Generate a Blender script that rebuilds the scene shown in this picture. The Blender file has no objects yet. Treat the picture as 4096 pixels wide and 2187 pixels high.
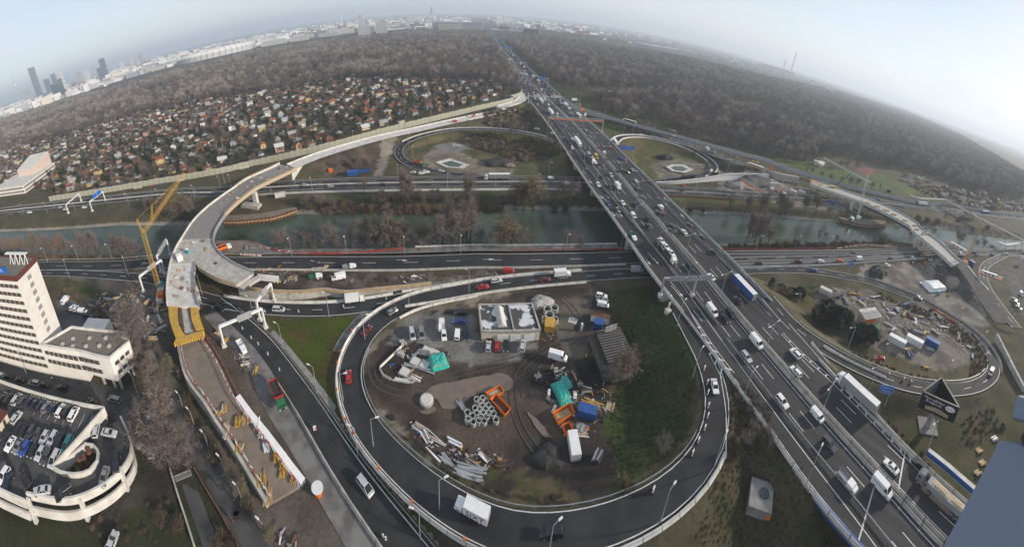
# Motorway interchange by a canal, seen from a tower top. Units: metres, +Y ahead, +X right.
import bpy,math,random,numpy as np
from mathutils import Vector,Matrix
random.seed(7);rng = np.random.default_rng(7)
sc = bpy.context.scene;COL = sc.collection
R = math.radians
def V(z,*a): return [(a[i],a[i + 1],z) for i in range(0,len(a),2)]      # points at one height
# ---------------------------------------------------------------- camera (a tilted cylindrical panorama, as the photograph)
cd = bpy.data.cameras.new('camera');cam = bpy.data.objects.new('camera',cd);COL.objects.link(cam);sc.camera = cam
cd.type = 'PANO';cd.panorama_type = 'CENTRAL_CYLINDRICAL';cd.central_cylindrical_radius = 1.0
cd.central_cylindrical_range_u_min = -1.24224;cd.central_cylindrical_range_u_max = 1.58454
cd.central_cylindrical_range_v_min = -1.10283;cd.central_cylindrical_range_v_max = 0.40649
cd.clip_start = 0.1;cd.clip_end = 120000
cam.location = (0,0,100);cam.rotation_euler = (R(90 - 20.6),0,0)
# ---------------------------------------------------------------- sky, sun, exposure
SUN_AZ,SUN_EL = 104.0,21.0          # clockwise from +Y, and above the horizon
w = bpy.data.worlds.new('World');sc.world = w;w.use_nodes = True
nt = w.node_tree;nt.nodes.clear()
def nd(t,**k):
 n = nt.nodes.new(t)
 for a,v in k.items(): setattr(n,a,v)
 return n
sky = nd('ShaderNodeTexSky',sky_type='NISHITA',sun_disc=False,sun_elevation=R(SUN_EL),sun_rotation=R(SUN_AZ),altitude=150,air_density=1.0,dust_density=.5,ozone_density=1.5)
bg = nd('ShaderNodeBackground');bg.inputs[1].default_value = 0.13
out = nd('ShaderNodeOutputWorld')
tc = nd('ShaderNodeTexCoord');mp = nd('ShaderNodeMapping');mp.inputs['Scale'].default_value = (1.0,1.0,5.0)
ns = nd('ShaderNodeTexNoise');ns.inputs['Scale'].default_value = 2.2;ns.inputs['Detail'].default_value = 6;ns.inputs['Roughness'].default_value = .6
rp = nd('ShaderNodeMapRange');rp.inputs[1].default_value = .35;rp.inputs[2].default_value = .7;rp.inputs[3].default_value = .66;rp.inputs[4].default_value = .92
mx = nd('ShaderNodeMix',data_type='RGBA');mx.inputs[7].default_value = (6.2,6.5,6.9,1)     # thin high cloud veil
sz = nd('ShaderNodeSeparateXYZ');el = nd('ShaderNodeMapRange');el.inputs[1].default_value = .05;el.inputs[2].default_value = .75;el.inputs[3].default_value = 1.0;el.inputs[4].default_value = .35;fm = nd('ShaderNodeMath',operation='MULTIPLY')   # the veil thins towards the zenith
nt.links.new(tc.outputs['Generated'],sz.inputs[0]);nt.links.new(sz.outputs[2],el.inputs[0]);nt.links.new(rp.outputs[0],fm.inputs[0]);nt.links.new(el.outputs[0],fm.inputs[1])
for a,b in ((tc.outputs['Generated'],mp.inputs[0]),(mp.outputs[0],ns.inputs[0]),(ns.outputs[0],rp.inputs[0]),(fm.outputs[0],mx.inputs[0]),(sky.outputs[0],mx.inputs[6]),(mx.outputs[2],bg.inputs[0]),(bg.outputs[0],out.inputs[0])):
 nt.links.new(a,b)
sl = bpy.data.lights.new('sun','SUN');sl.energy = 5.0;sl.angle = R(2.5);sl.color = (1.0,.88,.74)
so = bpy.data.objects.new('sun',sl);COL.objects.link(so)
sd = Vector((math.sin(R(SUN_AZ)) * math.cos(R(SUN_EL)),math.cos(R(SUN_AZ)) * math.cos(R(SUN_EL)),math.sin(R(SUN_EL))))
so.rotation_euler = sd.to_track_quat('Z','Y').to_euler()
vs = sc.view_settings;vs.view_transform = 'Standard';vs.look = 'None';vs.gamma = 1;vs.use_curve_mapping = False;vs.exposure = 0.15
cy = sc.cycles;cy.use_denoising = True;cy.max_bounces = 5;cy.diffuse_bounces = 2;cy.glossy_bounces = 2;cy.transmission_bounces = 2;cy.volume_bounces = 1;cy.transparent_max_bounces = 8;cy.caustics_reflective = False;cy.caustics_refractive = False

# ---------------------------------------------------------------- materials
MATS = {}
def M(name,c,r=.8,n=0,c2=None,amt=.3,bump=0,metal=0,spec=.35,det=5,lo=.35,hi=.65,sc3=None,emit=0):
 if name in MATS: return MATS[name]
 m = bpy.data.materials.new(name);m.use_nodes = True;t = m.node_tree;b = t.nodes['Principled BSDF']
 b.inputs['Base Color'].default_value = (*c,1);b.inputs['Roughness'].default_value = r;b.inputs['Metallic'].default_value = metal
 b.inputs['Specular IOR Level'].default_value = spec
 if emit: b.inputs['Emission Color'].default_value = (*c,1);b.inputs['Emission Strength'].default_value = emit
 if n:
  o = t.nodes.new('ShaderNodeTexCoord');z = t.nodes.new('ShaderNodeTexNoise');z.inputs['Scale'].default_value = n;z.inputs['Detail'].default_value = det
  src = o.outputs['Object']
  if sc3:
   mp = t.nodes.new('ShaderNodeMapping');mp.inputs['Scale'].default_value = sc3;t.links.new(src,mp.inputs[0]);src = mp.outputs[0]
  t.links.new(src,z.inputs['Vector'])
  mr = t.nodes.new('ShaderNodeMapRange');mr.inputs[1].default_value = lo;mr.inputs[2].default_value = hi;t.links.new(z.outputs[0],mr.inputs[0])
  x = t.nodes.new('ShaderNodeMix');x.data_type = 'RGBA';x.inputs[6].default_value = (*c,1)
  x.inputs[7].default_value = (*(c2 or tuple(v * (1 - amt) for v in c)),1)
  t.links.new(mr.outputs[0],x.inputs[0]);t.links.new(x.outputs[2],b.inputs['Base Color'])
  if bump:
   bp = t.nodes.new('ShaderNodeBump');bp.inputs['Strength'].default_value = bump;bp.inputs['Distance'].default_value = .3
   t.links.new(z.outputs[0],bp.inputs['Height']);t.links.new(bp.outputs[0],b.inputs['Normal'])
 MATS[name] = m;return m
M('asphalt',(.036,.036,.038),.85,.18,(.022,.022,.024),bump=.05,det=9,lo=.4,hi=.6)
M('asphalt_main',(.048,.046,.047),.82,.35,(.031,.030,.031),sc3=(1.6,.05,1),lo=.4,hi=.6)
M('asphalt_old',(.20,.19,.18),.9,.25,(.11,.105,.10),lo=.42,hi=.62)
M('asphalt_grey',(.085,.082,.080),.9,.3,(.055,.053,.052))
M('paint',(.74,.74,.72),.6,1.5,amt=.25)
M('concrete',(.47,.45,.41),.85,.5,(.33,.31,.28),bump=.05)
M('concrete_light',(.62,.60,.56),.85,.35,(.47,.45,.41))
M('concrete_dark',(.28,.27,.25),.9,.5,(.19,.18,.17))
M('steel',(.36,.37,.38),.5,metal=.6)
M('galv',(.50,.51,.52),.45,.8,amt=.2,metal=.45)
M('white_steel',(.74,.74,.73),.5,1,amt=.12)
M('dark_steel',(.05,.05,.055),.5)
M('rust',(.16,.075,.04),.85,1.2,(.08,.045,.03))
M('black',(.012,.012,.013),.5)
M('rubber',(.02,.02,.02),.85)
M('glass',(.012,.015,.018),.08,spec=.6)
M('lens',(.75,.75,.72),.2)
M('tail',(.35,.01,.01),.3)
M('timber',(.48,.34,.17),.8,1.2,(.34,.23,.12))
M('plank',(.50,.41,.28),.85,1.5,(.36,.28,.19))
M('yellow',(.58,.34,.035),.7,1.5,(.36,.24,.08),lo=.4,hi=.62)
M('orange',(.75,.17,.015),.55,1,amt=.2)
M('red',(.45,.03,.02),.5,1,amt=.2)
M('net_red',(.36,.055,.04),.8,.6,(.22,.05,.04))
M('blue',(.03,.10,.33),.5,1,amt=.25)
M('sign_blue',(.01,.12,.48),.5)
M('teal',(.02,.33,.28),.6,1,(.05,.45,.38))
M('green',(.03,.16,.06),.5,1,amt=.2)
M('white',(.78,.78,.77),.5,.6,amt=.1)
M('cream',(.66,.60,.46),.8,.6,amt=.12)
M('grey',(.30,.30,.31),.7,.8,amt=.25)
M('dark',(.045,.042,.04),.8,.8,amt=.4)
M('pipe_grey',(.40,.40,.38),.85,1,amt=.25)
M('bark',(.085,.066,.052),.95,2,amt=.4)
M('twig',(.165,.135,.122),.95)
M('twig2',(.195,.155,.130),.95)
M('twig3',(.31,.275,.24),.95)
M('twig4',(.115,.096,.090),.95)
M('leaf_gold',(.17,.12,.045),.9)
M('leaf_rust',(.16,.105,.07),.9)
M('leaf_olive',(.10,.105,.04),.9)
M('needle',(.022,.040,.022),.9,1.5,(.012,.022,.014))
M('scrub',(.125,.095,.058),.95)
M('grass_blade',(.075,.095,.03),.95)

# ---------------------------------------------------------------- mesh helpers
class MB:
 def __init__(s): s.v = [];s.f = [];s.m = []
 def add(s,vs,fs,mi=0):
  b = len(s.v);s.v += [tuple(p) for p in vs];s.f += [tuple(i + b for i in f) for f in fs];s.m += [mi] * len(fs);return s
 def hexa(s,p,mi=0):   # p: 4 bottom (ccw), 4 top
  return s.add(p,[(3,2,1,0),(4,5,6,7),(0,1,5,4),(1,2,6,5),(2,3,7,6),(3,0,4,7)],mi)
 def box(s,c,d,rz=0,mi=0,taper=1.0,ty=None):     # c = centre of the BASE, d = size
  x,y,z = d[0] / 2,d[1] / 2,d[2];co,si = math.cos(rz),math.sin(rz);ty = taper if ty is None else ty
  P = []
  for zz,tx,tyy in ((0,1,1),(z,taper,ty)):
   for a,b in ((-x,-y),(x,-y),(x,y),(-x,y)):
    a *= tx;b *= tyy;P.append((c[0] + a * co - b * si,c[1] + a * si + b * co,c[2] + zz))
  return s.hexa(P,mi)
 def tube(s,p0,p1,r0,r1=None,n=6,mi=0,cap=True):
  r1 = r0 if r1 is None else r1;a,b = Vector(p0),Vector(p1);d = b - a
  if d.length < 1e-6: return s
  q = d.to_track_quat('Z','Y');P = []
  for c,r in ((a,r0),(b,r1)):
   for i in range(n):
    t = 2 * math.pi * i / n;P.append(c + q @ Vector((r * math.cos(t),r * math.sin(t),0)))
  F = [(i,(i + 1) % n,n + (i + 1) % n,n + i) for i in range(n)]
  if cap: F += [tuple(range(n))[::-1],tuple(range(n,2 * n))]
  return s.add(P,F,mi)
 def bar(s,p0,p1,wd,ht=None,mi=0): # rectangular bar between two points
  ht = wd if ht is None else ht;a,b = Vector(p0),Vector(p1);d = b - a
  if d.length < 1e-6: return s
  d.normalize();u = d.cross(Vector((0,0,1)))
  if u.length < 1e-3: u = Vector((1,0,0))
  u.normalize();v = u.cross(d);u *= wd / 2;v *= ht / 2
  return s.hexa([a - u - v,a + u - v,b + u - v,b - u - v,a - u + v,a + u + v,b + u + v,b - u + v],mi)
 def prism(s,poly,z0,z1,mi=0,mi_top=None):
  n = len(poly);P = [(p[0],p[1],z0) for p in poly] + [(p[0],p[1],z1) for p in poly]
  s.add(P,[(i,(i + 1) % n,n + (i + 1) % n,n + i) for i in range(n)] + [tuple(range(n))[::-1]],mi)
  b = len(s.v) - 2 * n;s.f.append(tuple(range(b + n,b + 2 * n)));s.m.append(mi if mi_top is None else mi_top);return s
 def loft(s,secs,mi=0,cap=True,closed=True):
  n = len(secs[0]);P = [p for sec in secs for p in sec];F = []
  for k in range(len(secs) - 1):
   for i in range(n if closed else n - 1):
    j = (i + 1) % n;F.append((k * n + i,k * n + j,(k + 1) * n + j,(k + 1) * n + i))
  if cap: F += [tuple(range(n))[::-1],tuple(range((len(secs) - 1) * n,len(secs) * n))]
  return s.add(P,F,mi)
 def mesh(s,name,mats):
  me = bpy.data.meshes.new(name);me.from_pydata(s.v,[],s.f)
  mats = mats if isinstance(mats,(list,tuple)) else [mats]
  for m in mats: me.materials.append(MATS[m] if isinstance(m,str) else m)
  if len(mats) > 1: me.polygons.foreach_set('material_index',s.m)
  return me
 def obj(s,name,mats,parent=None):
  return link(name,s.mesh(name,mats),parent)
def link(name,me,parent=None):
 o = bpy.data.objects.new(name,me);COL.objects.link(o)
 if parent is not None: o.parent = parent
 return o
def tag(o,label,cat,group=None):
 o['label'] = label;o['category'] = cat
 if group: o['group'] = group
 return o
def thing(name,label,cat,loc=(0,0,0),rz=0,group=None,scale=1):
 o = bpy.data.objects.new(name,None);COL.objects.link(o);o.location = loc;o.rotation_euler = (0,0,rz)
 if scale != 1: o.scale = (scale,) * 3
 o.empty_display_size = .1;return tag(o,label,cat,group)
def struct(o): o['kind'] = 'structure';return o
def stuff(o): o['kind'] = 'stuff';return o
def spawn(name,parts,label,cat,loc,rz=0,group=None,scale=1):   # parts: [(name, mesh, [(sub, mesh)])]
 t = thing(name,label,cat,loc,rz,group,scale)
 for p in parts:
  o = link(p[0],p[1],t)
  for q in (p[2] if len(p) > 2 else ()): link(q[0],q[1],o)
 return t
def spline(pts,step=3.0):
 P = [np.array(p,float) for p in pts];P = [2 * P[0] - P[1]] + P + [2 * P[-1] - P[-2]];outp = []
 for i in range(1,len(P) - 2):
  p0,p1,p2,p3 = P[i - 1:i + 3];n = max(1,int(np.linalg.norm(p2 - p1) / step))
  for k in range(n):
   t = k / n;outp.append(.5 * ((2 * p1) + (p2 - p0) * t + (2 * p0 - 5 * p1 + 4 * p2 - p3) * t * t + (3 * p1 - p0 - 3 * p2 + p3) * t ** 3))
 outp.append(P[-2]);return np.array(outp)
def normals(S):
 d = np.gradient(S[:,:2],axis=0);d /= np.maximum(np.linalg.norm(d,axis=1),1e-9)[:,None]
 return np.stack([d[:,1],-d[:,0]],1)        # to the right of travel
def sweep(mb,S,prof,mi=0,cap=True,closed=True):      # prof: (offset right, dz) profile swept along S
 N = normals(S);mb.loft([[(p[0] + n[0] * o,p[1] + n[1] * o,p[2] + dz) for o,dz in prof] for p,n in zip(S,N)],mi,cap,closed);return mb
def ribbon(mb,S,o0,o1,dz=0.0,mi=0): return sweep(mb,S,[(o0,dz),(o1,dz)],mi,False,False)
def offset(S,o,dz=0):
 N = normals(S);T = S.copy();T[:,:2] += N * o;T[:,2] += dz;return T
def arclen(S): return np.concatenate([[0],np.cumsum(np.linalg.norm(np.diff(S,axis=0),axis=1))])
def at(S,d):
 L = arclen(S);return np.array([np.interp(d,L,S[:,k]) for k in range(3)])
def heading(S,d):
 a,b = at(S,max(0,d - 1)),at(S,d + 1);return math.atan2(b[1] - a[1],b[0] - a[0])
def dashes(mb,S,off,on=6.0,gap=12.0,wd=.18,dz=.02,start=0,end=None,mi=0):
 T = offset(S,off,dz);L = arclen(T)[-1] if end is None else end;d = start
 while d + on < L:
  n = 3;q = np.array([at(T,d + on * k / n) for k in range(n + 1)]);ribbon(mb,q,-wd / 2,wd / 2,0,mi);d += on + gap
 return mb
def nth(i):
 W = ['first','second','third','fourth','fifth','sixth','seventh','eighth','ninth','tenth','eleventh','twelfth','thirteenth','fourteenth','fifteenth','sixteenth','seventeenth','eighteenth','nineteenth','twentieth']
 return W[i] if i < 20 else '%d%s' % (i + 1,{1: 'st',2: 'nd',3: 'rd'}.get((i + 1) % 10,'th') if (i + 1) % 100 not in (11,12,13) else 'th')
TS = bpy.data.scenes.new('bench')                # empty side scene: evaluates one curve or figure at a time
def baked(o):
 TS.collection.objects.link(o)
 with bpy.context.temp_override(scene=TS,view_layer=TS.view_layers[0]): dg = bpy.context.evaluated_depsgraph_get();dg.update();me = bpy.data.meshes.new_from_object(o.evaluated_get(dg))
 bpy.data.objects.remove(o);return me
TXT = {}
def text_mesh(name,s,size,mat,extr=.01):
 if (s,size,mat) in TXT: return TXT[s,size,mat]
 c = bpy.data.curves.new(name,'FONT');c.body = s;c.size = size;c.extrude = extr;c.align_x = 'CENTER';c.align_y = 'CENTER';c.resolution_u = 2
 me = baked(bpy.data.objects.new(name,c));bpy.data.curves.remove(c);me.materials.clear();me.materials.append(MATS[mat]);TXT[s,size,mat] = me;return me


# ================================================================ road axes
AY = [-75,-20,0,14,33,50,70,100,132,154,176,219,300,374,433,538,593,700,1058,2000,3763]
AL = [63,68.5,70,71,74.5,76,77.5,77.5,79.5,80.3,80.8,83,88,91,92.5,95,99,105,127,188,303]
RY = [-75,-20,0,14,33,50,70,96,132,154,184,214,270,354,493,661,956,2000,3763]
AR = [80,94,99,104,108,112,116,119.5,122.3,123.4,126,127.5,131.5,135.5,141,146,161,228,345]
MY = [-75,-15.5,-1.6,15,34,49,73,92,110,137,163,196,242,308,433,593,1058,2000,3763]
AM = [70,81.7,86.3,89.2,92.2,94.2,97,99.3,100.6,102.5,104.1,107,110.2,115,117,121,148,208,324]
ZY = [-100,260,330,450,600,5000];ZA = [8,8,7,5,4,4]
zA = lambda y: np.interp(y,ZY,ZA)
aL = lambda y: np.interp(y,AY,AL)
aR = lambda y: np.interp(y,RY,AR)
aM = lambda y: np.interp(y,MY,AM)
YS = np.concatenate([np.arange(-75,300,4),np.arange(300,800,12),np.geomspace(800,3700,25)])
def sm(a): # light smoothing of a sampled edge
 b = a.copy()
 for _ in range(6): b[1:-1] = (b[:-2] + 2 * b[1:-1] + b[2:]) / 4
 return b
XL,XR,XM = sm(aL(YS)),sm(aR(YS)),sm(aM(YS));ZZ = sm(zA(YS))
aL = lambda y: np.interp(y,YS,XL)
aR = lambda y: np.interp(y,YS,XR)
aM = lambda y: np.interp(y,YS,XM)
def A23(fr):        # line along the motorway: fr -1 = left edge, 0 = median, 1 = right edge
 x = XM + (fr * (XR - XM) if fr >= 0 else -fr * (XL - XM));return np.stack([x,YS,ZZ],1)
# name: (axis, width, material, earth fill?)
ROADS = {
'near_canal_road': (V(0.15,-258,12,-221.3,43.1,-193.9,64.6,-151.5,88.1) + V(0.15,-133.8,98.5,-94.6,112.4,-53.9,122) + [(2.1,127.9,0.15),(26.6,127.1,0.15)] + [(53,124.7,0.15),(90.4,118,0.15)] + V(0.15,139.9,99.7,172.2,86.2,209.5,68.2,267,38.3) + V(0.15,315,3.6,340,-18.4,368,-42.9),9,'asphalt',0),
'slip_road': (V(0.17,-233.9,23.1,-186.6,60.8,-156.2,76.6,-138.9,83.5,-122.7,88.4) + V(0.17,-95.4,87.5,-86.8,88.2,-75.2,89.8,-65.6,91.6) + V(0.17,-46.2,95.9,-32.8,99.9,-17.4,105.2,-5.6,108.1,9.6,111.7,24.4,113.5) + [(36.7,113.8,0.17),(57.9,112.6,0.17)] + [(83.7,108.3,0.17)] + V(0.17,129.1,93.8,150.2,85.1,165.8,75.1,175.8,65.5,183.4,56.5) + [(189.8,47.3,0.17),(192.9,35.7,0.17),(196.5,24.3,0.17),(194.4,6.7,0.17),(190.7,-8,0.17),(182.5,-19.1,0.17),(172.4,-24.6,0.3),(161.5,-24.8,0.6),(149.2,-18.5,1.2),(137.7,-7.1,2.2),(127.4,7.1,3.6),(122.2,17.2,4.8),(117.1,28.8,6.2),(114,38.9,7.2),(112,51.2,8.03),(115.5,67.9,8.05)],6.6,'asphalt',1),
'canal_road_east': (V(0.14,123.1,109.8,143.6,103.3,176.5,89.3,210.4,72.9,274,40.1) + V(0.14,294,27.5,323,4.6,379,-43.1),6,'asphalt_grey',0),
'canal_road_east_south': (V(0.16,117.2,102.8,136.3,96.1,154.8,88.8,188.7,73,221.4,57.3,260,36.3),6,'asphalt_grey',0),
'exit_road': (V(0.19,-88.5,87.5,-81.8,85.6,-75.1,83,-65.3,79.1,-57,74.8) + V(0.19,-53.7,72.5,-39.5,62.8,-29.2,54.6,-21.5,48.6,-14.1,43.2,-8.5,39.1,-2.8,34.5),6.4,'asphalt',0),
'old_road': (V(0.13,-86.9,82.1,-72.8,76.4,-64.1,72.4,-57,68.5) + V(0.13,-51,61.6,-40.6,55.3,-31.5,49.1,-23.8,43.4,-16.4,38,-10.9,33.8),6.5,'asphalt_old',0),
'loop_ramp': ([(9.5,111.1,0.21),(-5.6,107.3,0.21),(-14.2,103.7,0.21),(-20.2,99.4,0.21),(-25.6,93.5,0.21),(-29,86.8,0.21),(-30.1,79.1,0.21),(-29.7,72.3,0.4),(-26.1,65,0.8),(-20.9,58.9,1.3),(-13.8,53.3,2),(-6.3,48.2,2.7),(1,44,3.4),(8.1,40.5,4.2)] + [(12.1,38.7,4.8),(19.6,37,5.4),(27.3,35.5,5.9),(35.7,34.5,6.4),(44.1,34,6.9),(52.3,34.8,7.3),(59.5,37.3,7.6),(65.9,42.1,7.9),(70,48.3,8.03),(73.4,56.3,8.05),(75.2,65.6,8.05),(77.5,77.1,8.05)],7.2,'asphalt',1),
'far_canal_road': (V(0.15,-416,23.4,-339,85.9,-279,122.5,-227.2,150.1,-180.6,170.4) + V(0.15,-151.8,176.9,-122.8,187.9,-79.1,197.6) + V(0.15,-34.2,202.6,3.1,204,39.1,203.8) + [(39.1,204.1,0.15),(84.4,199.7,0.15)] + V(0.15,138.2,182,168.6,173.5,202.4,161.5) + V(0.15,232,151.8,259,141.4,285,129.3,325,113.8,362,90.9) + V(0.15,332,111.2,381,82.6,431,44.8,499,-2.1,557,-45.7,633,-123.9),12.5,'asphalt',0),
'far_loop_ramp': ([(89.8,243.5,7.9),(80.1,262,7.2),(71,276,6.6),(52.2,290,5.8),(29.5,298,5),(1.2,298,4),(-21.7,287,2.8),(-34.2,275,1.8),(-39.1,264,1.2),(-38.9,252,0.8),(-34.4,239.7,0.5),(-25.4,229,0.25),(-12.2,221.2,0.2),(0.9,216,0.2),(15,212.1,0.2),(25.3,208.7,0.2)],7.6,'asphalt',1),
'new_ramp_road': ([(-106.3,207,8.3),(-94.8,226,8.2),(-77.8,245.7,8),(-55.9,268,7.6),(-29.2,289,7.2),(4.5,317,6.7),(64.6,364,6)] + [(52.4,371,5.7),(72,393,5.5),(86.9,422,5.3),(94.2,450,5.1)],12.5,'concrete_light',1),
'right_connector_road': ([(135.4,492,5),(135,439,5.2),(139,400,5.5),(148.7,370,6)] + V(6,158.2,358,174.4,325,194.5,299,207,277,215.5,251,224.3,228.8,235,210,246.1,192.3) + [(225.8,185.7,5),(244.4,175.7,3)],11,'asphalt_grey',1),
'right_far_loop': ([(126.9,245.7,7.9),(135.4,261,7.6),(148.3,273,7.2),(170.2,278,6.4),(190.5,271,5.4),(207,257,4),(214.8,240.6,2.6),(214.6,223.6,1.6),(208.4,212.8,1.1),(196.2,204.6,0.7),(178.7,200.4,0.4),(156,197.8,0.25),(139.3,195.8,0.2),(125.8,194.2,0.2)],6.6,'asphalt',1),
'right_curve_road': (V(0.2,342,-23.4,315,-14.2,296,-8.7,276,-8.1,255,-13,239.7,-20.5,224.9,-28.9,212.8,-36.2),8,'asphalt_grey',0),
'right_new_ramp': ([(258,14.6,7.8),(254,5.7,6.6),(242.9,-4,5),(231.3,-12.3,3.4),(221.8,-19.8,2),(211,-27.9,1)],13,'asphalt_grey',1),
'garage_street': (V(0.15,-161,-4.2,-135.6,11.9,-111.8,26.7,-90,36.8,-77.6,39),9.5,'asphalt_grey',0),
}
AX = {k: spline(v[0],3.0) for k,v in ROADS.items()}
for S in AX.values():
 for _ in range(3): S[1:-1] = (S[:-2] + 2 * S[1:-1] + S[2:]) / 4
# canal water lines (near, far) as y over x
NBX = [-900,-255,-153,-95,-35,29,83,120,170,263,353,396,700];NBY = [-250,54,102,130,138,141,134,126,112,68,-5,-45,-330]
FBX = [-900,-297,-198,-107,-86,-42,35,69,144,199,250,296,364,440,700];FBY = [-230,69,124,154,166,174,177,173,157,137,109,83,39,-45,-300]

# ================================================================ the ground sheet
def inpoly(X,Y,poly):
 r = np.zeros(X.shape,bool);n = len(poly);j = n - 1
 for i in range(n):
  xi,yi = poly[i][:2];xj,yj = poly[j][:2]
  c = ((yi > Y) != (yj > Y)) & (X < (xj - xi) * (Y - yi) / ((yj - yi) or 1e-9) + xi);r ^= c;j = i
 return r
def vnoise(X,Y,s,seed=0):
 g = np.random.default_rng(seed).random((256,256));x = X / s;y = Y / s;xi = np.floor(x).astype(int);yi = np.floor(y).astype(int);fx = x - xi;fy = y - yi
 fx = fx * fx * (3 - 2 * fx);fy = fy * fy * (3 - 2 * fy);G = lambda a,b: g[a % 256,b % 256]
 return (G(xi,yi) * (1 - fx) + G(xi + 1,yi) * fx) * (1 - fy) + (G(xi,yi + 1) * (1 - fx) + G(xi + 1,yi + 1) * fx) * fy
def axis(lo,hi,a,b,fine,growth=1.09):
 c = list(np.arange(a,b + fine / 2,fine));d = fine;x = a
 L = []
 while x > lo: d *= growth;x -= d;L.append(x)
 d = fine;x = b;U = []
 while x < hi: d *= growth;x += d;U.append(x)
 return np.array(L[::-1] + c + U)
def dist_line(X,Y,S,step=2):
 best = np.full(X.shape,1e9);zz = np.zeros(X.shape);S = S[::step] if len(S) > 40 else S
 for a,b in zip(S[:-1],S[1:]):
  dx,dy = b[0] - a[0],b[1] - a[1];L = dx * dx + dy * dy + 1e-9
  m = (X > min(a[0],b[0]) - 40) & (X < max(a[0],b[0]) + 40) & (Y > min(a[1],b[1]) - 40) & (Y < max(a[1],b[1]) + 40)
  if not m.any(): continue
  x,y = X[m],Y[m];t = np.clip(((x - a[0]) * dx + (y - a[1]) * dy) / L,0,1)
  d = np.hypot(x - a[0] - t * dx,y - a[1] - t * dy);z = a[2] + t * (b[2] - a[2]);k = d < best[m]
  bm = best[m];zm = zz[m];bm[k] = d[k];zm[k] = z[k];best[m] = bm;zz[m] = zm
 return best,zz
def height(X,Y):
 Z = np.zeros(X.shape)
 yn,yf = np.interp(X,NBX,NBY),np.interp(X,FBX,FBY);din = np.minimum(Y - yn,yf - Y) * .93
 mid = np.abs(X) < 900
 Z = np.where(mid,np.where(din > 0,np.maximum(-7,-4 - .5 * din),np.minimum(0,-4 - .5 * din)),Z)
 for k,(p,wd,m,fill) in ROADS.items():
  if not fill: continue
  d,zr = dist_line(X,Y,AX[k]);Z = np.maximum(Z,np.where(zr > .6,zr - .3 - .55 * np.maximum(0,d - wd / 2 - 1.2),-99))
 S = A23(0)
 for y0,y1 in ((14,84),(232,5000)):
  inb = (Y >= y0) & (Y <= y1);dx = np.maximum(0,np.maximum(aL(Y) - X,X - aR(Y)) - 1);dy = np.where(Y < y0,y0 - Y,np.where(Y > y1,Y - y1,0))
  Z = np.maximum(Z,np.where(Y < 900,zA(Y) - .3 - .55 * dx - 1.3 * dy,-99))
 for k in ('far_loop_ramp','right_far_loop','loop_ramp','slip_road','exit_road','near_canal_road','far_canal_road','right_curve_road'):      # roads cut into neighbouring banks
  d,zr = dist_line(X,Y,AX[k]);Z = np.where(d < 30,np.minimum(Z,zr - .18 + .8 * np.maximum(0,d - ROADS[k][1] / 2 - 1.6)),Z)
 return Z
gx = axis(-45000,45000,-310,310,1.25,1.085);gy = axis(-3000,45000,-45,345,1.2,1.085)
GX,GY = np.meshgrid(gx,gy);GZ = height(GX,GY)
near = (np.abs(GX) < 600) & (GY < 700)
flat = near & (np.abs(GZ) < .01);GZ[flat] += (vnoise(GX,GY,7,3)[flat] - .5) * .16
GRASS = (.060,.078,.026);DRY = (.135,.105,.060);MUD = (.125,.095,.073);DARKMUD = (.055,.045,.039);DIRT = (.20,.165,.13);SAND = (.31,.275,.23)
FLOOR = (.062,.050,.040);OLD = (.25,.24,.225);GARDEN = (.075,.075,.040);LAWN = (.105,.135,.042);SOIL = (.085,.062,.045);STREET = (.14,.135,.13);ROCK = (.27,.25,.22)
C = np.empty(GX.shape + (3,));C[:] = (.10,.088,.052)
far = GY > 620;C[far] = FLOOR
big = np.hypot(GX,GY) > 2300;C[big] = (.10,.105,.095)
WX = GX + (vnoise(GX,GY,4,1) - .5) * 4 + (vnoise(GX,GY,1.6,5) - .5) * 1.6;WY = GY + (vnoise(GX,GY,4,2) - .5) * 4 + (vnoise(GX,GY,1.6,6) - .5) * 1.6
def zone(poly,c,c2=None,s=6,seed=11,thr=.5):
 m = inpoly(WX,WY,poly)
 if c2 is None: C[m] = c
 else:
  f = np.clip((vnoise(GX,GY,s,seed) * .65 + vnoise(GX,GY,s / 3,seed + 1) * .35 - thr) * 4 + .5,0,1)[...,None]
  C[m] = (np.array(c) * (1 - f) + np.array(c2) * f)[m]
COLONY = V(0,-867,115.5,-816,260,-649,335,-550,471,-434,521,-324,546) + V(0,-197.9,609,-56.1,584,75.9,538,63.4,444,-15.5,363,-62.2,319,-98.2,283,-149.6,231.8) + V(0,-172.6,211,-218.6,187.9,-255,163.4,-301,135.4,-484,138.6,-517,53.7)
zone(COLONY,GARDEN,(.10,.08,.05),14,21)
zone(V(0,-148,-2.4,-51.6,55.3,-38.2,31.2,-43.4,18.3,-80.3,-28.2),(.060,.055,.038),(.045,.050,.022),5,31)
zone(V(0,-83.9,16.1,-65.7,34,-59.7,29.6,-60.5,26.4,-67,21.5,-71.1,14.3),(.085,.075,.065),(.055,.05,.04),5,33)
zone(V(0,-186.2,60.5,-155.7,76.1,-118.9,88.2,-107.7,83.7,-75.8,47.7,-85.5,45,-101.9,55.1,-112.5,58.6,-135.2,61.1,-164.7,60.7),(.17,.145,.12),(.09,.08,.07),5,35)
zone(V(0,-181,60.7,-168.7,65.9,-148.2,70.6,-136.8,66.2,-132.7,59.3,-143.2,57.8,-160.9,55.7),GRASS,DRY,4,36)
zone(V(0,-162,55,-141.9,56.9,-118.6,54.8,-127.4,47.3,-142,41.2),STREET)
zone(V(0,-161.9,59.1,-139.6,62.7,-121.1,51.5,-130.8,40.5),STREET)
zone(V(0,-111.9,105.7,-83.3,105.2,-48.2,105.8,-46,99.2,-75.9,92.5,-97.4,90.1),SOIL,(.055,.05,.03),5,37)
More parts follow.
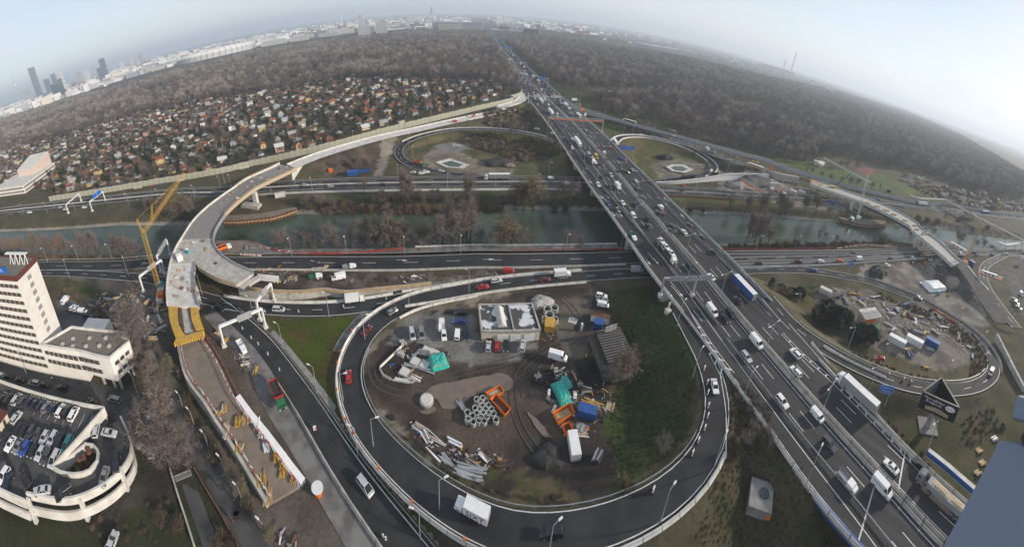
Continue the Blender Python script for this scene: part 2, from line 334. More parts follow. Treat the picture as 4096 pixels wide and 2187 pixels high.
zone(V(0,-83.9,111.2,-52.7,119,-49,108.1,-67.2,102.8,-82,107.9),(.15,.125,.105),SOIL,4,38)
zone(V(0,-83.5,112.8,26.1,123.4,25.3,118.8,-81.1,108.5),(.15,.13,.11),SOIL,4,38)
zone(V(0,-81.2,108.5,25.7,121.3,25,117.1,-5.8,113,-28.1,106.2,-73.4,94.5),(.155,.13,.11),SOIL,4,39)
zone(V(0,26.2,124.4,85.9,112.1,81.8,104.9,24.8,115.9),(.13,.11,.09),SOIL,4,39)
zone(V(0,-84.9,73.7,-80.4,78.9,-71.4,74,-59.6,64.6,-66.1,61.9) ,(.17,.14,.115),SOIL,3,40)
zone(V(0,-84.7,82.6,-65.6,80.5,-51.6,64.1,-32.7,52.4,-16.4,38.1,-10.1,33,-28.1,28.6,-60.9,39.6),(.165,.135,.11),(.12,.10,.085),7,41)
zone(V(0,-65.2,85.9,-34.9,96.1,-31.9,95.8,-36.3,83.3,-35.6,74,-31.4,66.2,-25.1,58.5,-20.2,55.2,-15.5,51.3,-8.4,46.2,-1.9,42.5,-4.7,41.3,-9,43.4,-17.2,50.3,-26.8,57.1,-38.4,66.3,-55.7,79.7),(.066,.092,.013),(.085,.070,.024),6,42,.55)
zone(V(0,-28,79.6,-22.2,89.5,-14.9,96.5,-1.8,102.4,23.5,107.7) + V(0,48.5,111,69.9,106.3,60.7,98.1,52.7,83.6,47.4,65.5,40.9,56.4,39,47.2,33.6,40.9,30.1,40.4,17.2,42.4) + V(0,8.8,45.5,1.1,49,-8.4,55.8,-17.6,63.2,-23.4,68.8),MUD,DARKMUD,9,43,.52)
zone(V(0,-27.7,81.1,-22.4,90.7,-12.4,99.8,5.6,107.8,24,110.9,23.4,107.2,-5.4,101,-17.2,92.5,-23.5,82.5,-26.5,79.9),(.27,.235,.185),(.20,.17,.13),4,44)
zone(V(0,-13.7,98.6,-6.1,99.7,10.2,99.1,10.6,90.4,24.2,85.3,23.2,80.3,12.5,80.2,2.7,79,-0.6,81.4,-7.6,86.2,-18.9,84.1,-18.6,89),OLD,(.20,.19,.18),5,45)
zone(V(0,20.2,86.2,27.2,84.9,26.5,81.7,22.7,80.3,19.3,80.7),OLD)
zone(V(0,41.8,102.7,50.5,103.4,55.6,102.3,49.5,93.4,46.1,91.1,43.7,84.4,43.3,77.2,38.3,77.5,34.9,83.2,38.3,95.1),(.16,.135,.11),(.115,.10,.085),5,46)
zone(V(0,53,102.8,62.3,102.5,58,90.7,50.1,92.7),DARKMUD)
zone(V(0,36.9,77.8,43.7,76.2,43.7,67.1,42.8,63.3,34.3,65.6,24.9,69.1,28.4,75),(.028,.026,.026),(.045,.042,.04),4,47)
zone(V(0,-23.7,67.6,-18.1,66.3,-8.6,57,-0.7,51.6,3.4,49.7,0.2,47.3,-8.1,52.5,-17,59.8),(.25,.22,.175),GRASS,3,48)
zone(V(0,-4.5,53.5,14.5,51.9,13.3,44.7,7.6,46.3,1.1,49) + V(0,17.1,50.7,25,46.1,29.3,40.9,21.3,41.3,13,43.1),(.085,.085,.035),DRY,3,49)
zone(V(3,62.2,102.7,79.2,101.4,78.5,89.2,75.7,72.6,73.1,63.1,67.1,52.3,56.9,42.3,48.3,39.9,41.2,39.9,34,39.6,32.6,40.8,37,44,39.4,54.3,44.4,62.8,50.2,69.7,57.2,76.7,56,88.8),(.050,.075,.022),(.090,.092,.036),5,50,.6)
zone(V(3,77.7,50.7,81.3,47.4,80.1,34.6,56.9,14,40.4,25.3,52.3,27.2,61.9,33.6,72.9,42.2) + V(3,77.1,32,74,14.4,73.4,0.5,56.9,14),(.062,.066,.026),(.10,.08,.045),5,51,.48)
zone(V(4,121.1,74.9,124.6,67.2,119.7,43.3,125.8,28.1,127.1,19,132.9,5.8,139.3,-6.1,149.1,-17.5,160.2,-21.8,174.3,-21.5,185.5,-14,192.4,-1.7,190,13,179.9,41.9,170.6,54.7,134,82.8),(.14,.115,.07),(.10,.095,.05),4,52)
zone(V(1,146.1,62.1,163.1,60.6,179.4,45.5,181.2,24.5,180.8,7.2,176.3,-5.7,169.6,-13,161.2,-12.3,151.1,-4.7,145.8,6.8,143.3,19.1,140,25.4,145.2,38,140.8,62),(.25,.22,.185),(.16,.14,.12),4,53)
zone(V(2,128.5,77.1,141.8,71.7,155.4,67.5,144.8,58,134.7,58.1),GRASS,DRY,4,54)
zone(V(4,115.7,15.7,117.8,8.6,124.1,-1.7,131.8,-11.7,153.7,-38.3,125.6,-46.3,100.5,-32.4,102.8,-23.2,105.8,-13.3,107.2,-6.4,109.7,5.6),(.10,.085,.05),(.070,.072,.03),5,55)
zone(V(0,203.9,61,236.8,40.9,254,26.6,261,20.1,267,9.4,247.9,-2.3,223.7,-12.4,204.5,-20,181.9,6.1,191.8,29.1,191.4,48.3,185.8,59),(.28,.25,.215),(.17,.15,.13),5,56)
zone(V(3,241.1,25.1,256,18.7,259,9.1,241.3,-1.4,226.9,-6.9,218.8,-3.3,221.9,8.6,228.1,18.3),(.105,.10,.10),(.075,.072,.07),4,57)
zone(V(0,293,-10.7,317,-19.8,352,-42.8,236.8,-41.1,228.4,-30.2,246.3,-20.1,268,-13.8),(.11,.10,.065),STREET,9,58,.6)
zone(V(0,300,-25.2,316,-33.8,308,-43,233.8,-41.7,228.6,-34.9,257,-31.5),STREET)
# far bank
zone(V(0,-84,182.1,-77.2,164.4,-40.7,169.2,69.1,167.8,75.2,185.8,20,188.4,-44.5,188.8) + V(-1,135.3,176.9,178.7,160.2,216.9,147,198.4,131.2,143.2,152.7),(.085,.095,.030),(.11,.09,.045),6,60)
zone(V(0,-102.4,226.5,-81.9,257,-54.6,285,-46.8,290,-46.9,249.1,-43.8,213.8,-91.5,209.8,-102.2,214),(.075,.055,.042),(.11,.085,.062),5,61)
zone(V(0,-56.3,285,-42.6,285,-45.7,241.3,-43.3,210.8,-49.9,210.5,-51.6,241.2),(.25,.22,.185))
zone(V(1,-32.7,261,-24.4,286,1.2,298,35.1,304,75.8,287,90.9,256,93.1,239.5,83.3,210.4,22.1,212.8,-9.4,223.4,-23.6,234.6),(.135,.11,.062),(.085,.092,.035),5,62)
zone(V(1,-20.2,240.7,-14.1,261,1.1,261,9.3,256,24,234.6,34.9,228.6,45.4,222.8,40.2,214,22.2,214.5,-14,227),(.26,.225,.18),(.19,.16,.12),4,63)
zone(V(1,-11.9,270,6.5,281,21,269,14.5,261,2.7,255,-10.8,263),(.22,.215,.205))
zone(V(1,155.1,283,186.7,284,207,260,213.8,237,205.6,217,184.5,200.9,140.5,198,139.2,226.4),(.115,.125,.04),(.13,.10,.055),7,64)
zone(V(1,151.8,225.7,178.2,238.6,189.6,238.1,204.6,222,194,208.6,168,200.7,146.2,201.2),(.25,.215,.175),(.18,.15,.12),4,65)
zone(V(3,158.8,340,179.8,319,204.1,292,218.5,254,218.7,221.2,222.7,196.1,196.4,194.9,211.3,221.7,211.7,263,196.7,280,165.3,290,143.1,292),(.060,.050,.042),(.10,.09,.05),6,66)
zone(V(0,157,338,167.1,312,158,298,144.7,295),(.09,.11,.035))
zone(V(6,191.9,318,216.3,291,234.9,259,252,228.2,263,207.7,247.9,201,229.3,234.8,211.5,284,189.3,308),(.20,.165,.13),(.15,.12,.10),6,67)
zone(V(0,210.4,209.7,282,156.8,304,128.3,271,112,218.8,141,181.6,175.8),(.27,.245,.21),(.19,.17,.14),5,68)
zone(V(0,312,241.5,368,210,367,193,406,183.8,466,170.7,478,132.1,453,93.1,407,114.4,363,145.6,321,178.2,302,216.5),(.115,.155,.050),(.085,.115,.035),9,69)
zone(V(0,424,184.9,461,187.7,472,169.7,428,161.9,414,168.1),(.24,.10,.09))
zone(V(0,421,155.6,447,153.7,444,96.8,420,104.4,386,135.5),(.115,.155,.050),(.085,.115,.035),9,69)
zone(V(0,468,120.6,562,86.9,670,29.8,732,-48.3,615,-46.6,478,39.2,452,90.7),GARDEN,(.11,.09,.06),8,70)
zone(V(0,142,599,155.9,559,174.1,537,173.2,450,182,412,174.5,399,159.5,421,151.7,475),(.085,.105,.035))
zone(V(0,24.3,338,42.2,356,84.1,396,92.3,389,87.1,349,62.7,327),(.10,.12,.035),DRY,6,71)
zone(V(0,205.9,551,292,532,349,507,235.6,475,192.1,476),GARDEN)
# canal banks: stones by the water, scrub soil above
yn,yf = np.interp(GX,NBX,NBY),np.interp(GX,FBX,FBY);din = np.minimum(GY - yn,yf - GY)
bank = (np.abs(GX) < 850) & (din > -9);C[bank] = (.085,.075,.045);C[(np.abs(GX) < 850) & (din > -2.5)] = ROCK
C *= .8
me = bpy.data.meshes.new('ground');ny,nx = GX.shape
me.vertices.add(nx * ny);me.vertices.foreach_set('co',np.stack([GX,GY,GZ],-1).astype(np.float32).ravel())
idx = np.arange(nx * ny).reshape(ny,nx);q = np.stack([idx[:-1,:-1],idx[:-1,1:],idx[1:,1:],idx[1:,:-1]],-1).reshape(-1,4)
me.loops.add(q.size);me.loops.foreach_set('vertex_index',q.ravel().astype(np.int32));me.polygons.add(len(q))
me.polygons.foreach_set('loop_start',np.arange(0,q.size,4,dtype=np.int32));me.update(calc_edges=True)
at_ = me.color_attributes.new('soil','FLOAT_COLOR','POINT');at_.data.foreach_set('color',np.concatenate([C,np.ones(GX.shape + (1,))],-1).astype(np.float32).ravel())
m = bpy.data.materials.new('ground');m.use_nodes = True;t = m.node_tree;b = t.nodes['Principled BSDF'];b.inputs['Roughness'].default_value = .95;b.inputs['Specular IOR Level'].default_value = .15
va = t.nodes.new('ShaderNodeVertexColor');va.layer_name = 'soil';o = t.nodes.new('ShaderNodeTexCoord')
n1 = t.nodes.new('ShaderNodeTexNoise');n1.inputs['Scale'].default_value = .9;n1.inputs['Detail'].default_value = 8;n1.inputs['Roughness'].default_value = .7
n2 = t.nodes.new('ShaderNodeTexNoise');n2.inputs['Scale'].default_value = .08;n2.inputs['Detail'].default_value = 6
for n_ in (n1,n2): t.links.new(o.outputs['Object'],n_.inputs['Vector'])
ad = t.nodes.new('ShaderNodeMath');ad.operation = 'ADD';t.links.new(n1.outputs[0],ad.inputs[0]);t.links.new(n2.outputs[0],ad.inputs[1])
mr = t.nodes.new('ShaderNodeMapRange');mr.inputs[1].default_value = .65;mr.inputs[2].default_value = 1.4;mr.inputs[3].default_value = .5;mr.inputs[4].default_value = 1.5;t.links.new(ad.outputs[0],mr.inputs[0])
mu = t.nodes.new('ShaderNodeVectorMath');mu.operation = 'SCALE';t.links.new(va.outputs[0],mu.inputs[0]);t.links.new(mr.outputs[0],mu.inputs['Scale']);t.links.new(mu.outputs[0],b.inputs['Base Color'])
bp = t.nodes.new('ShaderNodeBump');bp.inputs['Strength'].default_value = .6;bp.inputs['Distance'].default_value = .5;t.links.new(n1.outputs[0],bp.inputs['Height']);t.links.new(bp.outputs[0],b.inputs['Normal'])
me.materials.append(m);struct(link('ground',me))
def hz(x,y):
 i = min(max(int(np.searchsorted(gx,x)),1),nx - 1);j = min(max(int(np.searchsorted(gy,y)),1),ny - 1);u = (x - gx[i - 1]) / (gx[i] - gx[i - 1]);v = (y - gy[j - 1]) / (gy[j] - gy[j - 1])
 return float((GZ[j - 1,i - 1] * (1 - u) + GZ[j - 1,i] * u) * (1 - v) + (GZ[j,i - 1] * (1 - u) + GZ[j,i] * u) * v)
# water
wm = bpy.data.materials.new('water');wm.use_nodes = True;t = wm.node_tree;b = t.nodes['Principled BSDF'];b.inputs['Base Color'].default_value = (.050,.070,.048,1);b.inputs['Roughness'].default_value = .10;b.inputs['IOR'].default_value = 1.33
o = t.nodes.new('ShaderNodeTexCoord');z = t.nodes.new('ShaderNodeTexNoise');z.inputs['Scale'].default_value = .7;z.inputs['Detail'].default_value = 4;t.links.new(o.outputs['Object'],z.inputs['Vector'])
bp = t.nodes.new('ShaderNodeBump');bp.inputs['Strength'].default_value = .35;bp.inputs['Distance'].default_value = .4;t.links.new(z.outputs[0],bp.inputs['Height']);t.links.new(bp.outputs[0],b.inputs['Normal']);MATS['water'] = wm
xs = np.arange(-880,700,10.0);mb = MB()
mb.loft([[(x,np.interp(x,NBX,NBY) - 4,-4),(x,np.interp(x,FBX,FBY) + 4,-4)] for x in xs],0,False,False);struct(mb.obj('canal_water','water'))
# ================================================================ roads
DZ = .05
def road(name):
 p,wd,mt,fill = ROADS[name];S = AX[name].copy();mb = MB();ribbon(mb,S,-wd / 2,wd / 2,0);return struct(mb.obj(name,mt)),S,wd
RO = {}
for k in ROADS: RO[k] = road(k)
def lines(name,edges=(),dash=(),parent=None,wd=.2,on=6.,gap=12.):
 o,S,w_ = RO[name];mb = MB()
 for e in edges: ribbon(mb,S,e - wd / 2,e + wd / 2,.025)
 if edges: mb.obj('edge_line','paint',o)
 if dash:
  mb = MB()
  for d in dash: dashes(mb,S,d,on,gap,.18,.025)
  stuff(mb.obj('lane_dashes','paint',o))
lines('near_canal_road',(-4.2,4.2),(0,));lines('slip_road',(-3.0,3.0),(0,),on=4,gap=8);lines('exit_road',(-2.9,))
lines('loop_ramp',(-3.3,3.3));lines('far_canal_road',(-6,-.7,.7,6),(-3.4,3.4));lines('far_loop_ramp',(-3.,3.),(0,),on=3,gap=6);lines('canal_road_east',(-2.8,2.8));lines('canal_road_east_south',(-2.8,2.8))
lines('right_connector_road',(-5,5),(0,));lines('right_far_loop',(-3.,3.));lines('right_curve_road',(-3.4,3.4),(0,))
lines('new_ramp_road',(-5.5,))
# motorway deck
mb = MB();SL,SR = A23(-1),A23(1)
mb.loft([[tuple(a),tuple(b)] for a,b in zip(SL,SR)],0,False,False);MW = struct(mb.obj('motorway','asphalt_main'))
def bridge_box(y0,y1,name,depth=1.6):
 k = (YS >= y0) & (YS <= y1);mb = MB();secs = []
 for l,r_ in zip(SL[k],SR[k]): secs.append([(l[0] - .5,l[1],l[2] - .25),(l[0] + 4,l[1],l[2] - depth),(r_[0] - 4,r_[1],r_[2] - depth),(r_[0] + .5,r_[1],r_[2] - .25)])
 mb.loft(secs);return mb.obj(name,'concrete',MW)
bridge_box(80,236,'bridge_girder');bridge_box(-75,22,'underpass_girder',1.4)
mb = MB()
for yc,dy in ((128,3),(182,4)):          # river piers
 for f in (-.75,0,.75):
  x = aM(yc) + (f * (aR(yc) - aM(yc)) if f >= 0 else -f * (aL(yc) - aM(yc)));mb.box((x,yc,-7),(6,dy,13.5))
mb.obj('pier','concrete',MW)
mb = MB();mb.box((aM(222),222,-.5),(aR(222) - aL(222) - 1,6,7.2),R(-2));mb.obj('abutment','concrete',MW)
mb = MB();mb.box((aM(88),88,-.5),(aR(88) - aL(88) - 1,6,7.2),R(-2));mb.obj('abutment','concrete',MW)
JER = [(-.3,0),(-.12,.35),(-.08,.85),(.08,.85),(.12,.35),(.3,0)]
def crop(S,y0,y1): return S[(S[:,1] >= y0) & (S[:,1] <= y1)]
def rail(S,name,label,parent=None,ht=.75,sp=4.0,mat='galv'):       # steel guard rail on posts
 mb = MB();sweep(mb,S,[(-.05,ht - .3),(.05,ht - .3),(.05,ht),(-.05,ht)]);L = arclen(S)[-1];d = 0
 while d < L: p = at(S,d);mb.box(p,(.12,.12,ht));d += sp
 o = mb.obj(name,mat,parent)
 if parent is None: tag(o,label,'guard rail')
 return o
def barrier(S,name,label,h=1.0,parent=None,mat='concrete',wd=1.0,seg=6.0):   # precast concrete pieces with open joints
 L = arclen(S)[-1];n = max(1,int(L / seg));t = None
 if parent is None: t = thing(name,label,'barrier',tuple(S[len(S) // 2]));t0 = Vector(S[len(S) // 2])
 mb = MB()
 for i in range(n):
  q = np.array([at(S,(i + u) * L / n) for u in (.02,.5,.98)]);sweep(mb,q,[(a * wd,b * h) for a,b in JER])
 o = mb.obj('concrete_pieces' if t else name,mat,parent or t)
 if t: o.location = -t0
 return o
# barriers along the motorway: edges, median, collector lanes
for nm,S,h in (('parapet',crop(A23(-1),-75,420),1.0),('parapet',crop(A23(1),62,420),1.0),('parapet',crop(A23(.99),-75,26),1.0)): barrier(S,nm,'',h,MW,'concrete_light')
barrier(offset(A23(0),.7),'median_barrier','',1.0,MW);barrier(offset(A23(0),-.7),'median_barrier','',1.0,MW)
def A23x(xs,ys):
 y = np.arange(min(ys),max(ys),4.0);return np.stack([sm(np.interp(y,ys,xs)),y,zA(y)],1)
B1 = A23x([86.5,87.6,88.3,88.5,88.5,88.9,92,99],[66,99,117,138,172,194,240,330]);B3 = A23x([110,114,114.4,116.5,119.3,123,126,130],[62,92,116,143,171,214,260,330])
barrier(B1,'collector_barrier','',1.0,MW,'concrete_dark');barrier(B3,'collector_barrier','',1.0,MW,'concrete_dark')
B4 = A23x([72,75.3,78,79.6,82.2,83.2,85.2],[-16,-4,6,19,37,48,64]);rail(B4,'collector_rail','',MW)
B5 = A23x([92,98,101,104.7,107.6],[-20,0,12,28,40]);barrier(B5,'edge_barrier','',1.0,MW)
# lane paint: solid edges and dashed lanes, both carriageways
mb = MB();md = MB()
for S,f in ((A23(0),2.0),(A23(0),-2.0)): ribbon(mb,S,f - .1,f + .1,.025)
ribbon(mb,A23(-1),1.0,1.2,.025);ribbon(mb,crop(A23(1),-75,4000),-1.2,-1.0,.025)
for k in (-1,1):
 S = A23(0)
 for j in (1,2): dashes(md,S,k * (2.0 + 3.4 * j),start=(3 if k > 0 else 8) + j,end=900)
ribbon(mb,crop(A23(0),60,330),12.6,12.75,.025);ribbon(mb,crop(A23(0),-75,330),-12.6,-12.4,.025)
dashes(md,crop(B1,60,330),-4.6,start=4);dashes(md,crop(B3,60,330),4.4,start=2)
for f in (-.4,-.62,.45,.68): dashes(md,crop(A23(f),330,1500),0,6,12)
mb.obj('edge_line','paint',MW);stuff(md.obj('lane_dashes','paint',MW))
# chevron areas where ramps leave the motorway
def chevrons(C_,hw0,hw1,gap):
 S = spline(C_,1);L = arclen(S)[-1];d = 1.0;N = normals(S);H = np.linspace(hw0,hw1,len(S))[:,None]
 for k in (-1,1):
  T = S.copy();T[:,:2] += N * H * k;mb = MB();ribbon(mb,T,-.1,.1,.03);mb.obj('gore_line','paint',MW)
 while d < L - 2:
  hw = hw0 + (hw1 - hw0) * d / L - .15;p = at(S,d);a = heading(S,d);f,n = np.array([math.cos(a),math.sin(a),0]),np.array([math.sin(a),-math.cos(a),0]);mb = MB();u = np.array([0,0,.032])
  if hw > .25:
   for k in (-1,1): q = [p + n * hw * k,p + n * hw * k + f * .55,p + f * (.55 + hw * .9),p + f * hw * .9];mb.add([tuple(v + u) for v in q],[(0,1,2,3)])
   mb.obj('chevron','paint',MW)
  d += gap
chevrons(V(8.02,75.8,49.3,77.2,58.9,78.8,66.8,80.5,74.4),2.3,.15,3.6);chevrons(V(8.02,95.3,-7.6,99.8,8.7,103,27.2,103.8,41.7,105.1,51.5),.95,.5,3.4)
mb = MB()
for a,b in ((V(8.02,80.5,74.4,81.7,83.1,81.7,90.2),0),(V(8.02,59.9,32.6,67.5,41,73.6,50.4),0)): ribbon(mb,spline(a),-.1,.1,.03)
mb.obj('ramp_line','paint',MW)
# lane arrows and expansion joints
def arrow(mb,p,ang,L=5.0):
 c,s = math.cos(ang),math.sin(ang);T = lambda x,y: (p[0] + x * c - y * s,p[1] + x * s + y * c,p[2] + .03)
 mb.add([T(-L / 2,-.1),T(L * .1,-.1),T(L * .1,.1),T(-L / 2,.1)],[(0,1,2,3)]);mb.add([T(L * .05,-.55),T(L / 2,0),T(L * .05,.55)],[(0,1,2)])
for p,a in [((88.7,205,8),-92),((83.9,185.3,8),-92),((87.7,185.3,8),-92),((83,165.4,8),-92),((86.9,165,8),-92),((82.1,146.2,8),-92),((85.7,145,8),-92),((125.5,218.9,8),85),((123.8,198.1,8),85),((117.5,158.5,8),86),((121.2,156.9,8),86),((116.2,137.9,8),86),((119.7,136.5,8),86),((115,117.5,8),86),((80.3,106.3,8),-92),((83.8,105.3,8),-92),((78.5,86,8),-92),((82.6,85.1,8),-92),((-58,121.9,0.2),-10),((-58,121.9,0.2),-5),((-20.5,127.5,0.2),-2),((16.7,128.4,0.2),0)]:
 mb = MB();arrow(mb,p,R(a));mb.obj('lane_arrow','paint',MW)
for f0,f1,y in ((-1,0,1.5),(0,1,-2.5)):
 mb = MB();a = A23(f0);b = A23(f1);pa = np.array([np.interp(y - 3 * (f0 == 0) * 0,YS,a[:,k]) for k in range(3)]);pb = np.array([np.interp(y + 2,YS,b[:,k]) for k in range(3)]);mb.bar(pa + [1,0,.02],pb + [-1,0,.02],.35,.03);mb.obj('expansion_joint','galv',MW)


# ================================================================ walls along the roads
def wall_panels(name,label,pts,h,seg,mat,pmat='steel',thick=.25,groupz=None):
 S = spline(pts,2.0);L = arclen(S)[-1];n = int(L / seg);t = thing(name,label,'noise wall',tuple(S[0]));o0 = Vector(S[0])
 pm = MB().box((0,0,0),(1,1,1)).mesh('panel',mat);qm = MB().box((0,0,0),(1,1,1)).mesh('post',pmat)
 for i in range(n):
  a,b = at(S,i * L / n),at(S,(i + 1) * L / n);c = (a + b) / 2;ang = math.atan2(b[1] - a[1],b[0] - a[0]);ln = math.hypot(b[0] - a[0],b[1] - a[1])
  hh = h * (1 + .02 * ((i * 7) % 5 - 2));z0 = min(a[2],b[2]) - .6
  o = link('panel',pm,t);o.location = Vector((c[0],c[1],z0)) - o0;o.rotation_euler = (0,0,ang);o.scale = (ln - .12,thick,hh + .6)
  o = link('post',qm,t);o.location = Vector((a[0],a[1],z0)) - o0;o.rotation_euler = (0,0,ang);o.scale = (.3,thick + .14,hh + .75)
 return t,S
M('noise_panel',(.36,.36,.28),.85,.6,(.29,.285,.22),sc3=(4,1,1));M('noise_grey',(.40,.42,.43),.7,.8,amt=.2)
NW,NWS = wall_panels('noise_wall','long olive grey noise wall of panels below the cottage gardens',V(0.3,-300,123.8,-248.3,158.4,-212.3,181.5,-169.5,206.7,-146.3,226) + [(-117,239.2,3),(-89,255,5),(-55.7,284,6),(-13.7,320,6.2),(25.2,356,6),(70.3,399,5.8)] + V(5.5,70.1,411,83.8,428,91.9,450),4.6,4.6,'noise_panel')
wall_panels('noise_wall','grey noise wall behind the connector road at the forest edge',V(5,176.1,1266,149.1,769,141.1,578,142.6,530,137.4,448) + V(5.5,138.8,368,161.1,335,193.4,297,222,267,257,229.3,276,209.5) + [(287,191.4,4),(302,176.3,3),(338,140.2,1),(366,111.1,0.2),(403,74,0.2)] + V(0.2,443,60.5,469,37.7,509,-1.4,569,-45.9),3.6,6,'noise_grey')
M('graffiti_dark',(.10,.11,.18),.7);M('graffiti_red',(.40,.09,.08),.7);M('graffiti_white',(.66,.66,.62),.7)
for px_,s,sz,mt in (([(-209.6,174.4,1.5),(-199.2,180,1.5)],'HORST',3.0,'graffiti_dark'),([(-228.9,162.9,1.5),(-215.8,171.4,1.5)],'BIZAR',2.6,'graffiti_white'),([(-215.5,172.2,1.5),(-209.5,175.6,1.5)],'GO',3.0,'graffiti_red'),([(-196.1,183.9,1.5),(-187.5,188.6,1.5)],'TSAM',2.4,'graffiti_white'),([(-153.6,211.7,1.5),(-147.1,217.6,1.5)],'YSWIN',2.6,'graffiti_white')):
 a,b = Vector(px_[0]),Vector(px_[1]);d = b - a;o = link('graffiti',text_mesh('graffiti',s,sz,mt),NW);u = Vector((d.y,-d.x,0)).normalized()
 o.location = (a + b) / 2 + Vector((0,0,.9)) + u * .35 - Vector(NWS[0]);o.rotation_euler = (R(90),0,math.atan2(d.y,d.x))
# concrete barriers and rails beside the ramps
barrier(offset(AX['loop_ramp'][:int(len(AX['loop_ramp']) * .62)],4.1),'concrete_barrier','pale concrete barrier around the outside of the big loop ramp',1.0,mat='concrete_light',wd=1.4,seg=4)
L_ = AX['loop_ramp'];rail(offset(L_[int(len(L_) * .26):int(len(L_) * .80)],-4.0),'guard_rail','steel guard rail on the inside of the big loop ramp by the yard')
barrier(offset(L_[:int(len(L_) * .2)],-4.0),'concrete_barrier','concrete barrier between the yard bank and the start of the loop ramp',1.0,mat='concrete_light',wd=1.4,seg=4)
barrier(offset(L_[int(len(L_) * .58):int(len(L_) * .80)],4.3),'concrete_barrier','stout concrete barrier on the outer bottom right of the loop ramp',1.0,mat='concrete_light',wd=1.6,seg=4)
E_ = AX['exit_road'];barrier(offset(E_[int(len(E_) * .45):],3.7),'concrete_barrier','concrete barrier between exit road and old grey road',1.0,mat='concrete',wd=1.3,seg=4)
rail(offset(E_[int(len(E_) * .12):],-3.6),'guard_rail','steel guard rail along the lawn side of the exit road')
K_ = AX['slip_road'];mb = MB();ribbon(mb,offset(L_[int(len(L_) * .03):int(len(L_) * .30)],6.0),-1.2,1.2,-.1);struct(mb.obj('gravel_verge','asphalt_old'));mb = MB();ribbon(mb,offset(E_[8:],-5.0),-1.0,.8,-.06);struct(mb.obj('earth_verge','concrete_dark'))
def near_pt(S,p): return int(np.argmin(np.hypot(S[:,0] - p[0],S[:,1] - p[1])))
i0,i1,i2 = near_pt(K_,(-86.9,88.3,0)),near_pt(K_,(-17.4,105.4,0)),near_pt(K_,(58,112.8,0))
barrier(offset(K_[i0:i1],-3.6),'concrete_barrier','concrete barrier below the timber topped retaining wall',1.0,mat='concrete_light',wd=1.4,seg=4)
barrier(offset(K_[i1:i2],-3.8),'concrete_barrier','concrete barrier on the canal side of the slip road',1.0,mat='concrete_light',wd=1.4,seg=4)
barrier(offset(K_[i1:i2],3.8),'concrete_barrier','concrete barrier on the yard side of the slip road',1.0,mat='concrete_light',wd=1.4,seg=4)
j0 = near_pt(K_,(190.1,47.4,0));j1 = near_pt(K_,(162.5,-25,0));j2 = near_pt(K_,(122.2,17.2,4.8))
barrier(offset(K_[j0:j1],-3.8),'concrete_barrier','concrete barrier around the far side of the right loop road',1.0,mat='concrete',wd=1.2,seg=4)
rail(offset(K_[j1:j2 + 12],3.8),'guard_rail','steel guard rail on the inside of the right loop road')
barrier(np.array([(111.2,42.2,7.6),(109,32.8,6.6),(109.1,29,6.2)]),'concrete_barrier','concrete barrier wedge beside the motorway at the right exit',1.2,mat='concrete_light',wd=1.6)
barrier(spline([(114.6,38.7,7),(117.4,28.9,6),(120.4,21.5,5),(123.2,14.5,4.4)]),'concrete_barrier','row of concrete barriers along the right exit beside the red car',1.0,mat='concrete_light',wd=1.6)
F_ = AX['far_loop_ramp'];barrier(offset(F_[int(len(F_) * .12):int(len(F_) * .62)],3.7),'concrete_barrier','light concrete barrier around the far left loop',.9,mat='concrete_light');rail(offset(F_[int(len(F_) * .1):int(len(F_) * .8)],-3.6),'guard_rail','guard rail on the inside of the far left loop')
G_ = AX['right_far_loop'];barrier(offset(G_[int(len(G_) * .04):int(len(G_) * .6)],3.8),'concrete_barrier','tall pale concrete barrier on the outside of the far right loop',1.3,mat='concrete_light',wd=1.3);barrier(offset(G_[int(len(G_) * .02):int(len(G_) * .75)],-3.8),'concrete_barrier','pale concrete barrier on the inside of the far right loop',1.2,mat='concrete_light',wd=1.3)
N_ = AX['new_ramp_road'];barrier(offset(N_,-4.4),'concrete_barrier','white concrete edge beside the new ramp below the noise wall',1.1,mat='concrete_light',wd=1.4);barrier(offset(N_[len(N_) // 2:],5.6),'concrete_barrier','white concrete edge on the near side of the new ramp',1.0,mat='concrete_light',wd=1.2)
FC = AX['far_canal_road'];barrier(FC,'concrete_barrier','dark concrete barrier between the lanes of the far canal road',.8,mat='concrete');rail(offset(FC,7.2),'guard_rail','guard rail on the water side of the far canal road');rail(offset(FC,-7.2),'guard_rail','guard rail on the garden side of the far canal road')
S = offset(FC[near_pt(FC,(-124.3,186.3,0)):near_pt(FC,(84.6,200,0))],10.2);mb = MB();ribbon(mb,S,-1.6,1.6,.06);struct(mb.obj('canal_path','concrete'))
NC = AX['near_canal_road'];ia,ib = near_pt(NC,(-94.8,112.6,0)),near_pt(NC,(80.8,120.2,0));rail(offset(NC,-6.0),'guard_rail','guard rail on the canal side of the near canal road');barrier(offset(NC[ia:ib],5.2),'concrete_barrier','concrete barrier between the near canal road and the building site',.9,seg=4)
mb = MB();ribbon(mb,offset(NC[ia:ib],-8.5),-1.6,2.0,-.02);struct(mb.obj('canal_footpath','asphalt_old'))
barrier(offset(NC[ia + 25:ib],-10.6),'concrete_barrier','low pale wall between the footpath and the canal trees',.8,mat='concrete_light')
CE = AX['canal_road_east'];barrier(offset(CE,3.6),'concrete_barrier','concrete barrier between the lanes east of the motorway',.9);barrier(offset(AX['canal_road_east_south'],3.4),'concrete_barrier','concrete barrier on the site side of the canal road east',.9,mat='concrete_light')
def netting(name,label,pts,h,mat):
 S = spline(pts,2);mb = MB();sweep(mb,S,[(-.04,0),(.04,0),(.04,h),(-.04,h)]);return tag(mb.obj(name,mat),label,'safety fence')
netting('safety_net','orange red safety net along the canal bank below the trees',V(0.2,-70.2,125.4,-50.8,128.4,-33.2,132.3,-20.8,135.3),1.1,'net_red')
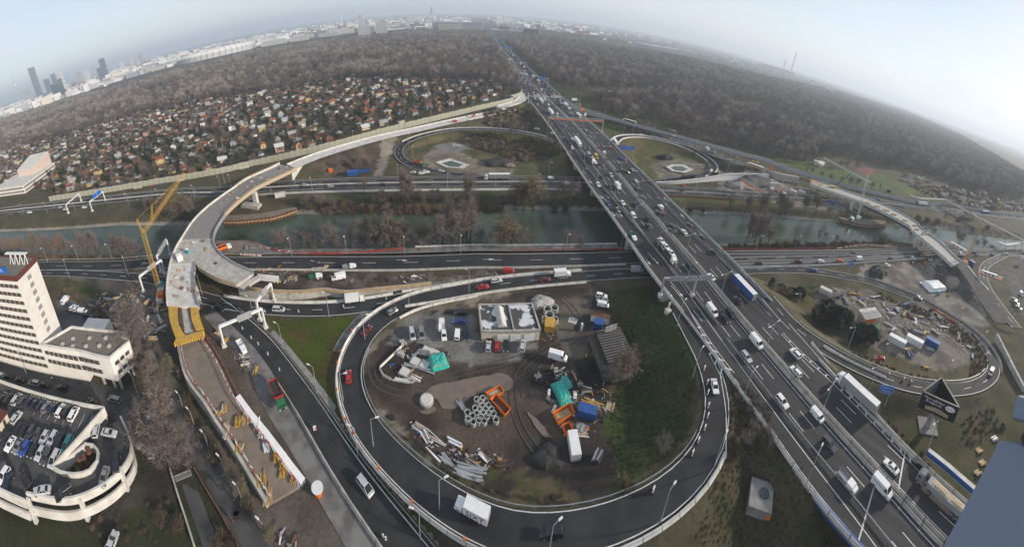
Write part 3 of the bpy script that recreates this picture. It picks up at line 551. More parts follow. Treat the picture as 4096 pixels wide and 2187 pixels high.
netting('safety_net','orange red safety net on the near bank just left of the motorway bridge',V(0.2,27.6,133.3,55,130.7,79.7,126.5),1.0,'net_red')
netting('safety_net','orange red safety net on the near bank right of the motorway bridge',V(0.2,126,113.2,146.1,105.8,172.7,94.8,203,81.5),1.0,'net_red')
netting('safety_net','red net on the far bank left of the motorway bridge',[(68.7,186.4,0.2),(82.1,185.7,0.2)],0.9,'net_red')
netting('safety_net','red net on the far bank right of the motorway bridge',V(0.2,134.5,173.4,154.3,167.9,178.1,160),0.8,'net_red')
netting('safety_net','orange net lying along the right loop road',V(0.2,194.5,14,192.2,6.9,190.8,-2.3),0.7,'orange')
netting('safety_net','red orange net along the far right curve road',V(0.5,237.5,-20.6,229,-24.5,219.8,-28.3),0.7,'orange')
M('stripe_tape',(.75,.72,.70),.6,.9,(.45,.04,.03),det=0,lo=.495,hi=.505)
netting('striped_boards','red and white striped barrier boards by the sheet pile bank',V(0.2,-88.9,126.8,-84.4,126.4,-78.1,125.6,-70.8,125.9),1.0,'stripe_tape')
netting('striped_boards','red and white striped boards beside the road lamp',[(-95.2,118.3,0.2),(-84.7,120.2,0.2)],.9,'stripe_tape')
netting('striped_boards','red and white striped boards on the bank east of the bridge',V(0.2,201.3,81.3,215.9,77.5,231.5,70.4,249.9,56.7),1.2,'stripe_tape')
# ================================================================ left curved bridge (under construction)
def slab(mb,pairs,th=1.4,mi=0): mb.loft([[a,b,(b[0],b[1],b[2] - th),(a[0],a[1],a[2] - th)] for a,b in pairs],mi);return mb
def resample(L,Rr,step=2.0):
 A,B = spline(L,1),spline(Rr,1);n = max(3,int(arclen(A)[-1] / step));la,lb = arclen(A)[-1],arclen(B)[-1]
 return [(tuple(at(A,la * i / n)),tuple(at(B,lb * i / n))) for i in range(n + 1)]
M('rebar_deck',(.27,.255,.24),.8,.8,(.19,.18,.17))
BL = V(8.6,-115.8,209.3,-119.2,200.4,-127.1,183.6,-129,170.1,-130.7,156.2,-131.3,142.1,-129.5,127.3,-124.4,111.8,-121,102.8,-117.2,95.7)
BR = V(8.6,-99.9,202.6,-103.9,192.6,-109.8,180.5,-113.9,169.1,-115.7,152.5,-115.3,138,-111.5,124.1,-107.5,115.9,-102.6,110.6,-97.5,106.8)
RB = thing('ramp_bridge','long curved concrete ramp bridge under construction over the canal','bridge')
PR = resample(BL,BR);nr = int(len(PR) * .22);nm = int(len(PR) * .86)
slab(MB(),PR[:nr + 1]).obj('deck','concrete_dark',RB);slab(MB(),PR[nr:nm + 1]).obj('deck','rebar_deck',RB)
mb = MB()
for a,b in resample(BL,BR,.9)[int(len(PR) * .22 * 2.2):int(len(PR) * .86 * 2.2)]: mb.bar((a[0],a[1],a[2] + .06),(b[0],b[1],b[2] + .06),.16,.10)
stuff(mb.obj('rebar_ribs','concrete_dark',RB))
CR = resample(V(8.6,-103.8,96.7,-100,94.4,-91.7,92,-86.1,91.1,-78.6,91),V(8.6,-97.5,106.8,-91.9,103.9,-84.6,101.4,-79.6,100.3,-75.5,99.2))
mb = MB();slab(mb,PR[nm:]);mb.prism([PR[-1][0],(-115.3,92.4,8.6),(-103.8,96.7,8.6),(-97.5,106.8,8.6)],7.2,8.6);slab(mb,CR);mb.obj('deck','concrete',RB)
LB = resample(V(8.6,-115.3,92.4,-109,83.7,-102.6,76.1,-97.5,71),V(8.6,-103.8,96.7,-97.9,88.3,-90.4,80,-85.5,75.8));slab(MB(),LB).obj('deck','concrete_light',RB)
Y0 = resample(V(8.3,-97.3,71,-92.3,66.3,-87.7,62.9,-84.3,60.8),V(8.3,-94.3,73.1,-89.4,67.7,-84.6,64.4,-81.6,63.2));slab(MB(),Y0,.5).obj('formwork','yellow',RB)
Y1 = resample(V(8.3,-91,76.8,-84.6,69.9,-80,66.6),V(8.3,-88.3,77.9,-81.6,71.3,-77.8,68.3));slab(MB(),Y1,.5).obj('formwork','yellow',RB)
Y2 = resample(V(7.4,-94.8,73.6,-88.1,67.1,-82.7,64.2),V(7.4,-90.6,75.5,-83.9,69.1,-80.2,66.2));slab(MB(),Y2,.6).obj('trough','concrete',RB)
Y3 = [((-94,72.9,8),(-92.8,73.5,8)),((-85.2,65,8),(-84,65,8))];slab(MB(),Y3,.8).obj('beam','rust',RB)
Y4 = [((-90.4,74.6,8),(-89.5,75,8)),((-81.1,66.4,8),(-80.4,67,8))];slab(MB(),Y4,.8).obj('beam','rust',RB)
a,b = (-84.2,60.8,8.2),(-77.4,67.9,8.2);mb = MB();slab(mb,[(a,b),((a[0] + .7,a[1] - 1.6,a[2]),(b[0] + .7,b[1] - 1.6,b[2]))],1.8)
for i in range(14): u = i / 13;mb.box((a[0] + (b[0] - a[0]) * u + .8,a[1] + (b[1] - a[1]) * u - 1.8,a[2] - 1.7),(.25,.5,1.6))
mb.obj('end_formwork','yellow',RB)
def side(pts,h,mat,name,off=0,th=.35): mb = MB();sweep(mb,spline(pts,2),[(off - th / 2,-.9),(off + th / 2,-.9),(off + th / 2,h),(off - th / 2,h)]);return mb.obj(name,mat,RB)
side(BL + V(8.6,-115.3,92.4,-109,83.7,-102.6,76.1,-97.5,71),1.3,'concrete_light','edge_formwork',0)
side(BR[:6],1.1,'plank','edge_formwork');side(BR[5:] + V(8.6,-91.9,103.9,-84.6,101.4,-79.6,100.3,-75.5,99.2),1.1,'galv','edge_formwork')
side(V(8.6,-103.8,96.7,-100,94.4,-91.7,92,-86.1,91.1,-78.6,91),1.0,'plank','edge_formwork');side(V(8.6,-103.8,96.7,-97.9,88.3,-90.4,80,-85.5,75.8),1.0,'concrete_dark','edge_formwork')
mb = MB()
for p in spline(BL[:4],2.2): mb.box((p[0],p[1],p[2]),(.12,.12,2.0));
for p in spline(BR[:6],2.2): mb.box((p[0],p[1],p[2]),(.12,.12,1.9))
sweep(mb,spline(BL[:4],3),[(-.06,1.7),(.06,1.7),(.06,1.95),(-.06,1.95)]);sweep(mb,spline(BR[:6],3),[(-.06,1.6),(.06,1.6),(.06,1.85),(-.06,1.85)]);stuff(mb.obj('timber_railing','timber',RB))
for (x,y,zb),tilt in ((((-114,168.1,0)),2.2),((-121.1,170,0),-1.5)):
 mb = MB();mb.loft([[(x - 1.4 + tilt * s * 0,y - 1.2,z),(x + 1.4,y - 1.2,z),(x + 1.4,y + 1.2,z),(x - 1.4,y + 1.2,z)] for s,z in ((0,-1),(1,7.3))]);mb.obj('pier','concrete_light',RB)
mb = MB();p = (-114.8,163.3,0);mb.box((p[0],p[1],-.5),(12,5,2.2));mb.obj('pier_footing','concrete',RB)
mb = MB();a,b,c_ = (-114.5,203.3,0),(-103.3,200.8,0),(-99,214.9,7);mb.prism([a,b,(b[0] + 6,b[1] + 14,0),(a[0] + 6,a[1] + 14,0)],-1,7.2);mb.obj('abutment','concrete_light',RB)
for p in ((-96.9,99.3,0),(-94.1,98.7,0)): mb = MB();mb.tube((p[0],p[1],-.5),(p[0],p[1],7.3),.9,n=12);mb.obj('pier','concrete',RB)
for p in ((-108.3,83.4,0),(-95.9,85.1,0)): mb = MB();mb.box((p[0],p[1],-.5),(2,2,7.8));mb.obj('pier','concrete',RB)
for x0,y0,x1,y1,tx in ((1130,140,1180,118,'BANNER'),):
 mb = MB();a,b = Vector((-110.2,185.4,7.4)),Vector((-107.7,191.8,7.4));mb.bar(a,b,.1,1.7);mb.obj('banner','dark',RB);mb = MB();a,b = Vector((-108.6,188.7,7.4)),Vector((-107.5,191.5,7.4));u = Vector((.25,-.25,0));mb.bar(a + u,b + u,.1,1.5);mb.obj('banner','yellow',RB)
# stair tower of scaffold beside the left branch
p0,p1 = Vector((-99.7,90,0)),Vector((-90.8,82.3,0));t = thing('scaffold_stair','narrow grey scaffold stair along the right edge of the bridge branch','scaffold',p0);d = p1 - p0;u = Vector((d.y,-d.x,0)).normalized() * 1.1;mb = MB()
for i in range(5):
 for k in (0,1): q = d * (i / 4) + u * k;mb.tube(q,q + Vector((0,0,8.2)),.05,n=4)
for z in range(1,9): mb.bar(u * .5 + Vector((0,0,z - .5)),d + u * .5 + Vector((0,0,z)),.05);mb.bar(d * ((z % 4) / 4) + u * .5 + Vector((0,0,z - 1)),d * ((z % 4 + 1) / 4) + u * .5 + Vector((0,0,z)),.7,.06)
stuff(mb.obj('frame','galv',t))
# retaining wall with timber walkway
W = V(0,-81.1,94.3,-72.2,94.9,-63.4,96.9,-55.2,99.5,-47.2,102.7) + V(0,-39.2,103.4,-28.3,107,-16.5,110.4,-7.4,113)
S = spline(W,2);n = len(S);RW = thing('retaining_wall','curved grey concrete retaining wall with timber walkway on top','wall')
top = np.linspace(5.4,1.4,n);mb = MB();N = normals(S)
mb.loft([[(p[0] - q[0] * .0,p[1],-.3),(p[0] - q[0] * .8,p[1] - q[1] * .8,-.3),(p[0] - q[0] * .8,p[1] - q[1] * .8,h),(p[0],p[1],h)] for p,q,h in zip(S,N,top)]);mb.obj('wall','concrete',RW)
mb = MB();T = S.copy();T[:,2] = top
sweep(mb,T,[(.05,.05),(1.1,.05),(1.1,.15),(.05,.15)]);sweep(mb,T,[(.95,.6),(1.05,.6),(1.05,.8),(.95,.8)]);sweep(mb,T,[(.95,1.1),(1.05,1.1),(1.05,1.3),(.95,1.3)])
for i in range(0,n,2): p,q = T[i],N[i];mb.box((p[0] + q[0],p[1] + q[1],p[2]),(.12,.12,1.4));mb.bar((p[0] + q[0] * 1.0,p[1] + q[1],p[2]),(p[0] + q[0] * .1,p[1] + q[1] * .1,p[2] - 1.3),.1)
mb.obj('timber_walkway','timber',RW)
mb = MB();mb.prism([(-79.1,92,7),(-74,100.9,7),(-72.7,99.2,6),(-76.4,91.5,6)],5.6,7.0);mb.obj('wing_wall','concrete',RW)
mb = MB();slab(mb,[((-77,103.9,4.4),(-74.4,100.7,4.4)),((-68,105.9,3.6),(-66.4,102.5,3.6))],.4);mb.obj('culvert','concrete_light',RW)
mb = MB();a,b = (-77.9,105.4,0),(-69.1,106.7,0);mb.bar((a[0],a[1],1.7),(b[0],b[1],1.4),.3,3.4);mb.obj('culvert_mouth','black',RW)
mb = MB();mb.bar((-78.3,98.6,7.6),(-76.8,101.1,7.6),.15,1.4);mb.obj('tarpaulin','blue',RW)
# lower earth ramp between formwork walls
ER = thing('earth_ramp','brown earth ramp between two formed concrete edges at the lower left','ramp')
DL = [(-85,61.6,6.4),(-74.2,53.1,5.2)] + [(-64.3,49.5,4.6),(-59,47.2,4),(-54.2,45.3,3.5),(-48.4,42.7,2.9),(-43.4,40.3,2.4),(-38.8,38.2,1.9)]
DR = [(-78.7,68,6.4),(-67.4,62.2,5.6)] + [(-56.4,55,4.6),(-50.5,52.3,4),(-45.2,50.2,3.4),(-40.4,48,2.9),(-35.8,45.8,2.3),(-32.7,44.4,1.9)]
P2 = resample(DL,DR,3);mb = MB();slab(mb,[((a[0],a[1],a[2] - .8),(b[0],b[1],b[2] - .8)) for a,b in P2],4)
M('earth',(.215,.175,.14),.95,.35,(.16,.13,.105),bump=.1);mb.obj('earth_fill','earth',ER)
mb = MB();sweep(mb,spline(DL,3),[(-.3,-5),(.5,-5),(.5,0),(-.3,0)]);mb.obj('edge_wall','concrete',ER)
mb = MB();sweep(mb,spline(DR[:3],3),[(-.6,-3),(.1,-3),(.1,0),(-.6,0)]);mb.obj('edge_wall','rust',ER)
mb = MB();sweep(mb,spline(DR[2:],3),[(-.7,-1.2),(.8,-1.2),(.8,.1),(-.7,.1)]);mb.obj('box_girder','white',ER)
for S_,of,mt in ((spline(DL,2.5),-.9,'stripe_tape'),(spline(DR,2.5),1.3,'stripe_tape')):
 mb = MB()
 for k in (.55,1.15): sweep(mb,S_,[(of - .05,k),(of + .05,k),(of + .05,k + .2),(of - .05,k + .2)])
 N = normals(S_)
 for p,q in zip(S_,N): mb.box((p[0] + q[0] * of,p[1] + q[1] * of,p[2] - .4),(.1,.1,1.9))
 stuff(mb.obj('railing',mt,ER))
mb = MB()
for i,p in enumerate(spline(DL,3)[10:-1:2]): mb.box((p[0] + .9,p[1] + .2,p[2] - .2),(.5,2.6,.25),rng.uniform(.2,.9))
stuff(mb.obj('loose_formwork','yellow',ER))
# ================================================================ right curved bridge
TB = thing('ramp_bridge','straight looking ramp bridge under construction at the right over the canal','bridge')
RL = [(271,153.3,7),(275,137.9,7.6),(280,122.4,8.2),(287,104.7,8.4),(287,83.1,8.4),(283,60.9,8.4)] + V(8.4,275,54.9,262,36.5,250,21.7,243.2,14.2)
RR = [(282,159.7,7),(293,147,7.6),(297,127.2,8.2),(304,109.7,8.4),(307,85.6,8.4),(301,60.8,8.4)] + V(8.4,290,50.7,278,32.2,263,17.4,256,9.8)
PP = resample(RL,RR,3);slab(MB(),PP,1.6).obj('deck','concrete',TB)
for pts,h,mt in ((RL,1.1,'concrete_light'),(RR,1.1,'galv')): mb = MB();sweep(mb,spline(pts,3),[(-.2,-1.2),(.2,-1.2),(.2,h),(-.2,h)]);mb.obj('parapet',mt,TB)
mb = MB();sweep(mb,spline(RL[3:7],3),[(-.5,-3.4),(.2,-3.4),(.2,-1.7),(-.5,-1.7)]);mb.obj('falsework','dark_steel',TB)
for p in [(281,112.6,0),(289,112.1,0),(268,47.1,0),(269,44.7,0),(279,44.2,0)]:
 mb = MB();mb.loft([[(p[0] - 1,p[1] - 1,-3),(p[0] + 1,p[1] - 1,-3),(p[0] + 1,p[1] + 1,-3),(p[0] - 1,p[1] + 1,-3)],[(p[0] - 1.6,p[1] - .4,7),(p[0] + 1.6,p[1] - .4,7),(p[0] + 1.6,p[1] + 2,7),(p[0] - 1.6,p[1] + 2,7)]]);mb.obj('pier','concrete_light',TB)
mb = MB()
for k in range(26):
 a,b = PP[int(len(PP) * (.02 + .36 * k / 26))];
 for u in (.15,.85): x,y = a[0] + (b[0] - a[0]) * u,a[1] + (b[1] - a[1]) * u;mb.tube((x,y,-5),(x,y,a[2] - 1.6),.22,n=5)
for k in range(10):
 a,b = PP[int(len(PP) * (.60 + .12 * k / 10))]
 for u in (.1,.5,.9): x,y = a[0] + (b[0] - a[0]) * u,a[1] + (b[1] - a[1]) * u;mb.tube((x,y,-5),(x + (k % 2) * 1.5,y,a[2] - 1.6),.22,n=5)
stuff(mb.obj('shoring_props','galv',TB))
for c_,p in (('yellow',[(278,155.4,8.6,7,2),(290,140.4,8.6,8,3),(278,148,8.6,6,2.4)]),('timber',[(292,103.8,8.6,4,3),(295,95.4,8.6,4,2.5),(296,86.9,8.6,5,3),(294,78.5,8.6,5,2.5),(292,67.1,8.6,4,2.5)]),('timber',[(290,57.5,8.6,3,2),(283,53.1,8.6,4,2),(283,44.1,8.6,3,2)])):
 for x,y,z,a,b in p: mb = MB();mb.box((x,y,z),(a,b,.7),-.5);mb.obj('formwork_stack',c_,TB)
# sheet pile cofferdams on the banks
def piles(name,label,pts,h=2.2,z0=-5):
 S = spline(pts,1.0);mb = MB();N = normals(S)
 mb.loft([[(p[0] + q[0] * (.45 if i % 2 else -.1),p[1] + q[1] * (.45 if i % 2 else -.1),z0),(p[0] + q[0] * (.45 if i % 2 else -.1),p[1] + q[1] * (.45 if i % 2 else -.1),z0 + h + 2)] for i,(p,q) in enumerate(zip(S,N))],0,False,False)
 t = thing(name,label,'sheet piling');mb.obj('piles','rust',t);mb = MB();sweep(mb,S,[(-.3,h - 1.2),(.7,h - 1.2),(.7,h - .7),(-.3,h - .7)]);o = mb.obj('waling_beam','timber',t);o.location.z = z0 - pts[0][2] + 1.6
 F = [tuple(p[:2]) for p in pts];return t
piles('sheet_pile_wall','rusty sheet pile wall in the water below the left curved bridge',V(-2,-125.1,146.3,-116.3,148.3,-106.7,152.2,-98.4,155.6,-91.9,161,-86.5,166.8))
mb = MB();mb.prism(V(-1.6,-126.4,148.5,-107.5,153.8,-99.2,157.2,-86.9,168,-90.3,176.2,-113.4,170,-129.8,157.1),-6,-1.5);struct(mb.obj('work_platform','earth'))
piles('sheet_pile_wall','dark sheet pile wall around the near bank under the left curved bridge',V(-2,-116.7,126.5,-108,129.5,-99.2,131.7,-92.7,131.8,-86.7,129.4))
mb = MB();mb.prism(V(-1,-115.9,125.7,-98.4,130.9,-92,130.9,-85.8,128.1,-77.3,126,-86.7,121.2,-102.8,116.7,-111.7,119.8),-6,-.1);struct(mb.obj('work_platform','earth'))
piles('sheet_pile_wall','rusty sheet pile cofferdam in the canal beneath the right bridge',V(-2,254,110.3,255,103.8,261,95.4,271,87.9,288,82.1,296,82.8))
mb = MB();mb.prism(V(-1.6,254,110.4,255,103.9,262,95.9,271,88.2,288,82.5,296,83,306,92.6,295,110.8,281,120.5),-6,-1.5);struct(mb.obj('work_platform','earth'))
# ================================================================ white retaining wall and box walls on the far right
t = thing('retaining_wall','long white sheeted retaining wall of the ramp cutting at the far right','wall');S = spline(V(0,137.3,192.3,151.2,190.5,176.5,190.1,204.9,189.6,227.5,186,244.8,180.8),3);n = len(S);h = np.interp(np.linspace(0,1,n),[0,.35,.6,1],[1.0,2.6,5.2,6.0]);mb = MB()
mb.loft([[(p[0],p[1],-.2),(p[0],p[1] + .8,-.2),(p[0],p[1] + .8,k),(p[0],p[1],k)] for p,k in zip(S,h)]);mb.obj('wall','white',t)
mb = MB();mb.loft([[(p[0],p[1] - .4,k),(p[0],p[1] + 1.2,k),(p[0],p[1] + 1.2,k + .5),(p[0],p[1] - .4,k + .5)] for p,k in zip(S,h)]);mb.obj('coping','concrete_light',t)
for lab,pts,h0,h1 in (('grey concrete side wall of the connector ramp behind the yellow truck',V(0,251,197.3,260,181,278,170),7.0,6.0),('short concrete wall stub beside the green truck',[(233.4,167.6,0),(242.8,165.6,0)],5,5)):
 mb = MB();S = spline(pts,4);mb.loft([[(p[0],p[1],-.3),(p[0],p[1] + 3,-.3),(p[0],p[1] + 3,k),(p[0],p[1],k)] for p,k in zip(S,np.linspace(h0,h1,len(S)))]);tag(mb.obj('concrete_wall','concrete'),lab,'wall')
mb = MB();S = spline([(256,21.5,4),(252,17.1,5),(251,14.1,5)],2);mb.loft([[(p[0],p[1],0),(p[0],p[1] + 1,0),(p[0],p[1] + 1,7),(p[0],p[1],7)] for p in S]);tag(mb.obj('abutment_wall','concrete_light'),'pale concrete abutment wing at the near end of the right bridge','wall')
mb = MB();sweep(mb,spline([(259,4.6,6),(249.6,-4,4.6),(239.9,-14.5,3)],3),[(-.5,-1),(.5,-1),(.5,1.2),(-.5,1.2)]);tag(mb.obj('parapet_wall','concrete_light'),'white parapet along the grey new ramp at the right','wall')
mb = MB();sweep(mb,spline([(190.9,-23.9,3),(178.4,-30.4,2),(169,-34.8,1.6),(159.5,-39.5,1.2)],3),[(-.6,-2),(.6,-2),(.6,1),(-.6,1)]);tag(mb.obj('parapet_wall','concrete'),'rough concrete edge beside the right loop at the frame side','wall')
# far right railway bridge with arched truss
t = thing('truss_bridge','grey steel truss bridge with arched top chord at the far right','bridge');S = np.array([(440,58.9,8),(424,33.5,8),(407,-5.7,8),(386,-52.8,8)]);mb = MB();S2 = spline(S,5)
sweep(mb,S2,[(-3,-.6),(3,-.6),(3,0),(-3,0)]);mb.obj('deck','concrete_dark',t);mb = MB()
for o_ in (-3,3):
 T = offset(S2,o_);L = arclen(T)[-1];n = 34;a0 = .30;prev = None
 for i in range(n + 1):
  d = L * i / n;p = Vector(at(T,d));u = i / n;hh = 1.6 + (4.5 * math.sin(math.pi * (u - a0) / (1 - a0)) if u > a0 else 0);q = p + Vector((0,0,hh));mb.bar(p,q,.18)
  if prev: mb.bar(prev[1],q,.25);mb.bar(prev[0],q,.14)
  prev = (p,q)
stuff(mb.obj('truss','grey',t))
for p in ((425,30.7,0),(427,23.3,0)): mb = MB();mb.box((p[0],p[1],-4),(3,7,11.4),-.8);mb.obj('pier','concrete',t)
t = thing('footbridge','grey covered footbridge ramp beyond the far right road','bridge');mb = MB();sweep(mb,spline([(400,96.7,4),(398,83.9,6),(441,62.4,6.5),(441,57.2,7)],5),[(-1.6,-.4),(1.6,-.4),(1.6,.9),(-1.6,.9)]);mb.obj('deck','concrete',t)
for p in ((401,89,0),(428,73.6,0),(443,65.9,0)): mb = MB();mb.box(p,(.8,.8,5));mb.obj('pier','concrete',t)
t = thing('station_platform','concrete platform ramp on posts at the right frame edge','platform');mb = MB();sweep(mb,spline(V(5,358,-14,357,-21,392,-41.5,414,-55.2),5),[(-2,-.5),(2,-.5),(2,.7),(-2,.7)]);mb.obj('deck','concrete_light',t)
for p in ((359,-16.9,0),(360,-22.7,0),(372,-32.1,0),(381,-39.8,0)): mb = MB();mb.box(p,(.7,.7,4.6));mb.obj('post','concrete',t)
# ================================================================ gantries and road signs
def gantry(name,label,p0,p1,h0,h1,mat='white_steel',panels=(),beam=.8,leg=.6,face='galv',double=False):
 p0,p1 = Vector(p0),Vector(p1);t = thing(name,label,'gantry',p0);d = p1 - p0;ang = math.atan2(d.y,d.x);top0,top1 = Vector((0,0,h0)),d + Vector((0,0,h1));u = Vector((-d.y,d.x,0)).normalized()
 for a,b in ((Vector((0,0,0)),top0),(d,top1)):
  mb = MB();mb.bar(a,b,leg);o = mb.obj('post',mat,t);mb = MB();mb.box(a - Vector((0,0,.3)),(1.6,1.6,1.4),ang);mb.obj('foundation','concrete_light',t)
 mb = MB()
 if double:
  for s in (-.8,.8):
   for z in (0,1.5): mb.bar(top0 + u * s + Vector((0,0,z)),top1 + u * s + Vector((0,0,z)),.22)
   n = max(4,int(d.length / 2.2))
   for i in range(n + 1): q = top0.lerp(top1,i / n) + u * s;mb.bar(q,q + Vector((0,0,1.5)),.16)
 else: mb.bar(top0,top1,beam)
 mb.obj('beam',mat,t)
 for u0,u1,zb,zt,pm in panels:
  mb = MB();a,b = top0.lerp(top1,u0) + u * -.7,top0.lerp(top1,u1) + u * -.7;zc = Vector((0,0,(zb + zt) / 2));mb.bar(a + zc,b + zc,.15,zt - zb);o = mb.obj('sign_panel',pm,t)
  if pm == 'galv':
   mb = MB();
   for i in range(5): q = a.lerp(b,(i + .5) / 5) + u * .12;mb.bar(q + Vector((0,0,zb)),q + Vector((0,0,zt)),.12)
   stuff(mb.obj('bracing','steel',o))
 return t
gantry('sign_gantry','white portal gantry with grey backed sign over the exit road',(-73,70.9,0),(-63,83.1,0),8.5,8.5,panels=[(.42,.74,-.9,1.8,'galv')])
gantry('sign_gantry','white portal gantry spanning the slip road below the retaining wall',(-66.5,85.5,0),(-65.7,95.6,0),8.5,8.5,panels=[(.3,.65,-.6,2.2,'galv')])
gantry('sign_gantry','white portal gantry with sign panel beside the yellow mobile crane',(-123.1,79.1,0),(-122.5,93.1,0),8.2,8.2,panels=[(.35,.72,-.5,2.0,'galv')])
gantry('sign_gantry','white gantry arm with long sign behind the bridge edge by the canal',(-125.6,93.6,0),(-131.3,106.8,0),9,9,panels=[(.1,.5,-.6,2.2,'galv'),(.55,.9,-.6,2.2,'galv')])
gantry('sign_gantry','white portal gantry without sign over the far left canal road',(-252,115.8,0),(-262,135.3,0),7.5,7.5)
g_ = gantry('sign_gantry','white portal gantry with two blue signs over the far left canal road',(-232.2,126.3,0),(-238.1,143.8,0),8,8,panels=[(.22,.5,.2,3.2,'sign_blue'),(.55,.85,.2,3.2,'sign_blue')])
gantry('sign_gantry','grey gantry with three sign backs over the near left lanes of the motorway',(74.2,86.4,8),(86.4,82.3,8),8,8.2,'galv',panels=[(.15,.62,-.7,1.5,'galv'),(.68,.98,-.7,1.6,'galv'),(1.02,1.45,-.7,1.6,'galv')])
og = gantry('toll_gantry','long orange and grey truss gantry across the whole motorway',(87.2,301,6),(139.5,298,4),9.0,10.2,'galv',double=True)
d = Vector((139.5,298,4)) - Vector((87.2,301,6));mb = MB();u = Vector((-d.y,d.x,0)).normalized();mb.bar(Vector((0,0,8.6)) - u * .9,d + Vector((0,0,9.8)) - u * .9,.2,.8);mb.obj('orange_fascia','orange',og)
for lab,a,b,h,pn in (('grey far gantry with three sign backs near the ramp merge',(aL(395) - 3,395,5.5),(aR(395) - 10,395,5.5),8,[(.12,.36,-1,2.2,'galv'),(.4,.56,-1,2,'galv'),(.66,.98,-1,2.2,'galv')]),
  ('grey far gantry with a long sign over the left motorway lanes',(aL(560) - 2,560,4),(aM(560),560,4),8,[(.1,.95,-1,2.6,'galv')]),('grey far gantry with lamps over the right motorway lanes',(aM(700),700,4),(aR(700),700,4),8,[]),
  ('grey far gantry bar over the left lanes in the traffic jam',(aL(760),760,4),(aM(760),760,4),7,[]),('far gantry with a blue and green sign over the right lanes',(aM(520) + 12,520,4.5),(aR(520) + 2,520,4.5),9,[(.0,.55,-.8,2.2,'sign_blue')]),
  ('distant gantry with a blue sign over the jammed motorway',(aL(1250),1250,4),(aR(1250),1250,4),9,[(.5,.9,-.5,3,'sign_blue')]),('distant gantry with a second blue sign nearer the forest edge',(aL(980),980,4),(aR(980),980,4),9,[(.5,.85,-.5,3,'sign_blue')])):
 gantry('sign_gantry',lab,a,b,h,h,'galv',panels=pn)
def og2(lab,a,b,ha,hb,post,box):
 a,b = Vector(a),Vector(b);t = thing('toll_gantry',lab,'gantry',a);d = b - a;u = Vector((-d.y,d.x,0)).normalized();A_,B_ = Vector((0,0,ha)),d + Vector((0,0,hb));mb = MB();mb.bar(A_,B_,.9,.9);mb.obj('orange_beam','orange',t);mb = MB()
 for s in (-.7,.7):
  mb.bar(A_ + u * s + Vector((0,0,2)),B_ + u * s + Vector((0,0,2)),.2)
  for i in range(9): q = A_.lerp(B_,i / 8) + u * s;mb.bar(q,q + Vector((0,0,2)),.16)
 stuff(mb.obj('truss','galv',t))
 for s in post: q = A_.lerp(B_,s);mb = MB();mb.bar(Vector((q.x,q.y,0)),q,.7);mb.obj('post','galv',t)
 if box:
  mb = MB();q0,q1 = A_.lerp(B_,box[0]),A_.lerp(B_,box[1]);mb.bar(q0 + Vector((0,0,1.6)),q1 + Vector((0,0,1.6)),1.6,2.2);mb.obj('sign_box','white',t)
  for k in range(3): q = q0.lerp(q1,.25 + .25 * k) + Vector((0,0,1.7));v = d.normalized() * .55;mb = MB();mb.bar(q - v - u * .9,q + v - u * .9,.1,1.2);mb.obj('display','black',t)
og2('orange gantry beam on one post over the far canal road right of the motorway',(201.3,172.4,8),(201.3,152.8,8),0,0,(.95,.05),None)
og2('white and orange message gantry over the canal road by the yellow crane',(291,28.9,6.5),(283,6.9,6.5),0,0,(.04,.97),(.2,.85))
og2('white and orange message gantry beside the far right curve road',(256,-4.1,6.5),(259,-22.1,6.5),0,0,(.9,),(.12,.75))
def sign(name,label,base,h,w_,ph,ang,mat='sign_blue',text=None,tsize=.9,arm=0,poles=(0,)):
 t = thing(name,label,'road sign',base,ang);mb = MB()
 for x in poles: mb.tube((x,.2,0),(x,.2,h + ph / 2),.18,n=6);mb.obj('post','galv',t);mb = MB()
 if arm: mb.bar((0,.2,h),(arm,.2,h),.3);mb.obj('arm','galv',t);mb = MB()
 mb = MB();mb.box((arm,0,h - ph / 2),(w_,.12,ph));pn = mb.obj('panel',mat,t);mb = MB()
 for z in (h - ph / 2 + .12,h + ph / 2 - .2): mb.box((arm,-.08,z),(w_ - .2,.04,.08))
 for x in (-w_ / 2 + .14,w_ / 2 - .14): mb.box((arm + x,-.08,h - ph / 2 + .12),(.08,.04,ph - .24))
 mb.obj('border','paint',pn)
 for i,s in enumerate(text or ()):
  o = link('lettering',text_mesh('lettering',s,tsize,'paint'),pn);o.location = (arm,-.09,h + (len(text) / 2 - .5 - i) * tsize * 1.15);o.rotation_euler = (R(90),0,0)
 return t
sign('direction_sign','blue direction sign reading Zentrum Erdberg on a single post by the truck',(111.9,10.5,4),6.6,4.6,3.0,R(-62),text=('Zentrum','Erdberg'),tsize=.95,arm=-1.5)
sign('direction_sign','left of two blue motorway signs above the far right loop',(134.5,224.8,5),9.6,5.4,3.6,R(-10),text=('Kaiser-Ebersd.','Gasometer'),tsize=.7,arm=-8.6)
sign('direction_sign','right of two blue motorway signs above the far right loop',(134.5,224.8,5),9.6,5.0,3.4,R(-10),text=('Zentrum','Erdberg'),tsize=.8,arm=-2.6)
sign('direction_sign','small blue sign on the bank between canal road and right loop',(177.5,60.6,0),9.0,2.6,2.6,R(-40),text=('E60','A4'),tsize=.8)
sign('orange_sign','orange construction sign on the right verge of the distant motorway',(140.1,356,6),3.5,5,3.6,0,'orange',poles=(-1.6,1.6));sign('small_sign','small white sign below the orange sign on the right verge',(137.8,341,5),3.5,2.6,3.4,0,'white')
sign('message_sign','white three window message board on an orange arm by the forest path',(150.7,396,5),6.5,6.5,3,0,'white',arm=-7);sign('orange_sign','orange diamond sign beside the concrete connector wall',(251,185.6,4),6,2.6,3.6,R(-40),'orange')
sign('warning_sign','grey sign back on a concrete block beside the motorway ramp',(73.7,79.8,7),3.2,1.5,1.6,R(20),'galv')
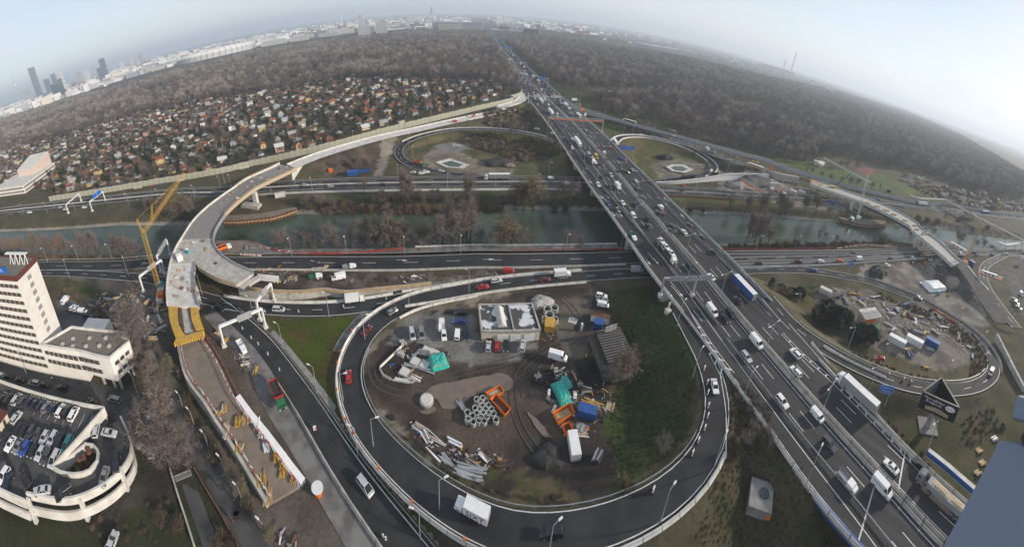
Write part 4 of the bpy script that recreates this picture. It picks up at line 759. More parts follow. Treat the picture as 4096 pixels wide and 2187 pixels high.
mb = MB();p = (73.6,79.6,7);mb.box((p[0],p[1],5.5),(1.8,1.8,2.6));tag(mb.obj('concrete_block','concrete_light'),'white concrete block under the grey sign on the embankment','block')
# billboard
BB = thing('billboard','three sided black bread advertisement billboard on a thick pole','billboard',(119.6,-4.5,0));mb = MB();mb.tube((0,0,0),(0,0,5.5),.75,.7,14);mb.obj('pole','galv',BB);mb = MB();mb.box((0,0,-.2),(5,5,.5),R(25));mb.obj('foundation','concrete_dark',BB)
A_,B_,C_ = Vector((-1.6,-5.6,0)),Vector((-2.6,4.2,0)),Vector((5.6,1.0,0))
def bface(a,b,mat,nm):
 mb = MB();mb.bar(a + Vector((0,0,8.2)),b + Vector((0,0,8.2)),.3,4.6);return mb.obj(nm,mat,BB)
f1 = bface(A_,B_,'black','face');f2 = bface(B_,C_,'grey','face');f3 = bface(A_,C_,'black','face');mb = MB()
for a,b in ((A_,B_),(B_,C_),(A_,C_)): mb.bar(a + Vector((0,0,10.4)),b + Vector((0,0,10.4)),.4,.3)
mb.add([A_ + Vector((0,0,6.2)),C_ + Vector((0,0,6.2)),B_ + Vector((0,0,6.2))],[(0,1,2)]);mb.obj('frame','dark_steel',BB)
BB.scale = (1.3,1.3,1.25)
def on_face(a,b,u,z,s,size,mat):
 d = (b - a).normalized();nrm = Vector((d.y,-d.x,0));o = link('lettering',text_mesh('lettering',s,size,mat),f1);o.location = a.lerp(b,u) + nrm * .2 + Vector((0,0,z));o.rotation_euler = (R(90),0,math.atan2(d.y,d.x));return o
on_face(B_,A_,.36,9.6,'Mann-igfaltiger',.95,'paint');on_face(B_,A_,.36,8.75,'Brotgenuss',.95,'paint')
d = (A_ - B_).normalized();nrm = Vector((d.y,-d.x,0));mb = MB()
for i in range(9): q = B_.lerp(A_,.22 + .07 * i) + nrm * .2 + Vector((0,0,6.9 + .35 * math.sin(math.pi * i / 8)));mb.bar(q - d * .3,q + d * .3,.06,.9 + .3 * math.sin(math.pi * i / 8))
mb.obj('bread_picture','plank',f1);mb = MB();q = B_.lerp(A_,.80) + nrm * .2 + Vector((0,0,9.1));mb.loft([[q + d * (1.3 * math.cos(k * math.pi / 8)) + Vector((0,0,.75 * math.sin(k * math.pi / 8))) + nrm * e for k in range(16)] for e in (0,.06)]);mb.obj('emblem','white',f1);on_face(B_,A_,.80,9.1,'Der Mann',.5,'red').location += nrm * .08
sign('poster_board','small leaning advertising board on posts at the right frame edge',(335,-38.6,0),6,4.4,3.4,R(-60),'white',poles=(-1.2,1.2))
# ================================================================ street lamps
def lamp_parts(h,arms,key):
 mb = MB();mb.tube((0,0,0),(0,0,h),.13,.07,6);p = ('pole',mb.mesh('pole','galv'));ps = [p]
 for a in arms: mb = MB();mb.tube((0,0,h),(a,0,h + .35),.06,.05,5);arm = mb.mesh('arm','galv');mb = MB();mb.box((a + .35 * (1 if a > 0 else -1),0,h + .25),(1.0,.36,.2),taper=.8);ps.append(('arm',arm,[('lamp_head',mb.mesh('lamp_head','white_steel'))]))
 return ps
L1 = lamp_parts(10,(1.2,),1);L2 = lamp_parts(10,(2.2,-2.2),2);L3 = lamp_parts(10,(2.4,),3);L4 = lamp_parts(4.5,(1.0,),4)
def lamps(pts,parts,where,grp,rz=None):
 for i,p in enumerate(pts): spawn('street_lamp',parts,'%s street lamp from the left %s' % (nth(i),where),'street lamp',(p[0],p[1],p[2]),rz if rz is not None else (p[3] if len(p) > 3 else 0),grp)
lamps(V(0,-197.6,67.1,-180.2,79.2,-160.9,90) + V(0,-70.6,124.1,-46,129.6,-20,131.7,4.6,133.3) + [(52,130.3,0),(77.9,126.1,0)] + V(0,148.8,103.9,172.2,94.3,194.2,84.5,215.6,73.4,236.1,61.7) + V(0,262,41.9,286,31,323,1.6,350,-14.9),L1,'on the canal side of the near canal road','lamps along the near canal road',R(-80))
lamps([(-168.9,66,0),(-139.9,84.1,0)] + V(0,-42.5,93.4,-14.8,102,7.2,109.3),L1,'along the slip road south of the canal','lamps along the slip road',R(150))
lamps(V(0,-53.3,77.1,-37.2,66,-22.1,53.3,-6,40.4) + [(-68.7,84.9,0)],L1,'on the lawn side of the exit road','lamps along the exit road',R(170))
lamps([(-27.7,86.1,0.3),(-29.1,65.1,0.6),(-18.5,55.1,1.2),(-2.2,43.9,3)] + [(18.2,34.3,5),(40.5,30.9,6.6),(56.3,32.8,7.4),(65.8,54.1,7.8),(72.4,72.2,7.9)],L1,'along the big loop ramp','lamps along the loop ramp',R(20))
lamps([(73.9,41,8)] + [(71,16.3,8)],L3,'on the left verge of the near motorway','lamps on the left verge of the motorway',R(10))
lamps([(121.7,56.9,5),(124,32.1,5),(129.2,18.2,4),(111.1,17,6),(103.5,-6.3,7)] + V(1,144.4,-6.2,159.7,-19.6,189,-2.9,176.6,-17.8,194.9,21.7,187.2,46.5),L3,'around the right loop road','lamps around the right loop',R(160))
lamps([(-136.5,221.8,2),(-113.3,227.4,5),(-94.5,240.2,7),(-74.8,258,7),(-56.8,279,7),(-38.4,298,6.5),(-17.2,316,6.5),(2.8,332,6),(22.8,351,6)] + V(5.5,44.4,382,60.7,383,75,406,81.2,376,65.2,361,47,345),L1,'along the new ramp below the noise wall','lamps along the new ramp',R(-60))
lamps(V(0,-300,96,-275,108.1,-249.4,121.1,-207.7,143.9,-187.8,156.1,-221.1,151.3,-162.2,166.4,-153.9,191.9),L1,'along the far canal road at the left','lamps along the far canal road left',R(-70))
lamps(V(0,-33.4,208.9,-1.5,196.4,27.6,196,53.6,194.8) + V(0,-151.2,182.9,-144.7,186.5,-110.7,182.1,-100,197.8,-84,187.5),L1,'along the middle of the far canal road','lamps along the far canal road',R(-80))
lamps([(-26.9,240.2,1),(-32.6,264,2),(-24.5,278,3),(-7.4,290,4),(17.6,299,4.5),(43.5,297,5),(63.5,280,6),(77.5,267,6.5),(81.5,241.8,7.5),(41,218.3,0),(65.2,212.1,0),(11.6,220.2,0),(6.7,219.4,0)],L1,'around the far left loop','lamps around the far left loop',R(-50))
lamps([(139.8,374,6),(146.2,355,6),(158.1,336,6),(171.8,314,6),(186,294,6),(199.6,270,6),(212.2,245.9,6),(222.8,220.8,6),(222.6,189.2,5)],L1,'along the connector road below the forest','lamps along the connector road',R(-110))
lamps([(150.1,275,6),(159.9,276,6),(186.7,282,5),(198.5,256,4),(207.1,234.9,3),(206.7,220.1,1.5),(194.1,209.3,0.5),(209.6,197.3,1),(155,201.7,0.3),(135.7,209.1,3),(142,194,0.2),(135.9,181.1,0.1),(156.4,171.9,0.1)],L1,'around the far right loop','lamps around the far right loop',R(-120))
lamps(V(0,333,135.8,344,117.4,366,102.8,389,85.4) + V(0,411,55.9,424,42.1,468,26.3,495,-12.7,516,-28.4),L1,'along the far canal road at the right','lamps along the far canal road right',R(-110))
lamps([(136.2,160.3,0),(133.1,134.2,0)],L1,'on the bank right beside the motorway bridge','lamps by the bridge',R(-100))
lamps([(aM(y),y,zA(y)) for y in (24,50,78,106,134,162,190,220,250,282,316,352,390,430,475,525,580,640,710,790)],L2,'counting away along the motorway median','twin lamps on the motorway median',R(2))
lamps([(float(np.interp(y,B1[:,1],B1[:,0])),y,8) for y in (88,112,136,160,186,214,246,280)],L3,'counting away along the left collector barrier','lamps on the left collector barrier',R(0))
lamps([(-125,19.8,0),(-85.2,41.5,0)] + [(-96.6,89,0)],L1,'by the white office block and street','lamps by the office',R(170))
lamps(V(0,-72.3,47.4,-66.3,45.2,-58.9,42.3,-51.8,39.7,-44.9,36.6,-37.1,33.5),L4,'beside the dark footpath at the bottom','small lamps along the footpath',R(170))
# ================================================================ cranes
def lattice(mb,a,b,w0,w1=None,n=10,r=.09):
 a,b = Vector(a),Vector(b);w1 = w0 if w1 is None else w1;d = (b - a).normalized();u = d.cross(Vector((.3,.2,1))).normalized();v = d.cross(u);prev = None
 for i in range(n + 1):
  t = i / n;c = a.lerp(b,t);w_ = (w0 + (w1 - w0) * t) / 2;q = [c + u * w_ * s + v * w_ * z for s,z in ((-1,-1),(1,-1),(1,1),(-1,1))]
  if prev:
   for k in range(4): mb.tube(prev[k],q[k],r,n=4);mb.tube(prev[k],q[(k + 1) % 4],r * .6,n=4)
  prev = q
 return mb
t = thing('mobile_crane','tall yellow lattice mobile crane with raised jib at the left bridge','crane',(-112.7,80.5,0))
mb = MB();lattice(mb,(0,0,2.4),(.1,.2,31.8),1.5,1.3,18,.075);mb.obj('mast','yellow',t)
mb = MB();lattice(mb,(.1,.2,31.8),(11.5,21,50.5),1.3,.8,16,.07);mb.obj('jib','yellow',t)
mb = MB();lattice(mb,(.1,.2,31.8),(-.4,-.6,38.4),.8,.4,5,.06);lattice(mb,(2.6,4.5,36.3),(4.0,5.5,42.2),.6,.3,4,.06);mb.tube((-.4,-.6,38.4),(11.5,21,50.5),.04,n=3);mb.tube((-.4,-.6,38.4),(-.8,-1,4),.04,n=3);mb.tube((4,5.5,42.2),(11.5,21,50.5),.04,n=3);mb.obj('stay_strut','yellow',t)
mb = MB();mb.box((-1,.5,.6),(11,2.8,1.5),R(130));mb.obj('carrier','white',t)
for k in range(5):
 for s in (-1,1): q = Vector((-1,.5,.6)) + Matrix.Rotation(R(130),3,'Z') @ Vector((-4.4 + k * 2.1,s * 1.35,0));u = Matrix.Rotation(R(130),3,'Z') @ Vector((0,.25,0));mb = MB();mb.tube(q - u,q + u,.6,n=10);mb.obj('wheel','rubber',t)
mb = MB();mb.box((-4.0,3.8,2.1),(2.6,2.6,1.5),R(130),taper=.85);mb.obj('cab','teal',t);mb = MB();mb.box((1.6,-1.4,2.1),(3.0,2.6,1.8),R(130));mb.obj('counterweight','orange',t)
t = thing('tower_crane','pale grey green mobile tower crane standing on the right cofferdam','crane',(269,99.9,0))
mb = MB();lattice(mb,(0,0,0),(-1.1,3.2,38),1.6,1.4,18,.12);mb.obj('mast','white_steel',t);mb = MB();lattice(mb,(.6,-1.4,32.1),(-17.6,38.5,39.2),1.4,.9,22,.11);mb.obj('jib','white_steel',t)
mb = MB();mb.tube((-1.1,3.2,38),(-17.6,38.5,39.4),.06,n=3);mb.tube((-1.1,3.2,38),(.6,-1.4,32.4),.06,n=3);mb.obj('stay_rope','dark_steel',t)
mb = MB();mb.box((.4,-.6,0),(3,3,2.2));mb.obj('undercarriage','white',t);mb = MB();mb.box((-9,1,0),(5,2.6,2.0),R(10));mb.obj('carrier','white',t);mb = MB();mb.box((-12.6,.4,.4),(3,2.6,2.0),R(10));mb.obj('cab','green',t)
t = thing('telescopic_crane','green telescopic crane boom rising beside the green field','crane',(309,147.1,6));mb = MB();a,b,c_ = Vector((0,0,0)),Vector((319,144.1,14)) - Vector((309,147.1,6)),Vector((327,141.8,22)) - Vector((309,147.1,6));mb.bar(a,b,1.0);mb.obj('boom','green',t);mb = MB();mb.bar(b,c_,.6);mb.obj('boom_extension','dark_steel',t)
t = thing('tower_crane','slim orange yellow lattice crane by the near end of the right bridge','crane',(281,7.1,0));mb = MB();lattice(mb,(0,0,0),(0,-.6,31),1.5,1.2,15,.12);mb.obj('mast','timber',t);mb = MB();lattice(mb,(0,-.6,31),(-.6,12.5,41),1.2,.7,10,.11);lattice(mb,(0,-.6,31),(0,-.2,37.5),.7,.3,4,.09);mb.tube((0,-.2,37.5),(-.6,12.5,41),.05,n=3);mb.obj('jib','timber',t);mb = MB();mb.box((0,0,0),(5,2.6,1.8),.4);mb.obj('carrier','orange',t)
# the tower's own railing post close to the camera
t = thing('railing_post','blurred blue grey steel post of the viewing platform at lower right','railing')
M('post_paint',(.23,.26,.33),.45,.8,amt=.1)
def hexa_from(a,b,side,deep,name,mat,parent):
 a,b,s,d = Vector(a),Vector(b),Vector(side),Vector(deep);mb = MB();mb.hexa([b,b + s,b + s + d,b + d,a,a + s,a + s + d,a + d]);o = mb.obj(name,mat,parent)
 bv = o.modifiers.new('bevel','BEVEL');bv.width = .012;bv.segments = 3;return o
a,b = Vector((1.164,-.273,99.095)),Vector((.985,-.194,98.886));dd = (b - a)
hexa_from(a,a + dd * 2.2,(.07,-.26,.02),(.13,-.03,-.11),'post','post_paint',t);a2 = Vector((1.200,-.292,99.150))
hexa_from(Vector((1.243,-.293,99.205)),a2,(.01,-.2,.02),(.12,-.03,-.09),'cap_block','post_paint',t)
mb = MB();q = a + Vector((.035,-.09,.006));mb.tube(q + Vector((-.02,.004,.012)),q + Vector((.02,0,-.01)),.014,n=10);mb.obj('bolt','dark_steel',t)


# ================================================================ vehicles
PAINT = {'white': (.80,.80,.79),'silver': (.48,.49,.50),'grey': (.20,.205,.21),'dark grey': (.06,.062,.066),'black': (.012,.012,.014),'navy': (.012,.02,.055),'blue': (.02,.07,.28),'red': (.40,.015,.012),'dark red': (.13,.012,.015),'green': (.02,.14,.05),'orange': (.70,.13,.01),'yellow': (.68,.38,.03),'teal': (.02,.13,.13),'petrol blue': (.01,.15,.30)}
for k,c in PAINT.items():
 m = M('paint_' + k,c,.28,spec=.5);m.node_tree.nodes['Principled BSDF'].inputs['Coat Weight'].default_value = .5
def sec(x,w_,z0,z1,z2,tw=.9): return [(x,-w_,z0),(x,w_,z0),(x,w_,z1),(x,w_ * tw,z2),(x,-w_ * tw,z2),(x,-w_,z1)]
# kind: length, width, height, belt stations (x fraction, top z), cabin (rear bottom, rear top, front top, front bottom)
KIND = {
'hatchback': (4.1,1.76,1.48,[(-.5,.78),(-.46,.95),(.14,.97),(.20,.93),(.42,.80),(.5,.58)],(-.49,-.40,.02,.22)),
'sedan': (4.65,1.82,1.45,[(-.5,.80),(-.46,.98),(-.30,1.0),(.14,.97),(.20,.93),(.43,.80),(.5,.58)],(-.36,-.20,.03,.22)),
'estate': (4.65,1.82,1.48,[(-.5,.78),(-.47,.96),(.16,.97),(.22,.92),(.43,.80),(.5,.58)],(-.49,-.43,.05,.23)),
'suv': (4.6,1.90,1.72,[(-.5,.90),(-.47,1.08),(.16,1.10),(.22,1.06),(.44,.98),(.5,.68)],(-.49,-.43,.04,.23)),
'minivan': (4.7,1.86,1.74,[(-.5,.90),(-.48,1.02),(.22,1.04),(.30,.98),(.46,.82),(.5,.60)],(-.495,-.45,.10,.36)),
}
CARS = {}
def wheel_mesh(r,w_):
 k = ('wheel',r,w_)
 if k not in CARS:
  mb = MB();mb.tube((0,-w_ / 2,0),(0,w_ / 2,0),r,n=12);t = mb.mesh('tyre','rubber');mb = MB();mb.tube((0,-w_ / 2 - .01,0),(0,w_ / 2 + .01,0),r * .6,n=8);CARS[k] = (t,mb.mesh('rim','galv'))
 return CARS[k]
def at_mesh(me,loc,name):
 m2 = me.copy();m2.transform(Matrix.Translation(loc));return m2
def car_parts(kind,col,lod=0):
 key = (kind,col,lod)
 if key in CARS: return CARS[key]
 L,W,H,st,cb = KIND[kind];w_ = W / 2;mb = MB();P = 'paint_' + col
 mb.loft([sec(x * L,w_ * (.86 if abs(x) > .48 else 1),.30 if abs(x) < .45 else .40,min(z - .05,.72),z,.93) for x,z in st])
 x0,x1,x2,x3 = [v * L for v in cb];zb = st[2][1] - .03;r = w_ * .74;b = w_ * .90
 mb.hexa([(x1 - .05,-r,H - .07),(x2 + .05,-r,H - .07),(x2 + .05,r,H - .07),(x1 - .05,r,H - .07),(x1 + .1,-r * .92,H),(x2 - .15,-r * .92,H),(x2 - .15,r * .92,H),(x1 + .1,r * .92,H)])
 for s in (-1,1):
  for xa,xb in ((x0 + (x3 - x0) * .48,x1 + (x2 - x1) * .5),(x3,x2),(x0,x1)): mb.bar((xa,s * b,zb),(xb,s * r,H - .05),.09)
 body = mb.mesh('body',P);mb = MB();mb.hexa([(x0,-b,zb),(x3,-b,zb),(x3,b,zb),(x0,b,zb),(x1,-r,H - .05),(x2,-r,H - .05),(x2,r,H - .05),(x1,r,H - .05)]);gl = mb.mesh('windows','glass');parts = [('body',body),('windows',gl)]
 if not lod:
  tm,rm = wheel_mesh(.33,.24)
  for sx in (-.30,.31):
   for s in (-1,1): loc = (sx * L,s * (w_ - .08),.33);parts.append(('wheel',at_mesh(tm,loc,'tyre'),[('rim',at_mesh(rm,loc,'rim'))]))
  for s in (-1,1):
   mb = MB();mb.box((L * .472,s * w_ * .68,.60),(.18,.34,.15));parts.append(('headlight',mb.mesh('headlight','lens')));mb = MB();mb.box((-L * .486,s * w_ * .74,.74),(.12,.28,.20));parts.append(('tail_light',mb.mesh('tail_light','tail')))
  mb = MB();mb.box((L * .49,0,.42),(.10,W * .62,.12));parts.append(('grille',mb.mesh('grille','black')))
 else:
  mb = MB();mb.box((0,0,.06),(L * .8,W * .86,.3));parts.append(('wheels',mb.mesh('wheels','rubber')))
 CARS[key] = parts;return parts
def wheels(parts,xs,w_,r=.5,tw=.35):
 tm,rm = wheel_mesh(r,tw)
 for x in xs:
  for s in (-1,1): loc = (x,s * w_,r);parts.append(('wheel',at_mesh(tm,loc,'t'),[('rim',at_mesh(rm,loc,'r'))]))
 return parts
def van_parts(kind,col):
 key = (kind,col)
 if key in CARS: return CARS[key]
 P = 'paint_' + col;L,W,H = {'van': (4.5,1.85,1.9),'panel van': (5.9,2.0,2.55)}[kind];w_ = W / 2;mb = MB();zb = H * .52
 def s(x,ww,z0,zt,tt): return [(x,-ww,z0),(x,ww,z0),(x,ww,zb if zt > zb else zt * .8),(x,ww * tt,zt),(x,-ww * tt,zt),(x,-ww,zb if zt > zb else zt * .8)]
 mb.loft([s(-L / 2,w_ * .96,.4,H * .96,.84),s(-L / 2 + .1,w_,.3,H,.84),s(L * .20,w_,.3,H,.84),s(L * .30,w_,.3,H * .88,.82),s(L * .36,w_ * .98,.3,zb + .02,.92),s(L * .46,w_ * .95,.3,zb * .86,.92),s(L / 2,w_ * .85,.4,zb * .6,.92)])
 parts = [('body',mb.mesh('body',P))];mb = MB();e = .03
 mb.hexa([(L * .355,-w_ * .86,zb + .03),(L * .365 + e,-w_ * .86,zb + .03),(L * .365 + e,w_ * .86,zb + .03),(L * .355,w_ * .86,zb + .03),(L * .26,-w_ * .76,H * .92),(L * .29 + e,-w_ * .76,H * .92),(L * .29 + e,w_ * .76,H * .92),(L * .26,w_ * .76,H * .92)]);parts.append(('windscreen',mb.mesh('windscreen','glass')))
 for q in (-1,1):
  mb = MB();mb.hexa([(L * .18,q * (w_ * .96) - .03,zb + .06),(L * .33,q * w_ * .96 - .03,zb + .06),(L * .33,q * w_ * .96 + .03,zb + .06),(L * .18,q * w_ * .96 + .03,zb + .06),(L * .18,q * w_ * .885 - .03,H * .88),(L * .26,q * w_ * .885 - .03,H * .88),(L * .26,q * w_ * .885 + .03,H * .88),(L * .18,q * w_ * .885 + .03,H * .88)]);parts.append(('side_window',mb.mesh('side_window','glass')))
  mb = MB();mb.box((L * .475,q * w_ * .66,zb * .62),(.14,.32,.2));parts.append(('headlight',mb.mesh('headlight','lens')));mb = MB();mb.box((-L * .499,q * w_ * .84,zb * .7),(.08,.18,.4));parts.append(('tail_light',mb.mesh('tail_light','tail')))
 mb = MB();mb.box((-L * .5,0,zb + .1),(.06,W * .62,H * .26));parts.append(('rear_window',mb.mesh('rear_window','glass')))
 wheels(parts,(-L * .30,L * .30),w_ - .1,.36,.26);CARS[key] = parts;return parts
def cab(parts,col,x,W=2.45,H=3.3,L=2.2,z0=.9,roof=True):
 P = 'paint_' + col;w_ = W / 2;mb = MB()
 mb.hexa([(x,-w_,z0 - .3),(x + L,-w_ * .96,z0 - .3),(x + L,w_ * .96,z0 - .3),(x,w_,z0 - .3),(x,-w_,H - .6),(x + L * .93,-w_ * .94,H - .75),(x + L * .93,w_ * .94,H - .75),(x,w_,H - .6)])
 if roof: mb.hexa([(x,-w_,H - .6),(x + L * .93,-w_ * .94,H - .75),(x + L * .93,w_ * .94,H - .75),(x,w_,H - .6),(x + .05,-w_ * .9,H + .25),(x + L * .6,-w_ * .8,H - .05),(x + L * .6,w_ * .8,H - .05),(x + .05,w_ * .9,H + .25)])
 parts.append(('cab',mb.mesh('cab',P)));zw = z0 + (H - z0) * .42;mb = MB();mb.hexa([(x + L * .955,-w_ * .88,zw),(x + L * .985,-w_ * .88,zw),(x + L * .985,w_ * .88,zw),(x + L * .955,w_ * .88,zw),(x + L * .925,-w_ * .86,H - .8),(x + L * .955,-w_ * .86,H - .8),(x + L * .955,w_ * .86,H - .8),(x + L * .925,w_ * .86,H - .8)]);parts.append(('windscreen',mb.mesh('windscreen','glass')))
 for s in (-1,1): mb = MB();mb.box((x + L * .62,s * w_ * .965,zw + .1),(L * .42,.08,H - .9 - zw));parts.append(('side_window',mb.mesh('side_window','glass')))
 for s in (-1,1): mb = MB();mb.box((x + L * .99,s * w_ * .72,z0 - .2),(.1,.4,.2));parts.append(('headlight',mb.mesh('headlight','lens')))
 mb = MB();mb.box((x + L * .98,0,z0 - .25),(.12,W * .5,.6));parts.append(('grille',mb.mesh('grille','dark')))
def truck_parts(kind,col,body='white'):
 key = (kind,col,body)
 if key in CARS: return CARS[key]
 ps = [];bm = body if body in MATS else 'paint_' + body
 if kind == 'semi trailer truck':
  cab(ps,col,5.9);mb = MB();mb.box((0,0,1.15),(13.4,2.5,2.75));o = mb.mesh('trailer_box',bm);mb = MB();mb.box((0,0,3.9),(13.3,2.4,.06));ps.append(('trailer_box',at_mesh(o,(-1.3,0,0),''),[('roof_sheet',at_mesh(mb.mesh('roof','white'),(-1.3,0,0),''))]));mb = MB();mb.box((0,0,.75),(15.2,1.0,.38));mb.box((-2.2,0,.45),(4.5,2.3,.5));ps.append(('chassis',mb.mesh('chassis','dark')))
  mb = MB();mb.box((-8.02,0,1.2),(.06,2.3,2.6));ps.append(('rear_doors',mb.mesh('rear_doors','grey')));wheels(ps,(7.2,3.9,-3.9,-5.2,-6.5),1.05,.5,.36)
 elif kind == 'tipper semi truck':
  cab(ps,col,5.4);mb = MB();mb.hexa([(-7.6,-1.2,1.2),(4.2,-1.2,1.2),(4.2,1.2,1.2),(-7.6,1.2,1.2),(-7.8,-1.25,2.75),(4.4,-1.25,2.75),(4.4,1.25,2.75),(-7.8,1.25,2.75)]);bd = ('tipper_body',mb.mesh('tipper_body',bm));mb = MB()
  for i in range(4): mb.box((-1.7,0,1.35 + i * .38),(12.0,2.54,.12))
  sub = [('side_ribs',mb.mesh('side_ribs','galv'))];mb = MB()
  for cx in (-4.6,.8): mb.loft([[(cx + a * 3.0,-1.1 * a0,2.72 + z),(cx + a * 3.0,1.1 * a0,2.72 + z),(cx + a * 3.0,.5 * a0,2.74 + z + h * .5),(cx + a * 3.0,-.5 * a0,2.74 + z + h * .5)] for a,a0,h,z in ((-1,1,.02,0),(-.4,1,.55,0),(.2,1,.7,0),(.9,1,.02,0))])
  ps.append(bd + (sub,));ps.append(('gravel_load',mb.mesh('gravel_load','plank')));mb = MB();mb.box((0,0,.7),(14,1,.4));ps.append(('chassis',mb.mesh('chassis','dark')));wheels(ps,(6.7,3.2,-3.9,-5.3,-6.7),1.05,.52,.36)
 elif kind == 'box truck':
  cab(ps,col,1.7,2.1,2.35,1.7,.8,False);mb = MB();mb.box((-1.2,0,.85),(5.2,2.3,2.35));ps.append(('box_body',mb.mesh('box_body',bm)));mb = MB();mb.box((-.3,0,.45),(6.2,1.4,.4));ps.append(('chassis',mb.mesh('chassis','dark')));mb = MB();mb.box((-3.82,0,.95),(.06,2.1,2.1));ps.append(('rear_door',mb.mesh('rear_door','grey')));wheels(ps,(2.5,-2.2),.92,.42,.3)
 elif kind == 'tipper truck':
  cab(ps,col,2.1,2.45,2.9,2.1,.9,False);mb = MB()
  for a in ((-4,-1.2,-1.08),(-4,1.08,1.2)): mb.hexa([(-4,a[1],1.2),(1.8,a[1],1.2),(1.8,a[2],1.2),(-4,a[2],1.2),(-4,a[1],2.7),(1.8,a[1],2.7),(1.8,a[2],2.7),(-4,a[2],2.7)])
  mb.box((1.75,0,1.2),(.12,2.3,1.6));mb.box((-4,0,1.2),(.12,2.3,1.5));mb.box((-1.1,0,1.15),(5.8,2.4,.3));ps.append(('tipper_body',mb.mesh('tipper_body',bm)));mb = MB();mb.box((-1.1,0,1.5),(5.5,2.1,.8));ps.append(('load',mb.mesh('load','dark')));mb = MB();mb.box((0,0,.7),(8,1,.5));ps.append(('chassis',mb.mesh('chassis','dark')));wheels(ps,(3.2,-1.4,-2.7),1.05,.52,.36)
 elif kind == 'pickup truck':
  cab(ps,col,.2,1.95,2.2,1.9,.75,False);mb = MB();mb.hexa([(2.1,-.9,.5),(2.9,-.8,.5),(2.9,.8,.5),(2.1,.9,.5),(2.0,-.92,1.3),(2.8,-.78,1.05),(2.8,.78,1.05),(2.0,.92,1.3)]);ps.append(('bonnet',mb.mesh('bonnet','paint_' + col)));mb = MB();mb.box((-1.4,0,.85),(3.0,2.0,.12))
  for s in (-1,1): mb.box((-1.4,s * .98,.9),(3.0,.06,.42))
  mb.box((-2.9,0,.9),(.06,2,.42));mb.box((.1,0,.9),(.06,2,.6));ps.append(('flatbed',mb.mesh('flatbed',bm)));mb = MB();mb.box((-.2,0,.45),(5.6,1.2,.35));ps.append(('chassis',mb.mesh('chassis','dark')));wheels(ps,(1.9,-1.6),.85,.38,.28)
 elif kind == 'bus':
  P = 'paint_' + col;mb = MB();mb.box((0,0,.35),(12,2.55,2.75),taper=.985);ps.append(('body',mb.mesh('body',P)));mb = MB();mb.box((0,0,1.5),(11.8,2.6,1.0),taper=.99);ps.append(('windows',mb.mesh('windows','glass')));mb = MB();mb.box((6.0,0,1.2),(.1,2.3,1.6));ps.append(('windscreen',mb.mesh('windscreen','glass')));mb = MB();mb.box((0,0,3.08),(11.8,2.4,.12));ps.append(('roof',mb.mesh('roof',bm)));mb = MB();mb.box((0,0,.3),(12.04,2.59,.75));ps.append(('skirt',mb.mesh('skirt','paint_red' if col == 'white' else P)));wheels(ps,(4,-3),1.12,.48,.32)
 elif kind == 'car transporter':
  cab(ps,col,6.2,H=2.9);mb = MB()
  for z in (.95,2.6):
   for s in (-1,1): mb.bar((-8.6,s * 1.0,z),(5.8,s * 1.0,z + .1),.5,.14)
  for x in (-8.4,-4.2,-.4,2.4,5.6):
   for s in (-1,1): mb.bar((x,s * 1.15,.6),(x + .9,s * 1.15,2.7),.16)
  ps.append(('frame',mb.mesh('frame','dark_steel')));mb = MB();mb.box((-1,0,.5),(15,.9,.35));ps.append(('chassis',mb.mesh('chassis','dark')));wheels(ps,(7.3,3.6,-2.8,-4.0,-5.2),1.05,.45,.34)
 elif kind in ('wheel loader','roller','excavator'):
  P = 'paint_' + col;mb = MB();mb.box((-.6,0,.7),(3,1.8,1.2),taper=.9);ps.append(('body',mb.mesh('body',P)));mb = MB();mb.box((.4,0,1.8),(1.4,1.5,1.3),taper=.9);ps.append(('cab',mb.mesh('cab','glass')));mb = MB()
  if kind == 'roller': mb.tube((1.8,-.9,.6),(1.8,.9,.6),.62,n=14);ps.append(('drum',mb.mesh('drum','galv')))
  else: mb.bar((.9,0,1.5),(3.2,0,2.9 if kind == 'excavator' else 1.2),.35);(mb.bar((3.2,0,2.9),(4.6,0,1.0),.28) if kind == 'excavator' else None);mb.box((4.4 if kind == 'excavator' else 3.6,0,.3),(.9,1.6 if kind != 'excavator' else .8,.8));ps.append(('boom',mb.mesh('boom',P)))
  wheels(ps,(-1.3,1.2) if kind == 'wheel loader' else (-1.3,),.95,.6,.45)
 CARS[key] = ps;return ps
TRUCKS = ('semi trailer truck','tipper semi truck','box truck','tipper truck','pickup truck','bus','car transporter','wheel loader','roller','excavator')
FLEET = []     # (x, y, z, rz, kind, colour, body, where)
def put(lst,where,rz=None,S=None,flip=0):
 for v in lst:
  x,y,z,kind,col = v[:5];body = v[5] if len(v) > 5 and isinstance(v[5],str) else 'white';a = rz
  if S is not None:
   i = min(max(near_pt(S,(x,y)),1),len(S) - 2);d = S[i + 1] - S[i - 1];a = math.atan2(d[1],d[0]) + math.pi * flip;z = float(S[i][2]) + .02
  if len(v) > 5 and not isinstance(v[-1],str): a = R(v[-1]) - math.atan2(x,y)
  FLEET.append((x,y,z,a,kind,col,body,where))
def a23(lst):
 for v in lst:
  x,y,z,kind,col = v[:5];body = v[5] if len(v) > 5 else 'white';inc = x < aM(y);z = float(zA(y)) + .02;k = int(np.argmin(abs(YS - y)));k = min(max(k,1),len(YS) - 2);a = math.atan2(YS[k + 1] - YS[k - 1],(XM[k + 1] - XM[k - 1]))
  FLEET.append((x,y,z,a + (math.pi if inc else 0),kind,col,body,'on the motorway lanes %s' % ('coming nearer' if inc else 'heading away')))
